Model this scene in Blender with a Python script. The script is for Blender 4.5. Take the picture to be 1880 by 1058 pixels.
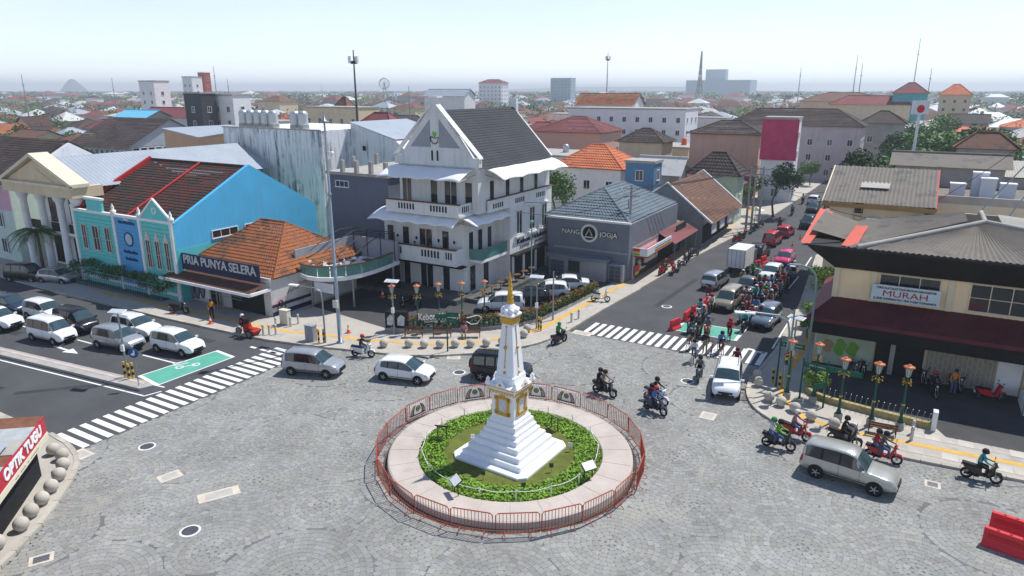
import bpy, bmesh, math, random
import numpy as np
from mathutils import Vector, Matrix
random.seed(7)
for o in list(bpy.data.objects): bpy.data.objects.remove(o)
scn = bpy.context.scene
C = scn.collection
R = math.radians
# ------------------------------------------------------------------ camera, sky, sun, exposure
# City frame: origin under the monument, +Y up the right-hand road, -X up the left-hand road.
FPX, CAMH, PITCH, YAW = 1270., 19.0, R(16.0), R(30.0)
CAMX, CAMY = 16.75, -28.83
cd = bpy.data.cameras.new('camera'); cam = bpy.data.objects.new('camera', cd); C.objects.link(cam)
cam.location = (CAMX, CAMY, CAMH); cam.rotation_euler = (math.pi/2-PITCH, 0, YAW)
cd.sensor_fit = 'HORIZONTAL'; cd.sensor_width = 36; cd.lens = 36*FPX/1880; cd.clip_start = .5; cd.clip_end = 30000
scn.camera = cam
SUN = Vector((.22, .46, .86)).normalized()          # towards the sun
w = bpy.data.worlds.new('World'); scn.world = w; w.use_nodes = True
nt = w.node_tree; bg = nt.nodes['Background']
sky = nt.nodes.new('ShaderNodeTexSky'); sky.sky_type = 'NISHITA'; sky.sun_disc = False
sky.sun_elevation = math.asin(SUN.z); sky.sun_rotation = math.atan2(SUN.x, SUN.y)
sky.air_density = .75; sky.dust_density = .05; sky.ozone_density = 2.2; sky.altitude = 100
# bright horizon haze, the same all round, thinning out upwards
tcw = nt.nodes.new('ShaderNodeTexCoord'); sxw = nt.nodes.new('ShaderNodeSeparateXYZ'); nt.links.new(tcw.outputs['Generated'], sxw.inputs[0])
def wm(op, a, b):
    n = nt.nodes.new('ShaderNodeMath'); n.operation = op
    for k, v in ((0, a), (1, b)):
        if isinstance(v, (int, float)): n.inputs[k].default_value = v
        else: nt.links.new(v, n.inputs[k])
    return n.outputs[0]
nzw = nt.nodes.new('ShaderNodeTexNoise'); nzw.inputs['Scale'].default_value = 2.2; nzw.inputs['Detail'].default_value = 6
mpw = nt.nodes.new('ShaderNodeMapping'); mpw.inputs['Scale'].default_value = (1.2, 1.2, 6); nt.links.new(tcw.outputs['Generated'], mpw.inputs[0]); nt.links.new(mpw.outputs[0], nzw.inputs['Vector'])
fac = wm('MULTIPLY', wm('POWER', 2.718, wm('MULTIPLY', wm('MAXIMUM', sxw.outputs[2], 0.), -5.)), wm('ADD', wm('MULTIPLY', nzw.outputs['Fac'], .5), .5))
mxw = nt.nodes.new('ShaderNodeMix'); mxw.data_type = 'RGBA'; nt.links.new(fac, mxw.inputs[0]); nt.links.new(sky.outputs[0], mxw.inputs[6]); mxw.inputs[7].default_value = (7.3, 7.5, 8.0, 1)
nt.links.new(mxw.outputs[2], bg.inputs[0]); bg.inputs[1].default_value = .145
sd = bpy.data.lights.new('sun', 'SUN'); so = bpy.data.objects.new('sun', sd); C.objects.link(so)
sd.energy = 4.7; sd.angle = R(.6); sd.color = (1, .965, .91)
so.location = (0, 0, 80); so.rotation_euler = SUN.to_track_quat('Z', 'Y').to_euler()
vs = scn.view_settings; vs.view_transform = 'Standard'; vs.look = 'None'; vs.exposure = .2; vs.gamma = 1
vs.use_curve_mapping = False

# ------------------------------------------------------------------ pixel helpers (photo 1880 x 1058)
_c, _s = math.cos(YAW), math.sin(YAW)
def ray(px, py):
    u = (px-940)/FPX; v = -(py-529)/FPX
    a, b, z = u, math.cos(PITCH)+v*math.sin(PITCH), -math.sin(PITCH)+v*math.cos(PITCH)
    return Vector((a*_c-b*_s, a*_s+b*_c, z))
def W(px, py, z=0.):
    d = ray(px, py); t = (z-CAMH)/d.z
    return Vector((CAMX+d.x*t, CAMY+d.y*t, z))
def at_dist(px, py, D):            # point on the pixel's ray at horizontal distance D
    d = ray(px, py); t = D/math.hypot(d.x, d.y)
    return Vector((CAMX+d.x*t, CAMY+d.y*t, CAMH+d.z*t))
def in_view(x, y, m=0.):           # rough: is ground point within the camera's horizontal field (+margin rad)
    dx, dy = x-CAMX, y-CAMY
    a = dx*_c+dy*_s; b = -dx*_s+dy*_c
    return b > 5 and abs(math.atan2(a, b)) < math.atan(940/FPX)+m
def cam_depth(x, y): return -(x-CAMX)*_s+(y-CAMY)*_c
def cam_px(x, y, z):
    dx, dy, dz = x-CAMX, y-CAMY, z-CAMH
    a = dx*_c+dy*_s; b = -dx*_s+dy*_c
    f = b*math.cos(PITCH)-dz*math.sin(PITCH); u = b*math.sin(PITCH)+dz*math.cos(PITCH)
    return 940+FPX*a/f, 529-FPX*u/f

# ------------------------------------------------------------------ materials
MATS = {}
def mat(name, col=None, rough=.65, var=.12, scale=1.5, bump=0., metal=0., streak=0., dirt=(.12,.11,.10), rand=0., fine=25., emit=0., alpha=1., bscale=None, spec=.22, patch=None, coat=0., attr=False, wave=None):
    if name in MATS: return MATS[name]
    m = bpy.data.materials.new(name); m.use_nodes = True; N = m.node_tree.nodes; L = m.node_tree.links
    b = N['Principled BSDF']; b.inputs['Roughness'].default_value = rough; b.inputs['Metallic'].default_value = metal
    b.inputs['Specular IOR Level'].default_value = spec
    if coat: b.inputs['Coat Weight'].default_value = coat; b.inputs['Coat Roughness'].default_value = .05
    tc = N.new('ShaderNodeTexCoord')
    def noise(sc, det=4, vec=None, rgh=.6):
        n = N.new('ShaderNodeTexNoise'); n.inputs['Scale'].default_value = sc; n.inputs['Detail'].default_value = det; n.inputs['Roughness'].default_value = rgh
        L.new(vec or tc.outputs['Object'], n.inputs['Vector']); return n.outputs['Fac']
    def mrange(f, a, b_, c=0., d=1.):
        n = N.new('ShaderNodeMapRange'); L.new(f, n.inputs[0])
        for i, v in enumerate((a, b_, c, d)): n.inputs[i+1].default_value = v
        return n.outputs[0]
    def mix(f, A, B, mode='MIX'):
        n = N.new('ShaderNodeMix'); n.data_type = 'RGBA'; n.blend_type = mode
        if isinstance(f, float): n.inputs[0].default_value = f
        else: L.new(f, n.inputs[0])
        for k, v in ((6, A), (7, B)):
            if isinstance(v, tuple): n.inputs[k].default_value = v+(1,)
            else: L.new(v, n.inputs[k])
        return n.outputs[2]
    def math_(op, a, b_):
        n = N.new('ShaderNodeMath'); n.operation = op
        for k, v in ((0, a), (1, b_)):
            if isinstance(v, (int, float)): n.inputs[k].default_value = v
            else: L.new(v, n.inputs[k])
        return n.outputs[0]
    def mapping(s):
        n = N.new('ShaderNodeMapping'); n.inputs['Scale'].default_value = s; L.new(tc.outputs['Object'], n.inputs[0]); return n.outputs[0]
    cur = tuple(col)
    if attr:
        a = N.new('ShaderNodeAttribute'); a.attribute_name = 'tint'; cur = mix(1., cur, a.outputs['Color'], 'MULTIPLY')
    if var:
        f = mrange(noise(scale, 5), .3, .7, 1-var, 1+var); f2 = mrange(noise(fine, 3), .3, .7, 1-var*.6, 1+var*.6)
        v = math_('MULTIPLY', f, f2)
        if rand:
            oi = N.new('ShaderNodeObjectInfo'); v = math_('MULTIPLY', v, mrange(oi.outputs['Random'], 0, 1, 1-rand, 1+rand))
        n = N.new('ShaderNodeVectorMath'); n.operation = 'SCALE'
        if isinstance(cur, tuple): n.inputs[0].default_value = cur
        else: L.new(cur, n.inputs[0])
        L.new(v, n.inputs['Scale']); cur = n.outputs[0]
    if patch:                                    # second colour in blotches: (colour, threshold, scale)
        cur = mix(mrange(noise(patch[2], 6, rgh=.7), patch[1]-.06, patch[1]+.06), cur, patch[0])
    if streak:
        s1 = mrange(noise(1., 5, mapping((2.2, 2.2, .16)), .65), .45, .75); s2 = mrange(noise(.5, 4), .35, .7)
        cur = mix(math_('MULTIPLY', math_('MULTIPLY', s1, s2), streak), cur, dirt)
    if isinstance(cur, tuple): b.inputs['Base Color'].default_value = cur+(1,)
    else: L.new(cur, b.inputs['Base Color'])
    if bump or wave:
        bn = N.new('ShaderNodeBump'); bn.inputs['Strength'].default_value = bump or .6; bn.inputs['Distance'].default_value = .03
        if wave:
            wv = N.new('ShaderNodeTexWave'); wv.bands_direction = wave[0]; wv.inputs['Scale'].default_value = wave[1]; wv.inputs['Distortion'].default_value = .3
            L.new(tc.outputs['Object'], wv.inputs[0]); L.new(wv.outputs['Fac'], bn.inputs['Height'])
        else: L.new(noise(bscale or fine, 4), bn.inputs['Height'])
        L.new(bn.outputs[0], b.inputs['Normal'])
    if emit: b.inputs['Emission Color'].default_value = tuple(col)+(1,); b.inputs['Emission Strength'].default_value = emit
    if alpha < 1: b.inputs['Alpha'].default_value = alpha
    MATS[name] = m; return m
def paint(c, key=None, rough=.45):
    c = tuple(round(x, 3) for x in c)
    return mat('paint_%03d_%03d_%03d' % tuple(int(x*999) for x in c), c, rough, .06, 2.)
white = mat('white_paint', (.80,.80,.79), .55, .06, 1.2, streak=.22)
offwhite = mat('offwhite_render', (.74,.74,.72), .75, .06, .8, streak=.35)
cream = mat('cream_render', (.66,.54,.36), .75, .07, .8, streak=.3)
greyw = mat('grey_render', (.17,.19,.22), .75, .08, .7, streak=.25)
midgrey = mat('mid_grey_render', (.30,.31,.33), .75, .08, .7, streak=.3)
conc = mat('concrete', (.36,.345,.32), .85, .16, .7, bump=.2, streak=.2)
oldwall = mat('weathered_whitewash', (.80,.81,.82), .85, .1, .5, streak=2.4, dirt=(.17,.18,.20), patch=((.42,.43,.45), .62, .45))
glass = mat('dark_glass', (.016,.02,.024), .08, 0, spec=.7)
blueglass = mat('tinted_glass', (.10,.17,.19), .06, .2, .4, spec=.8)
carglass = mat('car_glass', (.012,.016,.02), .05, 0, spec=.9)
windscreen = mat('windscreen_glass', (.03,.06,.07), .04, .25, 1.2, spec=1.)
black = mat('black_plastic', (.012,.012,.013), .5, .1)
rubber = mat('rubber', (.014,.014,.014), .85, .1)
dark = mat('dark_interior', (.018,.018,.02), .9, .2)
steel = mat('grey_steel', (.30,.32,.33), .4, .08, 2, metal=.6)
chrome = mat('chrome', (.6,.6,.62), .2, 0, metal=1.)
alloy = mat('alloy_rim', (.5,.5,.52), .3, .05, metal=.8)
green = mat('lamp_green', (.012,.085,.055), .4, .1, 2)
gold = mat('gold_paint', (.62,.36,.05), .42, .1, 4, metal=.35)
red = mat('red_paint', (.42,.03,.025), .5, .12, 2)
redplastic = mat('red_plastic', (.62,.035,.045), .45, .08, 2)
orange = mat('cone_orange', (.75,.13,.03), .5, .08)
yellow = mat('yellow_paint', (.66,.40,.03), .6, .12)
tactile = mat('tactile_yellow', (.62,.36,.07), .8, .15, 1.2)
wood = mat('wood_brown', (.13,.065,.035), .6, .2, 3)
asphalt = mat('asphalt', (.072,.074,.078), .85, .16, .35, bump=.25, fine=40, patch=((.075,.075,.077), .62, .25))
asphalt2 = mat('yard_asphalt', (.062,.062,.063), .88, .2, .4, bump=.2, fine=30)
marking = mat('road_marking', (.72,.72,.70), .7, .08, 1.5, patch=((.4,.4,.4), .70, 3.))
boxgreen = mat('cycle_box_green', (.10,.36,.27), .75, .12, 1., patch=((.1,.22,.18), .68, 1.5))
paving = mat('sidewalk_paving', (.42,.39,.34), .85, .14, .5, bump=.15, patch=((.33,.31,.28), .6, .5))
stone = mat('kerb_stone', (.45,.42,.36), .85, .14, 1.2, bump=.2, rand=.12)
ballstone = mat('stone_ball', (.47,.435,.375), .8, .12, 3, bump=.15, rand=.08)
leaf = mat('leaf_green', (.07,.15,.028), .6, .35, .9, rand=.2)
leafd = mat('leaf_dark', (.035,.09,.022), .6, .35, .9, rand=.25)
leafl = mat('leaf_light', (.14,.24,.04), .6, .35, .9, rand=.2)
leafo = mat('leaf_orange', (.32,.11,.03), .6, .4, 1.2, patch=((.08,.13,.03), .5, 1.5))
bark = mat('bark', (.12,.085,.06), .9, .2, 3)
skin = mat('skin', (.30,.165,.10), .6, .05)
def tilemat(name, c, c2=None, th=.6, var=.22): return mat(name, c, .8, var, .6, fine=7., patch=(c2, th, .6) if c2 else None)
t_orange = tilemat('orange_clay_tile', (.34,.115,.045), (.13,.065,.04), .53, .35)
t_bright = tilemat('bright_orange_tile', (.55,.16,.07))
t_brown = tilemat('brown_clay_tile', (.17,.085,.055), (.09,.06,.05), .55, .3)
t_dark = tilemat('dark_tile', (.055,.042,.038), (.09,.06,.05), .58, .25)
t_red = tilemat('dark_red_tile', (.12,.028,.022), (.045,.032,.026), .46, .25)
t_slate = tilemat('slate_tile', (.042,.046,.055), None, .6, .15)
t_bluegrey = tilemat('blue_grey_tile', (.14,.18,.21), (.09,.10,.11), .6, .2)
t_maroon = tilemat('maroon_tile', (.20,.06,.06), None, .6, .18)
t_white = tilemat('pale_tile', (.55,.54,.52), (.35,.33,.32), .62, .12)
metalroof = mat('corrugated_metal', (.36,.40,.45), .5, .08, .4, metal=.2, streak=.25)
asbestos = mat('corrugated_asbestos', (.20,.18,.155), .9, .2, .5, streak=.4, patch=((.13,.125,.115), .58, .5))

# ------------------------------------------------------------------ mesh builder
class MB:
    def __init__(s): s.v = []; s.f = []; s.m = []; s.k = 0; s.sm = []
    def add(s, vs, fs, smooth=False):
        n = len(s.v); s.v += [tuple(v) for v in vs]
        for f in fs: s.f.append([i+n for i in f]); s.m.append(s.k); s.sm.append(smooth)
        return s
    def mi(s, k): s.k = k; return s
    def box(s, x0, x1, y0, y1, z0, z1):
        return s.add([(x0,y0,z0),(x1,y0,z0),(x1,y1,z0),(x0,y1,z0),(x0,y0,z1),(x1,y0,z1),(x1,y1,z1),(x0,y1,z1)],
            [(3,2,1,0),(4,5,6,7),(0,1,5,4),(1,2,6,5),(2,3,7,6),(3,0,4,7)])
    def cbox(s, c, d, rz=0., rx=0.):
        hx, hy, hz = d[0]/2, d[1]/2, d[2]/2; M = Matrix.Rotation(rz, 3, 'Z') @ Matrix.Rotation(rx, 3, 'X'); c = Vector(c)
        P = [c+M@Vector(p) for p in ((-hx,-hy,-hz),(hx,-hy,-hz),(hx,hy,-hz),(-hx,hy,-hz),(-hx,-hy,hz),(hx,-hy,hz),(hx,hy,hz),(-hx,hy,hz))]
        return s.add(P, [(3,2,1,0),(4,5,6,7),(0,1,5,4),(1,2,6,5),(2,3,7,6),(3,0,4,7)])
    def prism(s, poly, z0, z1):          # poly: ccw list of (x,y)
        n = len(poly)
        return s.add([(x,y,z0) for x, y in poly]+[(x,y,z1) for x, y in poly],
            [tuple(range(n))[::-1], tuple(range(n, 2*n))]+[(i,(i+1)%n,n+(i+1)%n,n+i) for i in range(n)])
    def extr(s, poly, axis, a, b):       # poly in the plane across axis: 'Y' -> (x,z), 'X' -> (y,z)
        n = len(poly); f = (lambda p, t: (p[0],t,p[1])) if axis == 'Y' else (lambda p, t: (t,p[0],p[1]))
        return s.add([f(p,a) for p in poly]+[f(p,b) for p in poly],
            [tuple(range(n))[::-1], tuple(range(n, 2*n))]+[(i,(i+1)%n,n+(i+1)%n,n+i) for i in range(n)])
    def tube(s, pts, r, n=6, cap=True):
        pts = [Vector(p) for p in pts]; rs = r if isinstance(r, (list, tuple)) else [r]*len(pts)
        vs = []; q = len(pts)
        for i, p in enumerate(pts):
            d = (pts[min(i+1,q-1)]-pts[max(i-1,0)]).normalized()
            a = d.cross(Vector((0,0,1)) if abs(d.z) < .95 else Vector((1,0,0))).normalized(); b = d.cross(a)
            vs += [p+(a*math.cos(t)+b*math.sin(t))*rs[i] for t in (2*math.pi*k/n for k in range(n))]
        fs = [(i*n+k,i*n+(k+1)%n,(i+1)*n+(k+1)%n,(i+1)*n+k) for i in range(q-1) for k in range(n)]
        s.add(vs, fs, True)
        if cap: s.add(vs[:n], [tuple(range(n))]); s.add(vs[-n:], [tuple(range(n))[::-1]])
        return s
    def lathe(s, c, prof, n=12, smooth=True):
        x, y, z = c; vs = [(x+r*math.cos(2*math.pi*k/n), y+r*math.sin(2*math.pi*k/n), z+h) for r, h in prof for k in range(n)]
        fs = [(i*n+k,i*n+(k+1)%n,(i+1)*n+(k+1)%n,(i+1)*n+k) for i in range(len(prof)-1) for k in range(n)]
        return s.add(vs, fs, smooth)
    def ball(s, c, r, n=12, sz=1.):
        k = n//2
        return s.lathe(c, [(max(r*math.sin(math.pi*i/k), .001), -r*sz*math.cos(math.pi*i/k)) for i in range(k+1)], n)
    def wheel(s, c, r, wd, n=16, axis='Y', ri=.0):       # disc/ring about axis
        c = Vector(c); ring = []
        for off in (-wd/2, wd/2):
            for rr in (r, ri):
                for k in range(n):
                    t = 2*math.pi*k/n; p = Vector((rr*math.cos(t), off, rr*math.sin(t))) if axis == 'Y' else Vector((off, rr*math.cos(t), rr*math.sin(t)))
                    ring.append(c+p)
        f = []
        for k in range(n):
            j = (k+1) % n; o, i, O, I = 0, n, 2*n, 3*n
            f += [(o+k,o+j,O+j,O+k), (O+k,O+j,I+j,I+k), (o+j,o+k,i+k,i+j)]
            if ri > .001: f.append((i+k,I+k,I+j,i+j))
        return s.add(ring, f)
    def build(s, name, mats, parent=None, local=False, fix=True):
        me = bpy.data.meshes.new(name)
        off = Vector((0,0,0)) if (local or parent is None) else world_loc(parent)
        me.from_pydata([(v[0]-off.x, v[1]-off.y, v[2]-off.z) for v in s.v], [], s.f)
        if not isinstance(mats, (list, tuple)): mats = [mats]
        for m in mats: me.materials.append(m)
        if len(mats) > 1: me.polygons.foreach_set('material_index', s.m)
        if any(s.sm): me.polygons.foreach_set('use_smooth', s.sm)
        if fix:
            bm = bmesh.new(); bm.from_mesh(me); bmesh.ops.recalc_face_normals(bm, faces=bm.faces); bm.to_mesh(me); bm.free()
        me.update()
        o = bpy.data.objects.new(name, me); C.objects.link(o); o.parent = parent
        return o
def world_loc(o):
    v = Vector((0,0,0))
    while o is not None: v = v+Vector(o.location); o = o.parent
    return v
def B(*a): return MB().box(*a)
def tag(o, label=None, cat=None, group=None, kind=None):
    if label: o['label'] = label
    if cat: o['category'] = cat
    if group: o['group'] = group
    if kind: o['kind'] = kind
    return o
def thing(name, label, cat, loc=(0,0,0), rz=0., group=None):
    o = bpy.data.objects.new(name, None); C.objects.link(o); o.location = loc; o.rotation_euler = (0,0,rz); o.empty_display_size = .3
    return tag(o, label, cat, group)
def copy_tree(o, parent=None):
    c = o.copy(); C.objects.link(c); c.parent = parent
    for ch in o.children: copy_tree(ch, c)
    return c
def recolor(o, names, swap):           # per-object material override on parts named in `names`
    for ch in [o]+list(o.children_recursive):
        if ch.type == 'MESH' and ch.name.split('.')[0] in names:
            for sl in ch.material_slots:
                if sl.material and sl.material.name in swap:
                    m = swap[sl.material.name]; sl.link = 'OBJECT'; sl.material = m
def text(parent, s, c, h, face, m, ext=.02, name='lettering', bold=0., rz=0., width=None, tilt=0.):
    cu = bpy.data.curves.new('t', 'FONT'); cu.body = s; cu.align_x = 'CENTER'; cu.align_y = 'CENTER'; cu.size = h*1.4; cu.extrude = ext; cu.offset = bold
    o = bpy.data.objects.new('t', cu); C.objects.link(o); bpy.context.view_layer.update()
    me = bpy.data.meshes.new_from_object(o.evaluated_get(bpy.context.evaluated_depsgraph_get())); bpy.data.objects.remove(o)
    me.materials.clear(); me.materials.append(m)
    if width:
        xs = [v.co.x for v in me.vertices]; k = width/max(max(xs)-min(xs), .01)
        for v in me.vertices: v.co.x *= k
    t = bpy.data.objects.new(name, me); C.objects.link(t); t.parent = parent
    a = {'-Y': 0, '+X': 90, '+Y': 180, '-X': -90}[face]
    t.rotation_euler = (R(90)-tilt, 0, R(a)+rz); t.location = Vector(c)-(world_loc(parent) if parent else Vector((0,0,0)))
    return t
def win(parent, face, pl, u0, u1, z0, z1, fm=None, gm=None, bars=1, hb=0, d=.07, name='window', fw=.07):
    """framed window on the plane coordinate pl of a wall facing `face`; frame proud, pane set back inside it."""
    fm = fm or white; gm = gm or glass; sg = -1 if face[0] == '-' else 1; ax = face[1]
    def bx(mb, a, b, lo, hi, d0, d1):
        p0, p1 = sorted((pl+sg*d0, pl+sg*d1))
        return mb.box(a, b, p0, p1, lo, hi) if ax == 'Y' else mb.box(p0, p1, a, b, lo, hi)
    f = MB(); bx(f, u0, u1, z1-fw, z1, .0, d); bx(f, u0-.04, u1+.04, z0-.03, z0+fw, .0, d+.05)
    bx(f, u0, u0+fw, z0+fw, z1-fw, .0, d); bx(f, u1-fw, u1, z0+fw, z1-fw, .0, d)
    for i in range(bars): x = u0+(u1-u0)*(i+1)/(bars+1); bx(f, x-.025, x+.025, z0+fw, z1-fw, .0, d-.01)
    for i in range(hb): z = z0+(z1-z0)*(i+1)/(hb+1); bx(f, u0+fw, u1-fw, z-.02, z+.02, .0, d-.012)
    o = f.build(name, fm, parent)
    g = bx(MB(), u0+fw, u1-fw, z0+fw, z1-fw, .004, .025).build('pane', gm, o)
    return o
def tiles(mb, e0, e1, r1, r0, step=.28, course=.36, amp=.045):
    """tiled slope: eave e0->e1, ridge r0->r1 (r0 above e0). Real courses with a lip and a wave across."""
    e0, e1, r0, r1 = map(Vector, (e0, e1, r0, r1))
    u = (e1-e0).normalized(); n = u.cross(((r0+r1)/2-(e0+e1)/2)).normalized()
    if n.z < 0: n = -n
    v = n.cross(u); v = v if v.z > 0 else -v
    Lh = max((r0-e0).dot(v), (r1-e0).dot(v)); W_ = (e1-e0).length
    uL = (r0-e0).dot(u); uR = (r1-e0).dot(u); nc = max(2, int(Lh/course))
    for i in range(nc):
        t0, t1 = i/nc, (i+1)/nc
        a0, b0 = uL*t0, W_+(uR-W_)*t0; a1, b1 = uL*t1, W_+(uR-W_)*t1
        q = max(2, int(round((b0-a0)/step)))*2; vs = []
        for (a, b, t, up) in ((a0, b0, t0, amp), (a1, b1, t1, 0.)):
            for k in range(q+1):
                x = a+(b-a)*k/q
                vs.append(e0+u*x+v*(Lh*t)+n*(up+(amp*.8 if k % 2 else 0)))
        mb.add(vs, [(k,k+1,q+2+k,q+1+k) for k in range(q)])
    return mb
def hip_roof(parent, x0, x1, y0, y1, z, rise, m, over=.5, along='X', inset=None, step=.3, name='roof', fine=True, gable=False, ridge_m=None):
    x0 -= over; x1 += over; y0 -= over; y1 += over
    if along == 'X':
        h = (y1-y0)/2; i = 0 if gable else (h if inset is None else inset); i = min(i, (x1-x0)/2-.01); ym = (y0+y1)/2
        A, Bp = (x0+i, ym, z+rise), (x1-i, ym, z+rise)
        S = [((x0,y0,z),(x1,y0,z),Bp,A), ((x1,y1,z),(x0,y1,z),A,Bp), ((x1,y0,z),(x1,y1,z),Bp,Bp), ((x0,y1,z),(x0,y0,z),A,A)]
    else:
        h = (x1-x0)/2; i = 0 if gable else (h if inset is None else inset); i = min(i, (y1-y0)/2-.01); xm = (x0+x1)/2
        A, Bp = (xm, y0+i, z+rise), (xm, y1-i, z+rise)
        S = [((x1,y0,z),(x1,y1,z),Bp,A), ((x0,y1,z),(x0,y0,z),A,Bp), ((x0,y0,z),(x1,y0,z),A,A), ((x1,y1,z),(x0,y1,z),Bp,Bp)]
    if gable: S = S[:2]
    mb = MB()
    for s_ in S:
        if fine: tiles(mb, *s_, step=step, course=step*1.25, amp=step*.15)
        else: mb.add(s_[:3] if s_[2] == s_[3] else s_, [(0,1,2) if s_[2] == s_[3] else (0,1,2,3)])
    und = [(x0,y0,z-.06),(x1,y0,z-.06),(x1,y1,z-.06),(x0,y1,z-.06)]
    if not gable: mb.add(und, [(0,1,2,3)])
    o = mb.build(name, m, parent, fix=False)
    if fine: o['kind'] = 'stuff'
    r = MB(); rr = step*.33; r.tube([Vector(A)+Vector((0,0,.03)), Vector(Bp)+Vector((0,0,.03))], rr, 6)
    if not gable:
        for P, cs in ((A, ((x0,y0),(x0,y1)) if along == 'X' else ((x0,y0),(x1,y0))), (Bp, ((x1,y0),(x1,y1)) if along == 'X' else ((x0,y1),(x1,y1)))):
            for cx, cy in cs: r.tube([(cx,cy,z+.05), Vector(P)+Vector((0,0,.02))], rr*.8, 5)
    r.build('ridge_cap', ridge_m or m, o)
    return o
def corr(mb, e0, e1, r1, r0, step=.2, amp=.03):
    """corrugated sheet slope"""
    e0, e1, r0, r1 = map(Vector, (e0, e1, r0, r1)); u = (e1-e0); q = max(2, int(u.length/step))*2
    n = u.cross(r0-e0).normalized(); n = n if n.z > 0 else -n
    vs = [e0.lerp(e1, k/q)+n*(amp if k % 2 else 0) for k in range(q+1)]+[r0.lerp(r1, k/q)+n*(amp if k % 2 else 0) for k in range(q+1)]
    return mb.add(vs, [(k,k+1,q+2+k,q+1+k) for k in range(q)])
def leafball(mb, c, rad, n, ls, flat=.8, rng=random, hollow=.35):
    """leaf-sized quads scattered through an ellipsoid, denser toward the surface"""
    c = Vector(c); rx, ry, rz = rad if isinstance(rad, (tuple, list)) else (rad, rad, rad*flat)
    for _ in range(n):
        d = Vector((rng.gauss(0,1), rng.gauss(0,1), rng.gauss(0,1))).normalized(); k = (hollow+(1-hollow)*rng.random())**.6
        p = c+Vector((d.x*rx, d.y*ry, d.z*rz))*k
        a = Vector((rng.gauss(0,1), rng.gauss(0,1), rng.gauss(0,.6))).normalized(); b = a.cross(d+Vector((rng.gauss(0,.4),rng.gauss(0,.4),rng.gauss(0,.4))))
        if b.length < .05: continue
        b.normalize(); s = ls*rng.uniform(.6, 1.3)
        mb.add([p-a*s, p-b*s*.55, p+a*s, p+b*s*.55], [(0,1,2,3)])
    return mb
# ------------------------------------------------------------------ the setting: ground, roads, plaza, pavements
def sheet(name, poly, z, m, parent=None, kind='structure', th=None):
    mb = MB()
    if th: mb.prism(poly, z-th, z)
    else: mb.add([(x,y,z) for x, y in poly], [tuple(range(len(poly)))])
    o = mb.build(name, m, parent)
    if parent is None: o['kind'] = kind
    return o
groundm = mat('urban_ground', (.16,.15,.125), .9, .3, .05, fine=.4, patch=((.06,.09,.035), .56, .03))
sheet('ground', [(-9000,-400),(9000,-400),(9000,12000),(-9000,12000)], -.03, groundm)
TLK = [(-200,4.6),(-65,5.1),(-54,4.9),(-45,5.2),(-37,5.3),(-32,5.5),(-25.6,5.9),(-20.7,6.9),(-18.1,7.6),(-15.5,8.3),(-13.1,9.2),(-11.4,10.3),(-9.9,11.6),(-8.6,13),(-7.6,14.3),(-6.9,15.6),(-6.5,16.8),(-6.1,18.6),(-6,20.5),(-5.8,26.2),(-5.2,34),(-4.3,50),(-2.2,72),(-1.3,88),(0,120),(2,220)]
RK = [(8,220),(7.2,120),(6.8,88),(8.1,58.7),(9.4,36.9),(9.6,24),(9.3,19.2),(9.1,17),(9.2,15.3),(9.6,13.8),(10.2,12.6),(11.5,11.3),(12.8,10.6),(14.1,10.25),(17,10.3),(19.4,10.4),(24,10.8),(60,11)]
LLK = [(-120,-11.6),(-60,-11.3),(-24,-11.1),(-22,-11.25),(-20.5,-11.6),(-19.2,-12.2),(-18.1,-13.1),(-16.8,-14.4),(-15.5,-15.8),(-14.5,-17.2),(-13.8,-18.3),(-12.4,-21),(-11,-24),(-9,-40)]
sheet('left_road', [(-200,-12),(-20.7,-11.5),(-20.7,6.9),(-26,6.4),(-200,5)], -.004, asphalt)
sheet('right_road', [(-6.2,19.8),(9.9,19.8),(10,37),(9,59),(8,120),(8.5,400),(1.5,400),(-1,120),(-5.5,50)], -.004, asphalt)
bedm = mat('paver_joint_bed', (.15,.15,.145), .95, .2, .5)
plaza = sheet('plaza', [(-20.7,-11.5),(-19,-11.8),(-13,-18),(-9.5,-38),(50,-38),(50,11),(24,11),(14,10.3),(10,12.5),(9.2,15),(9.9,19.8),(-6.2,19.8),(-6.5,17),(-10,11.5),(-20.7,6.9)], -.002, bedm)
tl_side = sheet('pavement_cafe_corner', [(x,y) for x, y in TLK]+[(2.5,240),(-14,240),(-14,74),(-90,74),(-200,60)], .12, paving, th=.2)
r_side = sheet('pavement_shop_corner', [(x,y) for x, y in RK]+[(60,70),(16,74),(14,240)], .12, paving, th=.2)
l_side = sheet('pavement_kiosk_corner', [(x,y) for x, y in LLK[::-1]]+[(-120,-40)], .12, paving, th=.2)
def kerbs(line, parent, a, b, step=.95):
    """separate kerb stones along a polyline between arc positions a..b"""
    pts = [Vector((x,y,0)) for x, y in line]; L = [0]
    for p, q in zip(pts, pts[1:]): L.append(L[-1]+(q-p).length)
    def P(s):
        for i in range(len(pts)-1):
            if s <= L[i+1]: return pts[i].lerp(pts[i+1], (s-L[i])/(L[i+1]-L[i])), (pts[i+1]-pts[i]).normalized()
        return pts[-1], (pts[-1]-pts[-2]).normalized()
    me = None; s = a
    while s < b:
        p, d = P(s+step/2); q0, _ = P(s); q1, _ = P(s+step); d = (q1-q0).normalized()
        if me is None:
            o = B(-step/2+.012, step/2-.012, -.13, .13, -.02, .15).build('kerb_stone', stone, parent); me = o.data
        else:
            o = bpy.data.objects.new('kerb_stone', me); C.objects.link(o); o.parent = parent
        o.location = (q0+q1)/2; o.location.z = random.uniform(-.008,.008); o.rotation_euler = (0,0,math.atan2(d.y, d.x)+random.uniform(-.01,.01))
        s += step
def arclen(line, i):
    return sum(math.hypot(line[k+1][0]-line[k][0], line[k+1][1]-line[k][1]) for k in range(i))
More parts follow.
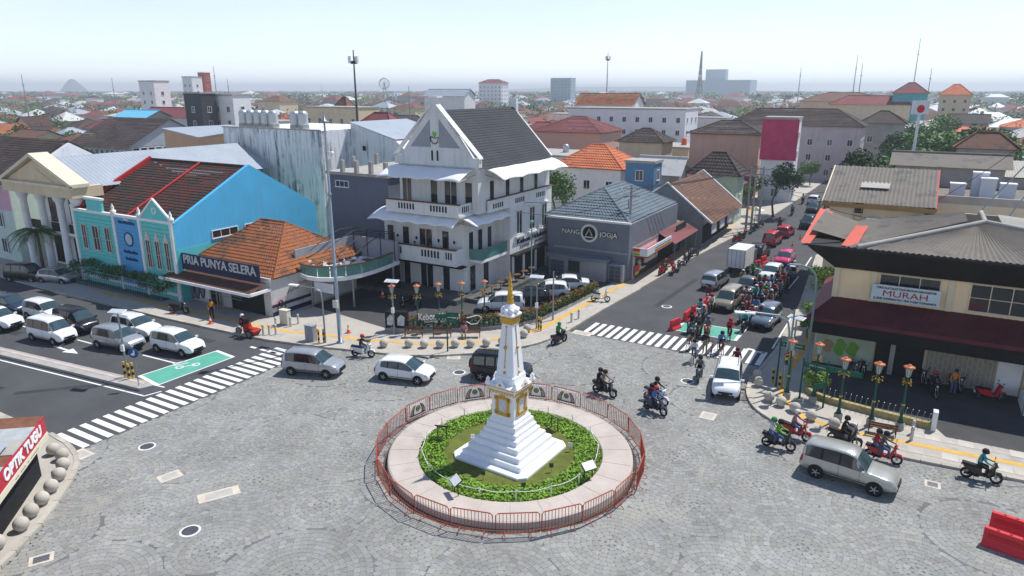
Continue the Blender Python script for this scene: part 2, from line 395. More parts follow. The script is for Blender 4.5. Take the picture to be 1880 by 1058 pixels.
kerbs(TLK, tl_side, arclen(TLK,2), arclen(TLK,20))
kerbs(RK, r_side, arclen(RK,3), arclen(RK,17)-20)
kerbs(LLK, l_side, arclen(LLK,2), arclen(LLK,12))
def strip(name, pts, wd, z, m, parent):
    mb = MB(); pts = [Vector((p[0],p[1],z)) for p in pts]
    for i in range(len(pts)):
        d = (pts[min(i+1,len(pts)-1)]-pts[max(i-1,0)]).normalized(); n = Vector((-d.y,d.x,0))*wd/2
        mb.v += [tuple(pts[i]+n), tuple(pts[i]-n)]
    for i in range(len(pts)-1): mb.f.append([2*i,2*i+1,2*i+3,2*i+2]); mb.m.append(0); mb.sm.append(False)
    return mb.build(name, m, parent)
off = lambda line, i, j, dx, dy: [(x+dx, y+dy) for x, y in line[i:j]]
strip('tactile_strip', [(-50,7.0),(-32,7.6),(-25.6,8.0),(-21,9.2),(-18.8,9.6),(-14.2,11.2),(-11,13.6),(-9,16.4),(-8,19),(-7.7,26),(-7.2,34),(-6.6,50),(-4.6,72)], .42, .126, tactile, tl_side)
strip('tactile_strip', [(11.2,40),(11.3,24),(11,18.5),(11.4,15),(13,12.6),(15,12),(20,12.2),(30,12.8)], .38, .126, tactile, r_side)
strip('tactile_strip', [(-40,-13.2),(-24,-13.0),(-21.8,-13.2),(-19.6,-14.2),(-17,-17),(-15.5,-19.4),(-13,-25)], .38, .126, tactile, l_side)
strip('tactile_strip', [(-17.0,-17.2),(-19,-18.5)], .38, .130, tactile, l_side)
# paving joints on the pavement are modelled as slabs where they are near: a band of separate slabs by the kiosk and by the shop corner
slabm = mat('pavement_slab', (.45,.42,.37), .85, .12, .8, rand=.14, bump=.1)
slab = None
for (x0, x1, y0, y1, par) in ((14.5, 24.5, 10.9, 11.7, r_side), (14.5, 24.5, 13.0, 13.9, r_side), (-13,-12,9.9,10.6,tl_side)):
    x = x0
    while x < x1-.2:
        y = y0
        while y < y1-.2:
            if slab is None: slab = B(-.385,.385,-.385,.385,0,.012).build('paving_slab', slabm, par); o = slab
            else: o = bpy.data.objects.new('paving_slab', slab.data); C.objects.link(o); o.parent = par
            o.location = (x+.4, y+.4+(x-14.5)*.03, .12+random.uniform(.0,.004)); y += .8
        x += .8
# yards
sheet('cafe_yard', [(-19.2,12.6),(-18.2,12.9),(-11.8,17.6),(-9.4,20.4),(-8.6,31.4),(-8.3,35.8),(-16.8,36),(-18.3,23),(-29,23),(-29,14)], .127, asphalt2)
sheet('shop_yard', [(12.6,16.6),(13.6,15.7),(19.8,15.1),(20.4,13.9),(40,14.4),(40,22.5),(12.2,22.5)], .127, asphalt2)
sheet('shade_forecourt', [(-60,7.6),(-42,7.9),(-42,9.5),(-60,9.5)], .127, asphalt2)
# ---- markings
def mark(parent, poly, z=.002, m=None, name='road_marking'): return sheet(name, poly, z, m or marking, parent)
LR = bpy.data.objects['left_road']; RR = bpy.data.objects['right_road']
def rect(x0, x1, y0, y1): return [(x0,y0),(x1,y0),(x1,y1),(x0,y1)]
for i in range(24):
    y = -11.0+i*.69; mark(LR, rect(-23.75, -20.85, y, y+.38), name='crosswalk_stripe')
for i in range(21):
    x = -4.9+i*.68; mark(RR, rect(x, x+.38, 19.95, 22.9), name='crosswalk_stripe')
for i in range(4): mark(LR, rect(-25.6+i*1.1, -25+i*1.1, 4.2, 4.45))
g = [W(*p) for p in ((252,691),(287,709),(432,655),(400,643))]
def shrink(P, d):
    c = sum(P, Vector())/len(P); return [(p.x+(c.x-p.x)*d, p.y+(c.y-p.y)*d) for p in P]
mark(LR, [(p.x,p.y) for p in g], .001); mark(LR, shrink(g, .09), .004, boxgreen, 'cycle_box')
g = [W(*p) for p in ((1237,606),(1255,590),(1367,607),(1351,626))]
mark(RR, [(p.x,p.y) for p in g], .001); mark(RR, shrink(g, .08), .004, boxgreen, 'cycle_box')
def line(par, p, q, wd=.14, z=.002):
    p, q = Vector(p), Vector(q); d = (q-p).normalized(); n = Vector((-d.y,d.x))*wd/2
    return mark(par, [tuple(p+n), tuple(p-n), tuple(q-n), tuple(q+n)], z)
def wl(par, a, b, wd=.14): line(par, W(*a).xy, W(*b).xy, wd)
wl(LR, (262,652), (322,667)); wl(LR, (142,624), (168,631)); wl(LR, (10,590), (52,602)); wl(LR, (190,546), (372,602), .12)
wl(RR, (1351,626), (1400,570)); wl(RR, (1418,640), (1455,580)); wl(RR, (1448,530), (1466,508)); wl(RR, (1478,490), (1490,472)); wl(RR, (1372,640),(1384,643),.3); wl(RR,(1392,646),(1404,649),.3)
wl(RR, (1236,604), (1330,540), .1)
# lane arrow and bicycle symbol
c0 = W(120,642); mark(LR, [(c0.x-1.6,c0.y-.1),(c0.x+.3,c0.y-.1),(c0.x+.3,c0.y+.1),(c0.x-1.6,c0.y+.1)]); mark(LR, [(c0.x+.3,c0.y-.42),(c0.x+1.7,c0.y),(c0.x+.3,c0.y+.42)])
mark(LR, [(c0.x-1.2,c0.y+.1),(c0.x-.9,c0.y+.1),(c0.x-1.3,c0.y+.7),(c0.x-1.6,c0.y+.7)])
c0 = W(345,672)
for dx in (-.45, .45): MB().lathe((c0.x+dx*.6, c0.y+dx, .008), [(.2,0),(.3,0)], 14, False).build('bicycle_symbol', marking, LR)
line(LR, (c0.x-.27,c0.y-.45), (c0.x+.27,c0.y+.45), .08, .008); line(LR, (c0.x-.9,c0.y-.5), (c0.x-.5,c0.y+.4), .1, .008); line(LR, (c0.x-1.3,c0.y-.3), (c0.x-.9,c0.y+.6), .1, .008)
patchm = mat('asphalt_patch', (.045,.046,.05), .9, .2, 1.)
for a, b, wd in (((-32,-9.2),(-28.5,-5.6),.5),((-36,-9.8),(-33.4,-9.4),.9),((-33,3.2),(-29,3.6),.7),((-48,-3.4),(-44,-3.0),.8),((3,24.5),(3.4,29),.6),((-2,30),(-1.4,41),.5),((7.6,40),(7.4,47),.6)):
    line(LR if a[0] < -20 else RR, a, b, wd, -.001).data.materials[0] = patchm
# median
md = thing('median_island', 'long low concrete median strip with white edges dividing the left road', 'median', (-30,-4.8,0))
MB().prism([(-24.9,-4.1),(-25.2,-4.9),(-60,-8.4),(-60,-7.5),(-26,-3.9)][::-1], -.01, .2).build('kerb_body', conc, md)
MB().prism([(-25.6,-4.35),(-60,-7.95),(-60,-7.75),(-25.9,-4.12)][::-1], .19, .215).build('painted_top', mat('faded_pink_paint', (.5,.42,.38), .8, .15), md)
line(LR, (-24.3,-5.2), (-60,-8.8), .13); line(LR, (-24.4,-3.7), (-60,-7.2), .13); line(LR, (-24.3,-5.25), (-24.0,-4.2), .13)
# manholes, drains and patches
def manhole(px, py, r=.42):
    c = W(px, py); t = thing('manhole', 'round iron manhole cover with pale ring %s' % MANL[(px,py)], 'manhole', (c.x,c.y,.0))
    MB().lathe((0,0,0), [(r*.86,.016),(r,.017),(r+.06,.0)], 20, False).build('ring', marking, t, local=True)
    MB().lathe((0,0,0), [(.001,.017),(r*.86,.017)], 20, False).build('cover', mat('cast_iron', (.07,.07,.085), .6, .2, 3), t, local=True)
MANL = {(270,820): 'on the plaza right of the left crosswalk', (349,975): 'on the plaza near the kiosk corner', (1262,700): 'on the plaza left of the grey motorbike', (843,684): 'behind the black jeep', (1440,652): 'at the right end of the far crosswalk', (1224,563): 'on the right road before the crosswalk'}
for k in MANL: manhole(*k)
hatchm = mat('pale_hatch_concrete', (.55,.49,.41), .85, .15, 2)
def hatch(px, py, sx, sy, rz, label, grate=False):
    c = W(px, py); t = thing('utility_hatch', label, 'hatch', (c.x,c.y,0), R(rz))
    MB().box(-sx,sx,-sy,sy,-.001,.018).build('surround', hatchm, t, local=True)
    MB().box(-sx*.65,sx*.65,-sy*.65,sy*.65,.018,.023).build('lid', MATS['cast_iron'] if grate else mat('hatch_lid', (.42,.40,.37), .8, .1), t, local=True)
    if grate:
        for i in range(4): B(-sx*.65,sx*.65,-sy*.6+i*sy*.35,-sy*.6+i*sy*.35+.05,.023,.03).build('bar', steel, t, local=True)
hatch(312,875,.55,.4,75,'small pale rectangular hatch set in the plaza pavers at left')
hatch(402,908,.95,.42,60,'long pale double hatch in plaza pavers left of the monument')
hatch(76,1027,.45,.35,60,'square iron drain grate at the lower left corner', True)
hatch(150,834,.6,.4,0,'pale hatch at the near end of the left crosswalk')
hatch(833,657,.5,.35,30,'pale hatch by the kerb behind the black jeep')
hatch(1300,764,.45,.5,0,'pale tile hatch left of the white SUV')
hatch(1712,890,.35,.35,0,'iron drain grate in front of the silver estate car', True)
hatch(1069,612,.8,.45,0,'pale concrete hatch at the left end of the far crosswalk')
hatch(789,658,.35,.2,20,'small iron drain by the kerb near the red helmet rider', True)
# ---- plaza pavers laid in rings
rng = np.random.default_rng(3)
cs = []
for i in range(-6, 9):
    for j in range(-7, 6):
        cs.append((i*4.9+(2.45 if j % 2 else 0)+rng.uniform(-.5,.5), j*4.25+rng.uniform(-.5,.5), rng.uniform(2.6,3.3), rng.random()))
cs = np.array(cs)
poly = [(-20.65,-11.4),(-19.3,-12.1),(-18,-13.05),(-15.4,-15.8),(-13.7,-18.2),(-11.5,-24),(30,-24),(30,11),(24,10.6),(14.1,10.05),(11.4,11.1),(10,12.4),(9.1,13.7),(8.95,15.3),(9.1,19.7),(-5.9,19.7),(-6.3,16.9),(-7.4,14.2),(-9.7,11.5),(-13,9),(-18,7.4),(-20.65,6.7)]
def inside(P):
    x, y = P[:,0], P[:,1]; ins = np.zeros(len(P), bool); n = len(poly); j = n-1
    for i in range(n):
        xi, yi = poly[i]; xj, yj = poly[j]
        c_ = ((yi > y) != (yj > y)) & (x < (xj-xi)*(y-yi)/(yj-yi+1e-9)+xi); ins ^= c_; j = i
    return ins & (x*x+y*y > 6.75**2)
PV = []          # cx, cy, angle, half-length, half-width
cov = lambda P, pr: np.any((np.hypot(P[:,None,0]-cs[None,:,0], P[:,None,1]-cs[None,:,1]) < cs[None,:,2]-.02) & (cs[None,:,3] > pr), axis=1)
for (cx, cy, Rr, pr) in cs:
    k = 0
    while True:
        r = .14+k*.265
        if r > Rr: break
        n = max(5, int(2*math.pi*r/.31)); th = (np.arange(n)+rng.random())*2*math.pi/n
        P = np.stack([cx+r*np.cos(th), cy+r*np.sin(th)], 1); keep = inside(P) & ~cov(P, pr)
        hl = math.pi*r/n-.006
        PV += [(p[0], p[1], t+math.pi/2, hl, .1275) for p, t in zip(P[keep], th[keep])]; k += 1
gx, gy = np.meshgrid(np.arange(-21, 30, .31), np.arange(-24, 20, .265)); gx = gx+(np.arange(gx.shape[0])%2)[:,None]*.155
P = np.stack([gx.ravel(), gy.ravel()], 1); keep = inside(P) & ~cov(P, -1.)
PV += [(p[0], p[1], 0., .149, .1275) for p in P[keep]]
PV = np.array(PV)
ok = np.array([in_view(x, y, .12) for x, y in PV[:,:2]]); PV = PV[ok]
paverm = mat('paver_grey', (.258,.258,.243), .82, .19, .22, fine=9., bump=.1, attr=True, patch=((.31,.30,.27), .63, .18))
def pavers(PV, name, parent):
    n = len(PV); c, s = np.cos(PV[:,2]), np.sin(PV[:,2])
    u = np.array([-1,1,1,-1,-1,1,1,-1.]); v = np.array([-1,-1,1,1,-1,-1,1,1.])
    lx = u[None]*PV[:,3:4]; ly = v[None]*PV[:,4:5]; tp = rng.uniform(.006,.010,(n,1)); tlt = rng.normal(0,.004,(n,2))
    V = np.empty((n,8,3)); V[:,:,0] = PV[:,0:1]+lx*c[:,None]-ly*s[:,None]; V[:,:,1] = PV[:,1:2]+lx*s[:,None]+ly*c[:,None]
    V[:,:4,2] = -.002; V[:,4:,2] = tp+lx[:,4:]*tlt[:,0:1]+ly[:,4:]*tlt[:,1:2]
    F = np.array([[4,5,6,7],[0,1,5,4],[1,2,6,5],[2,3,7,6],[3,0,4,7]])
    F = (F[None]+np.arange(n)[:,None,None]*8).reshape(-1,4)
    me = bpy.data.meshes.new(name); me.vertices.add(n*8); me.vertices.foreach_set('co', V.ravel())
    me.loops.add(len(F)*4); me.loops.foreach_set('vertex_index', F.ravel().astype(np.int32))
    me.polygons.add(len(F)); me.polygons.foreach_set('loop_start', np.arange(0,len(F)*4,4,dtype=np.int32)); me.polygons.foreach_set('loop_total', np.full(len(F),4,np.int32))
    me.update(calc_edges=True); me.polygons.foreach_set('use_smooth', np.zeros(len(F), bool))
    t = rng.normal(1,.075,(n,1)).clip(.7,1.25); hue = np.concatenate([t*rng.normal(1,.015,(n,1)), t, t*rng.normal(1,.025,(n,1)), np.ones((n,1))], 1)
    a = me.color_attributes.new('tint', 'FLOAT_COLOR', 'POINT'); a.data.foreach_set('color', np.repeat(hue, 8, 0).ravel().astype(np.float32))
    me.materials.append(paverm); o = bpy.data.objects.new(name, me); C.objects.link(o); o.parent = parent
    return o
dcam = np.hypot(PV[:,0]-CAMX, PV[:,1]-CAMY); order = np.argsort(dcam)
vis = [i for i in order if (lambda q: 0 < q[0] < 1880 and q[1] < 1056)(cam_px(PV[i,0], PV[i,1], 0))][:300]
near = set(vis)
for i in vis: pavers(PV[i:i+1], 'paver', plaza)
pavers(PV[[i for i in range(len(PV)) if i not in near]], 'paver_field', plaza)['kind'] = 'stuff'
# ------------------------------------------------------------------ monument and its ring
pedge = mat('platform_concrete', (.46,.405,.36), .8, .12, .6, bump=.1, streak=.0, patch=((.37,.33,.30), .62, .8))
ring = thing('ring_platform', 'raised round pinkish concrete walkway encircling the monument lawn', 'platform')
mb = MB().lathe((0,0,0), [(6.55,-.01),(6.5,.36),(6.42,.40),(4.95,.42),(4.9,.36),(4.9,.2)], 72, False); mb.build('walkway', pedge, ring)
MB().lathe((0,0,0), [(6.72,-.01),(6.72,.06),(6.5,.06)], 72, False).build('footing', mat('dark_footing', (.09,.07,.06), .9, .2), ring)
for k in range(24):
    a = 2*math.pi*k/24; d = Vector((math.cos(a), math.sin(a), 0))
    MB().tube([d*4.96+Vector((0,0,.424)), d*6.4+Vector((0,0,.404))], .008, 4).build('joint', conc, ring)
lawnm = mat('lawn_moss', (.11,.13,.025), .9, .25, 1.5, fine=30, bump=.3)
sheet('lawn', [(4.9*math.cos(2*math.pi*k/48), 4.9*math.sin(2*math.pi*k/48)) for k in range(48)], .34, lawnm)['kind'] = 'structure'
rg = random.Random(5); mb = MB()
for _ in range(9000):
    a = rg.uniform(0, 2*math.pi); r = math.sqrt(rg.uniform(3.45**2, 4.86**2)); 
    if r < 3.62 and rg.random() < .6: continue
    p = Vector((r*math.cos(a), r*math.sin(a), .35+rg.random()**1.5*.17)); d = Vector((rg.gauss(0,1), rg.gauss(0,1), rg.gauss(.3,.5))).normalized(); e = d.cross(Vector((rg.gauss(0,.5),rg.gauss(0,.5),1))).normalized(); s = rg.uniform(.05,.10)
    mb.add([p-d*s, p-e*s*.6, p+d*s, p+e*s*.6], [(0,1,2,3)])
tag(mb.build('ground_cover', mat('ground_cover_leaf', (.17,.32,.03), .6, .3, 1., fine=8), fix=False), 'bright green leafy ground cover planted in a ring around the monument', 'plants', kind='stuff')
# rope posts
mon_posts = []
for k in range(17):
    a = 2*math.pi*k/17+.12; mon_posts.append(Vector((4.72*math.cos(a), 4.72*math.sin(a), .36)))
rp = thing('rope_fence', 'white posts linked by a sagging white rope round the lawn', 'rope fence', (0,0,.36))
for i, p in enumerate(mon_posts):
    MB().lathe(p, [(.03,-.02),(.03,.55),(.035,.56),(.001,.6)], 8).build('post', white, rp)
    q = mon_posts[(i+1) % 17]; MB().tube([p.lerp(q, t)+Vector((0,0,.5-.5*t*(1-t))) for t in [j/8 for j in range(9)]], .016, 5).build('rope', white, rp)
mw = mat('monument_white', (.86,.87,.89), .5, .03, .8, streak=.08)
mon = thing('monument', 'tall white obelisk monument with gold trim on a stepped base', 'monument', (0,0,.33), R(-4))
def sq(mb, prof, ch=0.):           # square lathe: list of (half width, z); ch = chamfer of corners
    vs = []
    for h, z in prof:
        c_ = h*ch
        vs += [(h,-h+c_,z),(h,h-c_,z),(h-c_,h,z),(-h+c_,h,z),(-h,h-c_,z),(-h,-h+c_,z),(-h+c_,-h,z),(h-c_,-h,z)]
    mb.add(vs, [(i*8+k,i*8+(k+1)%8,(i+1)*8+(k+1)%8,(i+1)*8+k) for i in range(len(prof)-1) for k in range(8)]+[tuple(range(len(vs)-8,len(vs)))]); return mb
sq(MB(), [(2.32,0),(2.32,.12),(2.28,.16)], .16).build('base_slab', mw, mon, local=True)
for i, (h, z0, z1) in enumerate(((1.85,.16,.46),(1.62,.46,.76),(1.38,.76,1.06),(1.16,1.06,1.36),(1.02,1.36,1.62),(.9,1.62,1.95))):
    sq(MB(), [(h,z0),(h,z1-.03),(h-.03,z1)], .02).build('step', mw, mon, local=True)
ped = sq(MB(), [(.80,1.95),(.80,2.1),(.72,2.2),(.70,2.25),(.70,3.55),(.78,3.65),(.84,3.7),(.84,3.84),(.92,3.92),(.92,4.02),(.8,4.1)], .03).build('pedestal', mw, mon, local=True)
for k in range(4):
    a = k*math.pi/2; M4 = Matrix.Rotation(a, 3, 'Z')
    def face(mb_pts): return [M4@Vector(p) for p in mb_pts]
    def bx(mb, y0, y1, z0, z1, x0, x1):
        P = face([(x0,y0,z0),(x1,y0,z0),(x1,y1,z0),(x0,y1,z0),(x0,y0,z1),(x1,y0,z1),(x1,y1,z1),(x0,y1,z1)])
        mb.add(P, [(3,2,1,0),(4,5,6,7),(0,1,5,4),(1,2,6,5),(2,3,7,6),(3,0,4,7)])
    g = MB()
    for (y0,y1,z0,z1) in ((-.42,-.26,2.5,3.4),(.26,.42,2.5,3.4),(-.42,.42,2.38,2.56),(-.42,.42,3.3,3.44),(-.5,-.36,2.42,2.62),(.36,.5,2.42,2.62),(-.5,-.36,3.22,3.42),(.36,.5,3.22,3.42),(-.16,.16,3.4,3.52)): bx(g, y0, y1, z0, z1, .69, .755)
    p = g.build('gold_frame', gold, mon, local=True)
    g = MB(); bx(g, -.26,.26,2.56,3.3,.69,.715); g.build('plaque', mat('marble', (.6,.6,.62), .4, .12, 4), p, local=True).parent = p
    g = MB(); bx(g, -.80,.80,3.715,3.80,.82,.855); bx(g, -.86,.86,3.94,3.99,.90,.935); g.build('gold_band', gold, mon, local=True)
    g = MB()
    for i in range(9): y = -.72+i*.18; bx(g, y-.05, y+.05, 3.60, 3.69, .75, .80)
    g.build('gold_dentils', gold, mon, local=True)
    MB().lathe(M4@Vector((.83,.83,4.02)), [(.14,0),(.17,.12),(.09,.2),(.12,.3),(.02,.44)], 8).build('corner_acroterion', mw, mon, local=True)
    c4 = MB()                                             # crest in the middle of each side
    P = face([(.86,-.3,4.02),(.86,.3,4.02),(.86,.2,4.2),(.86,0,4.42),(.86,-.2,4.2),(.94,-.3,4.02),(.94,.3,4.02),(.94,.2,4.2),(.94,0,4.42),(.94,-.2,4.2)])
    c4.add(P, [(0,1,2,3,4),(5,6,7,8,9)]+[(i,(i+1)%5,5+(i+1)%5,5+i) for i in range(5)]); c4.build('crest', mw, mon, local=True)
    s4 = MB().ball(M4@Vector((.95,0,4.16)), .08, 8); s4.build('gold_rosette', gold, mon, local=True)
sq(MB(), [(.62,4.1),(.6,4.5),(.54,4.55),(.28,7.7)], .1).build('shaft', mw, mon, local=True)
for k in range(4):
    M4 = Matrix.Rotation(k*math.pi/2, 3, 'Z'); g = MB(); xr = lambda z: .545-(z-4.55)*.0826
    g.tube([M4@Vector((xr(z)+.015,0,z)) for z in (5.0,5.7,6.3,7.2)], .018, 5)
    for z, r in ((5.0,.05),(5.35,.035),(6.05,.11),(6.75,.035),(7.15,.05),(4.72,.09)): g.ball(M4@Vector((xr(z)+.01,0,z)), r, 8)
    g.build('gold_ornament', gold, mon, local=True)
sq(MB(), [(.30,7.62),(.44,7.72),(.44,7.8),(.34,7.86)], .06).build('capital', mw, mon, local=True)
sq(MB(), [(.36,7.3),(.38,7.62),(.3,7.63)], .06).build('gold_capital', gold, mon, local=True)
g = MB()
for k in range(8): a = k*math.pi/4; g.ball((.38*math.cos(a), .38*math.sin(a), 7.98), .13, 8, 1.1)
g.lathe((0,0,0), [(.4,7.82),(.36,8.1),(.24,8.22),(.2,8.3)], 12); g.build('crown_knobs', mw, mon, local=True)
g = MB()
for k in range(8): a = k*math.pi/4+.39; g.ball((.36*math.cos(a), .36*math.sin(a), 7.83), .07, 6)
g.build('gold_beads', gold, mon, local=True)
g = MB().lathe((0,0,0), [(.2,8.26),(.17,8.4),(.15,8.6),(.05,9.75),(.001,10.05)], 12)
for t in range(60):
    a = t*.62; z = 8.42+t*.0215; r = .165-(z-8.42)*.083
    if t: g.tube([q0, (r*math.cos(a), r*math.sin(a), z)], .028-.0003*t, 4, False)
    q0 = (r*math.cos(a), r*math.sin(a), z)
g.build('spiral_spire', gold, mon, local=True)
# small signs round the lawn
def lectern(px, py, label, rz):
    c = W(px, py, .36); t = thing('information_lectern', label, 'sign', (c.x,c.y,.34), rz)
    for sx in (-.25,.25): MB().tube([(sx,0,0),(sx,0,.75)], .025, 6).build('leg', black, t, local=True)
    MB().cbox((0,-.02,.78), (.75,.5,.04), 0, R(35)).build('panel_back', black, t, local=True)
    MB().cbox((0,-.03,.806), (.69,.45,.012), 0, R(35)).build('panel', mat('sign_white', (.7,.7,.7), .4, .08, 6), t, local=True)
lectern(838,908,'white topped slanted information lectern at the front left of the lawn', R(-35)); lectern(1080,880,'white topped slanted information lectern at the right of the lawn', R(60))
lectern(812,806,'dark framed information stand at the back left of the lawn', R(200)); lectern(1018,788,'dark framed information stand at the back right of the lawn', R(160))
for px, py, lb in ((887,880,'at the left of the front step'),(961,902,'at the front corner of the white base'),(868,812,'beside the left side of the base'),(1047,828,'at the right corner of the base'),(1012,866,'along the right front of the base')):
    c = W(px, py, .36); t = thing('plant_label', 'tiny sign plate on a stake %s' % lb, 'sign', (c.x,c.y,.34), R(random.uniform(10,50)))
    MB().tube([(0,0,0),(0,0,.3)], .015, 5).build('stake', steel, t, local=True); B(-.11,.11,-.015,.015,.26,.5).build('plate', MATS['sign_white'] if px in (868,1047) else mat('dark_plate', (.06,.08,.05), .5, .1), t, local=True)
# ---- crowd barriers round the ring
barm = mat('rusty_red_bar', (.36,.075,.045), .55, .2, 3)
ORD = ['first','second','third','fourth','fifth','sixth','seventh','eighth','ninth','tenth','eleventh','twelfth']+[w_+'teenth' for w_ in ('thir','four','fif','six','seven','eigh','nine')]+['twentieth','twenty-first','twenty-second','twenty-third']
NB = 22; BR = 7.0; bl = 2*BR*math.sin(math.pi/NB)-.06
proto = thing('crowd_barrier', '', 'barrier', (0,0,0)); h = bl/2
mb = MB().tube([(-h,0,.22),(-h,0,1.12),(-h+.1,0,1.22),(h-.1,0,1.22),(h,0,1.12),(h,0,.22),(-h,0,.22)], .028, 6, False); mb.build('frame', barm, proto, local=True)
bar = None
for i in range(11):
    x = -h+(i+1)*bl/12
    if bar is None: bar = MB().tube([(0,0,.22),(0,0,1.22)], .015, 5, False).build('bar', barm, proto, local=True); o = bar
    else: o = bpy.data.objects.new('bar', bar.data); C.objects.link(o); o.parent = proto
    o.location = (x,0,0)
for sx in (-.6,.6): MB().tube([(h*sx,-.26,.015),(h*sx,-.26,.05),(h*sx,-.05,.22),(h*sx,.05,.22),(h*sx,.26,.05),(h*sx,.26,.015)], .02, 5).build('foot', barm, proto, local=True)
boardm = [mat('emblem_dark', (.05,.035,.03), .5, .1), mat('emblem_yellow', (.6,.42,.06), .5), mat('emblem_green', (.08,.3,.07), .5), red, white]
def emblem(par):
    mb = MB().mi(4).box(-.62,.62,-.02,.02,.34,1.12)
    for s_ in (-1,1):
        for j, k in enumerate((3,1,2,0)):
            x = s_*(.56-j*.07); mb.mi(k).tube([(x,-.028,.42),(x*.97,-.028,.62),(x*.8,-.028,.82),(x*.55,-.028,1.0)], .024, 4); mb.tube([(x,.028,.42),(x*.97,.028,.62),(x*.8,.028,.82),(x*.55,.028,1.0)], .024, 4)
    mb.mi(0).wheel((0,0,.76), .17, .07, 16); mb.mi(1).wheel((0,0,.76), .11, .08, 12); mb.mi(0).wheel((0,0,.76), .07, .09, 12); mb.mi(0).box(-.6,.6,-.03,.03,.36,.42)
    mb.build('emblem_board', boardm, par, local=True)
for k in range(NB):
    a = 2*math.pi*(k+.5)/NB; o = proto if k == 0 else copy_tree(proto)
    o.location = (BR*math.cos(a)+random.uniform(-.05,.05), BR*math.sin(a)+random.uniform(-.05,.05), 0); o.rotation_euler = (0,0,a+math.pi/2+random.uniform(-.03,.03))
    p = cam_px(o.location.x, o.location.y, .6); side = 'left' if p[0] < 860 else 'right' if p[0] > 1015 else 'middle'
    dep = 'front' if p[1] > 900 else 'back' if p[1] < 790 else 'side'
    tag(o, 'rust red crowd barrier at the ring %s %s, %s anticlockwise from the right' % (dep, side, ORD[k]), 'barrier', 'crowd barriers round the monument ring')
for px, py in ((748,765),(860,733),(1010,728),(1056,738)):
    p = W(px, py+14); a = math.atan2(p.y, p.x); k = int(a/(2*math.pi/NB)) % NB
    best = min((o for o in bpy.data.objects if o.name.startswith('crowd_barrier')), key=lambda o: (Vector(o.location)-p).length)
    if 'em' not in best.keys(): best['em'] = 1; emblem(best); best['label'] = 'red crowd barrier carrying an emblem board, %s' % {748:'leftmost of the boards',860:'just left of the monument shaft',1010:'just right of the monument shaft',1056:'rightmost of the boards'}[px]; best.pop('group', None)
for o in bpy.data.objects:
    if 'em' in o.keys(): del o['em']
# ------------------------------------------------------------------ street furniture
ball = thing('stone_ball_bollard', '', 'bollard'); MB().ball((0,0,.33), .33, 18).build('ball', ballstone, ball, local=True); MB().lathe((0,0,0), [(.2,-.01),(.2,.04),(.12,.06)], 14).build('base', conc, ball, local=True)
first = True
def balls(pts, label, group):
    global first
    for i, p in enumerate(pts):
        o = ball if first else copy_tree(ball); first = False
        c = W(*p) if abs(p[0]) > 30 or abs(p[1]) > 30 else Vector(p+(0,)); o.location = (c.x,c.y,.12); o.rotation_euler = (0,0,random.uniform(0,6))
        tag(o, label % ORD[i] if '%' in label else label, 'bollard', group)
balls([(705,640),(751,640),(779,641),(808,641),(836,640),(864,640),(893,638),(922,636),(962,622),(968,612)], 'beige stone ball bollard on the cafe corner kerb, %s from the left', 'stone balls on the cafe corner')
balls([(42,978),(60,953),(80,930),(97,907),(111,885),(118,866),(116,848),(100,838),(-2,1012)], 'beige stone ball bollard on kiosk corner, %s from the bottom', 'stone balls on the kiosk corner')
balls([(1390,698),(1392,712),(1411,740),(1433,749),(1458,760),(1488,775),(1530,790),(1562,801)], 'beige stone ball bollard on shop corner, %s going right', 'stone balls on the shop corner')
# ornate lamps
def make_lamp():
    t = thing('ornate_lamp_post', '', 'street lamp')
    MB().lathe((0,0,0), [(.24,0),(.24,.42),(.2,.46)], 12).build('concrete_base', conc, t, local=True)
    MB().lathe((0,0,0), [(.13,.44),(.14,.6),(.085,.75),(.075,1.5),(.095,1.52),(.095,1.62),(.065,1.64),(.055,2.9),(.09,2.93),(.05,3.0),(.04,3.3)], 10).build('pole', green, t, local=True)
    MB().lathe((0,0,0), [(.1,1.52),(.105,1.57),(.1,1.62)], 10).build('gold_collar', gold, t, local=True)
    g = MB()
    for k in range(4):
        a = k*math.pi/2+.4; d = Vector((math.cos(a), math.sin(a), 0))
        g.tube([d*.05+Vector((0,0,2.95)), d*.26+Vector((0,0,2.9)), d*.3+Vector((0,0,3.08)), d*.18+Vector((0,0,3.12))], .022, 5); g.ball(d*.27+Vector((0,0,2.86)), .05, 6)
    g.build('gold_scroll', gold, t, local=True)
    MB().lathe((0,0,0), [(.09,3.28),(.13,3.34),(.2,3.82),(.2,3.84)], 8, False).build('lantern_glass', mat('lantern_glass', (.35,.42,.38), .15, .05, spec=.7), t, local=True)
    g = MB()
    for k in range(8): a = k*math.pi/4; g.tube([(.13*math.cos(a),.13*math.sin(a),3.34),(.205*math.cos(a),.205*math.sin(a),3.84)], .012, 4)
    g.build('lantern_frame', green, t, local=True)
    MB().lathe((0,0,0), [(.30,3.84),(.31,3.88),(.2,3.93),(.1,3.95),(.09,4.02),(.001,4.03)], 12).build('lantern_cap', mat('copper_cap', (.50,.16,.07), .45, .15, 5), t, local=True)
    return t
lamp = make_lamp()
LP = [((723,612),'leftmost, by the black sign box'),((768,612),'second from left behind the benches'),((807,608),'third from left behind the benches'),((849,606),'fourth from left, before the hedge sign'),((890,602),'fifth from left, beside the seated person'),
      ((1443,735),'at the shop corner next to the signal pole'),((1491,742),'on the shop corner left of the small tree'),((1537,775),'in front of the green graffiti wall'),((1597,785),'second from right in front of the shop'),((1650,792),'rightmost before the shop, by the bench')]
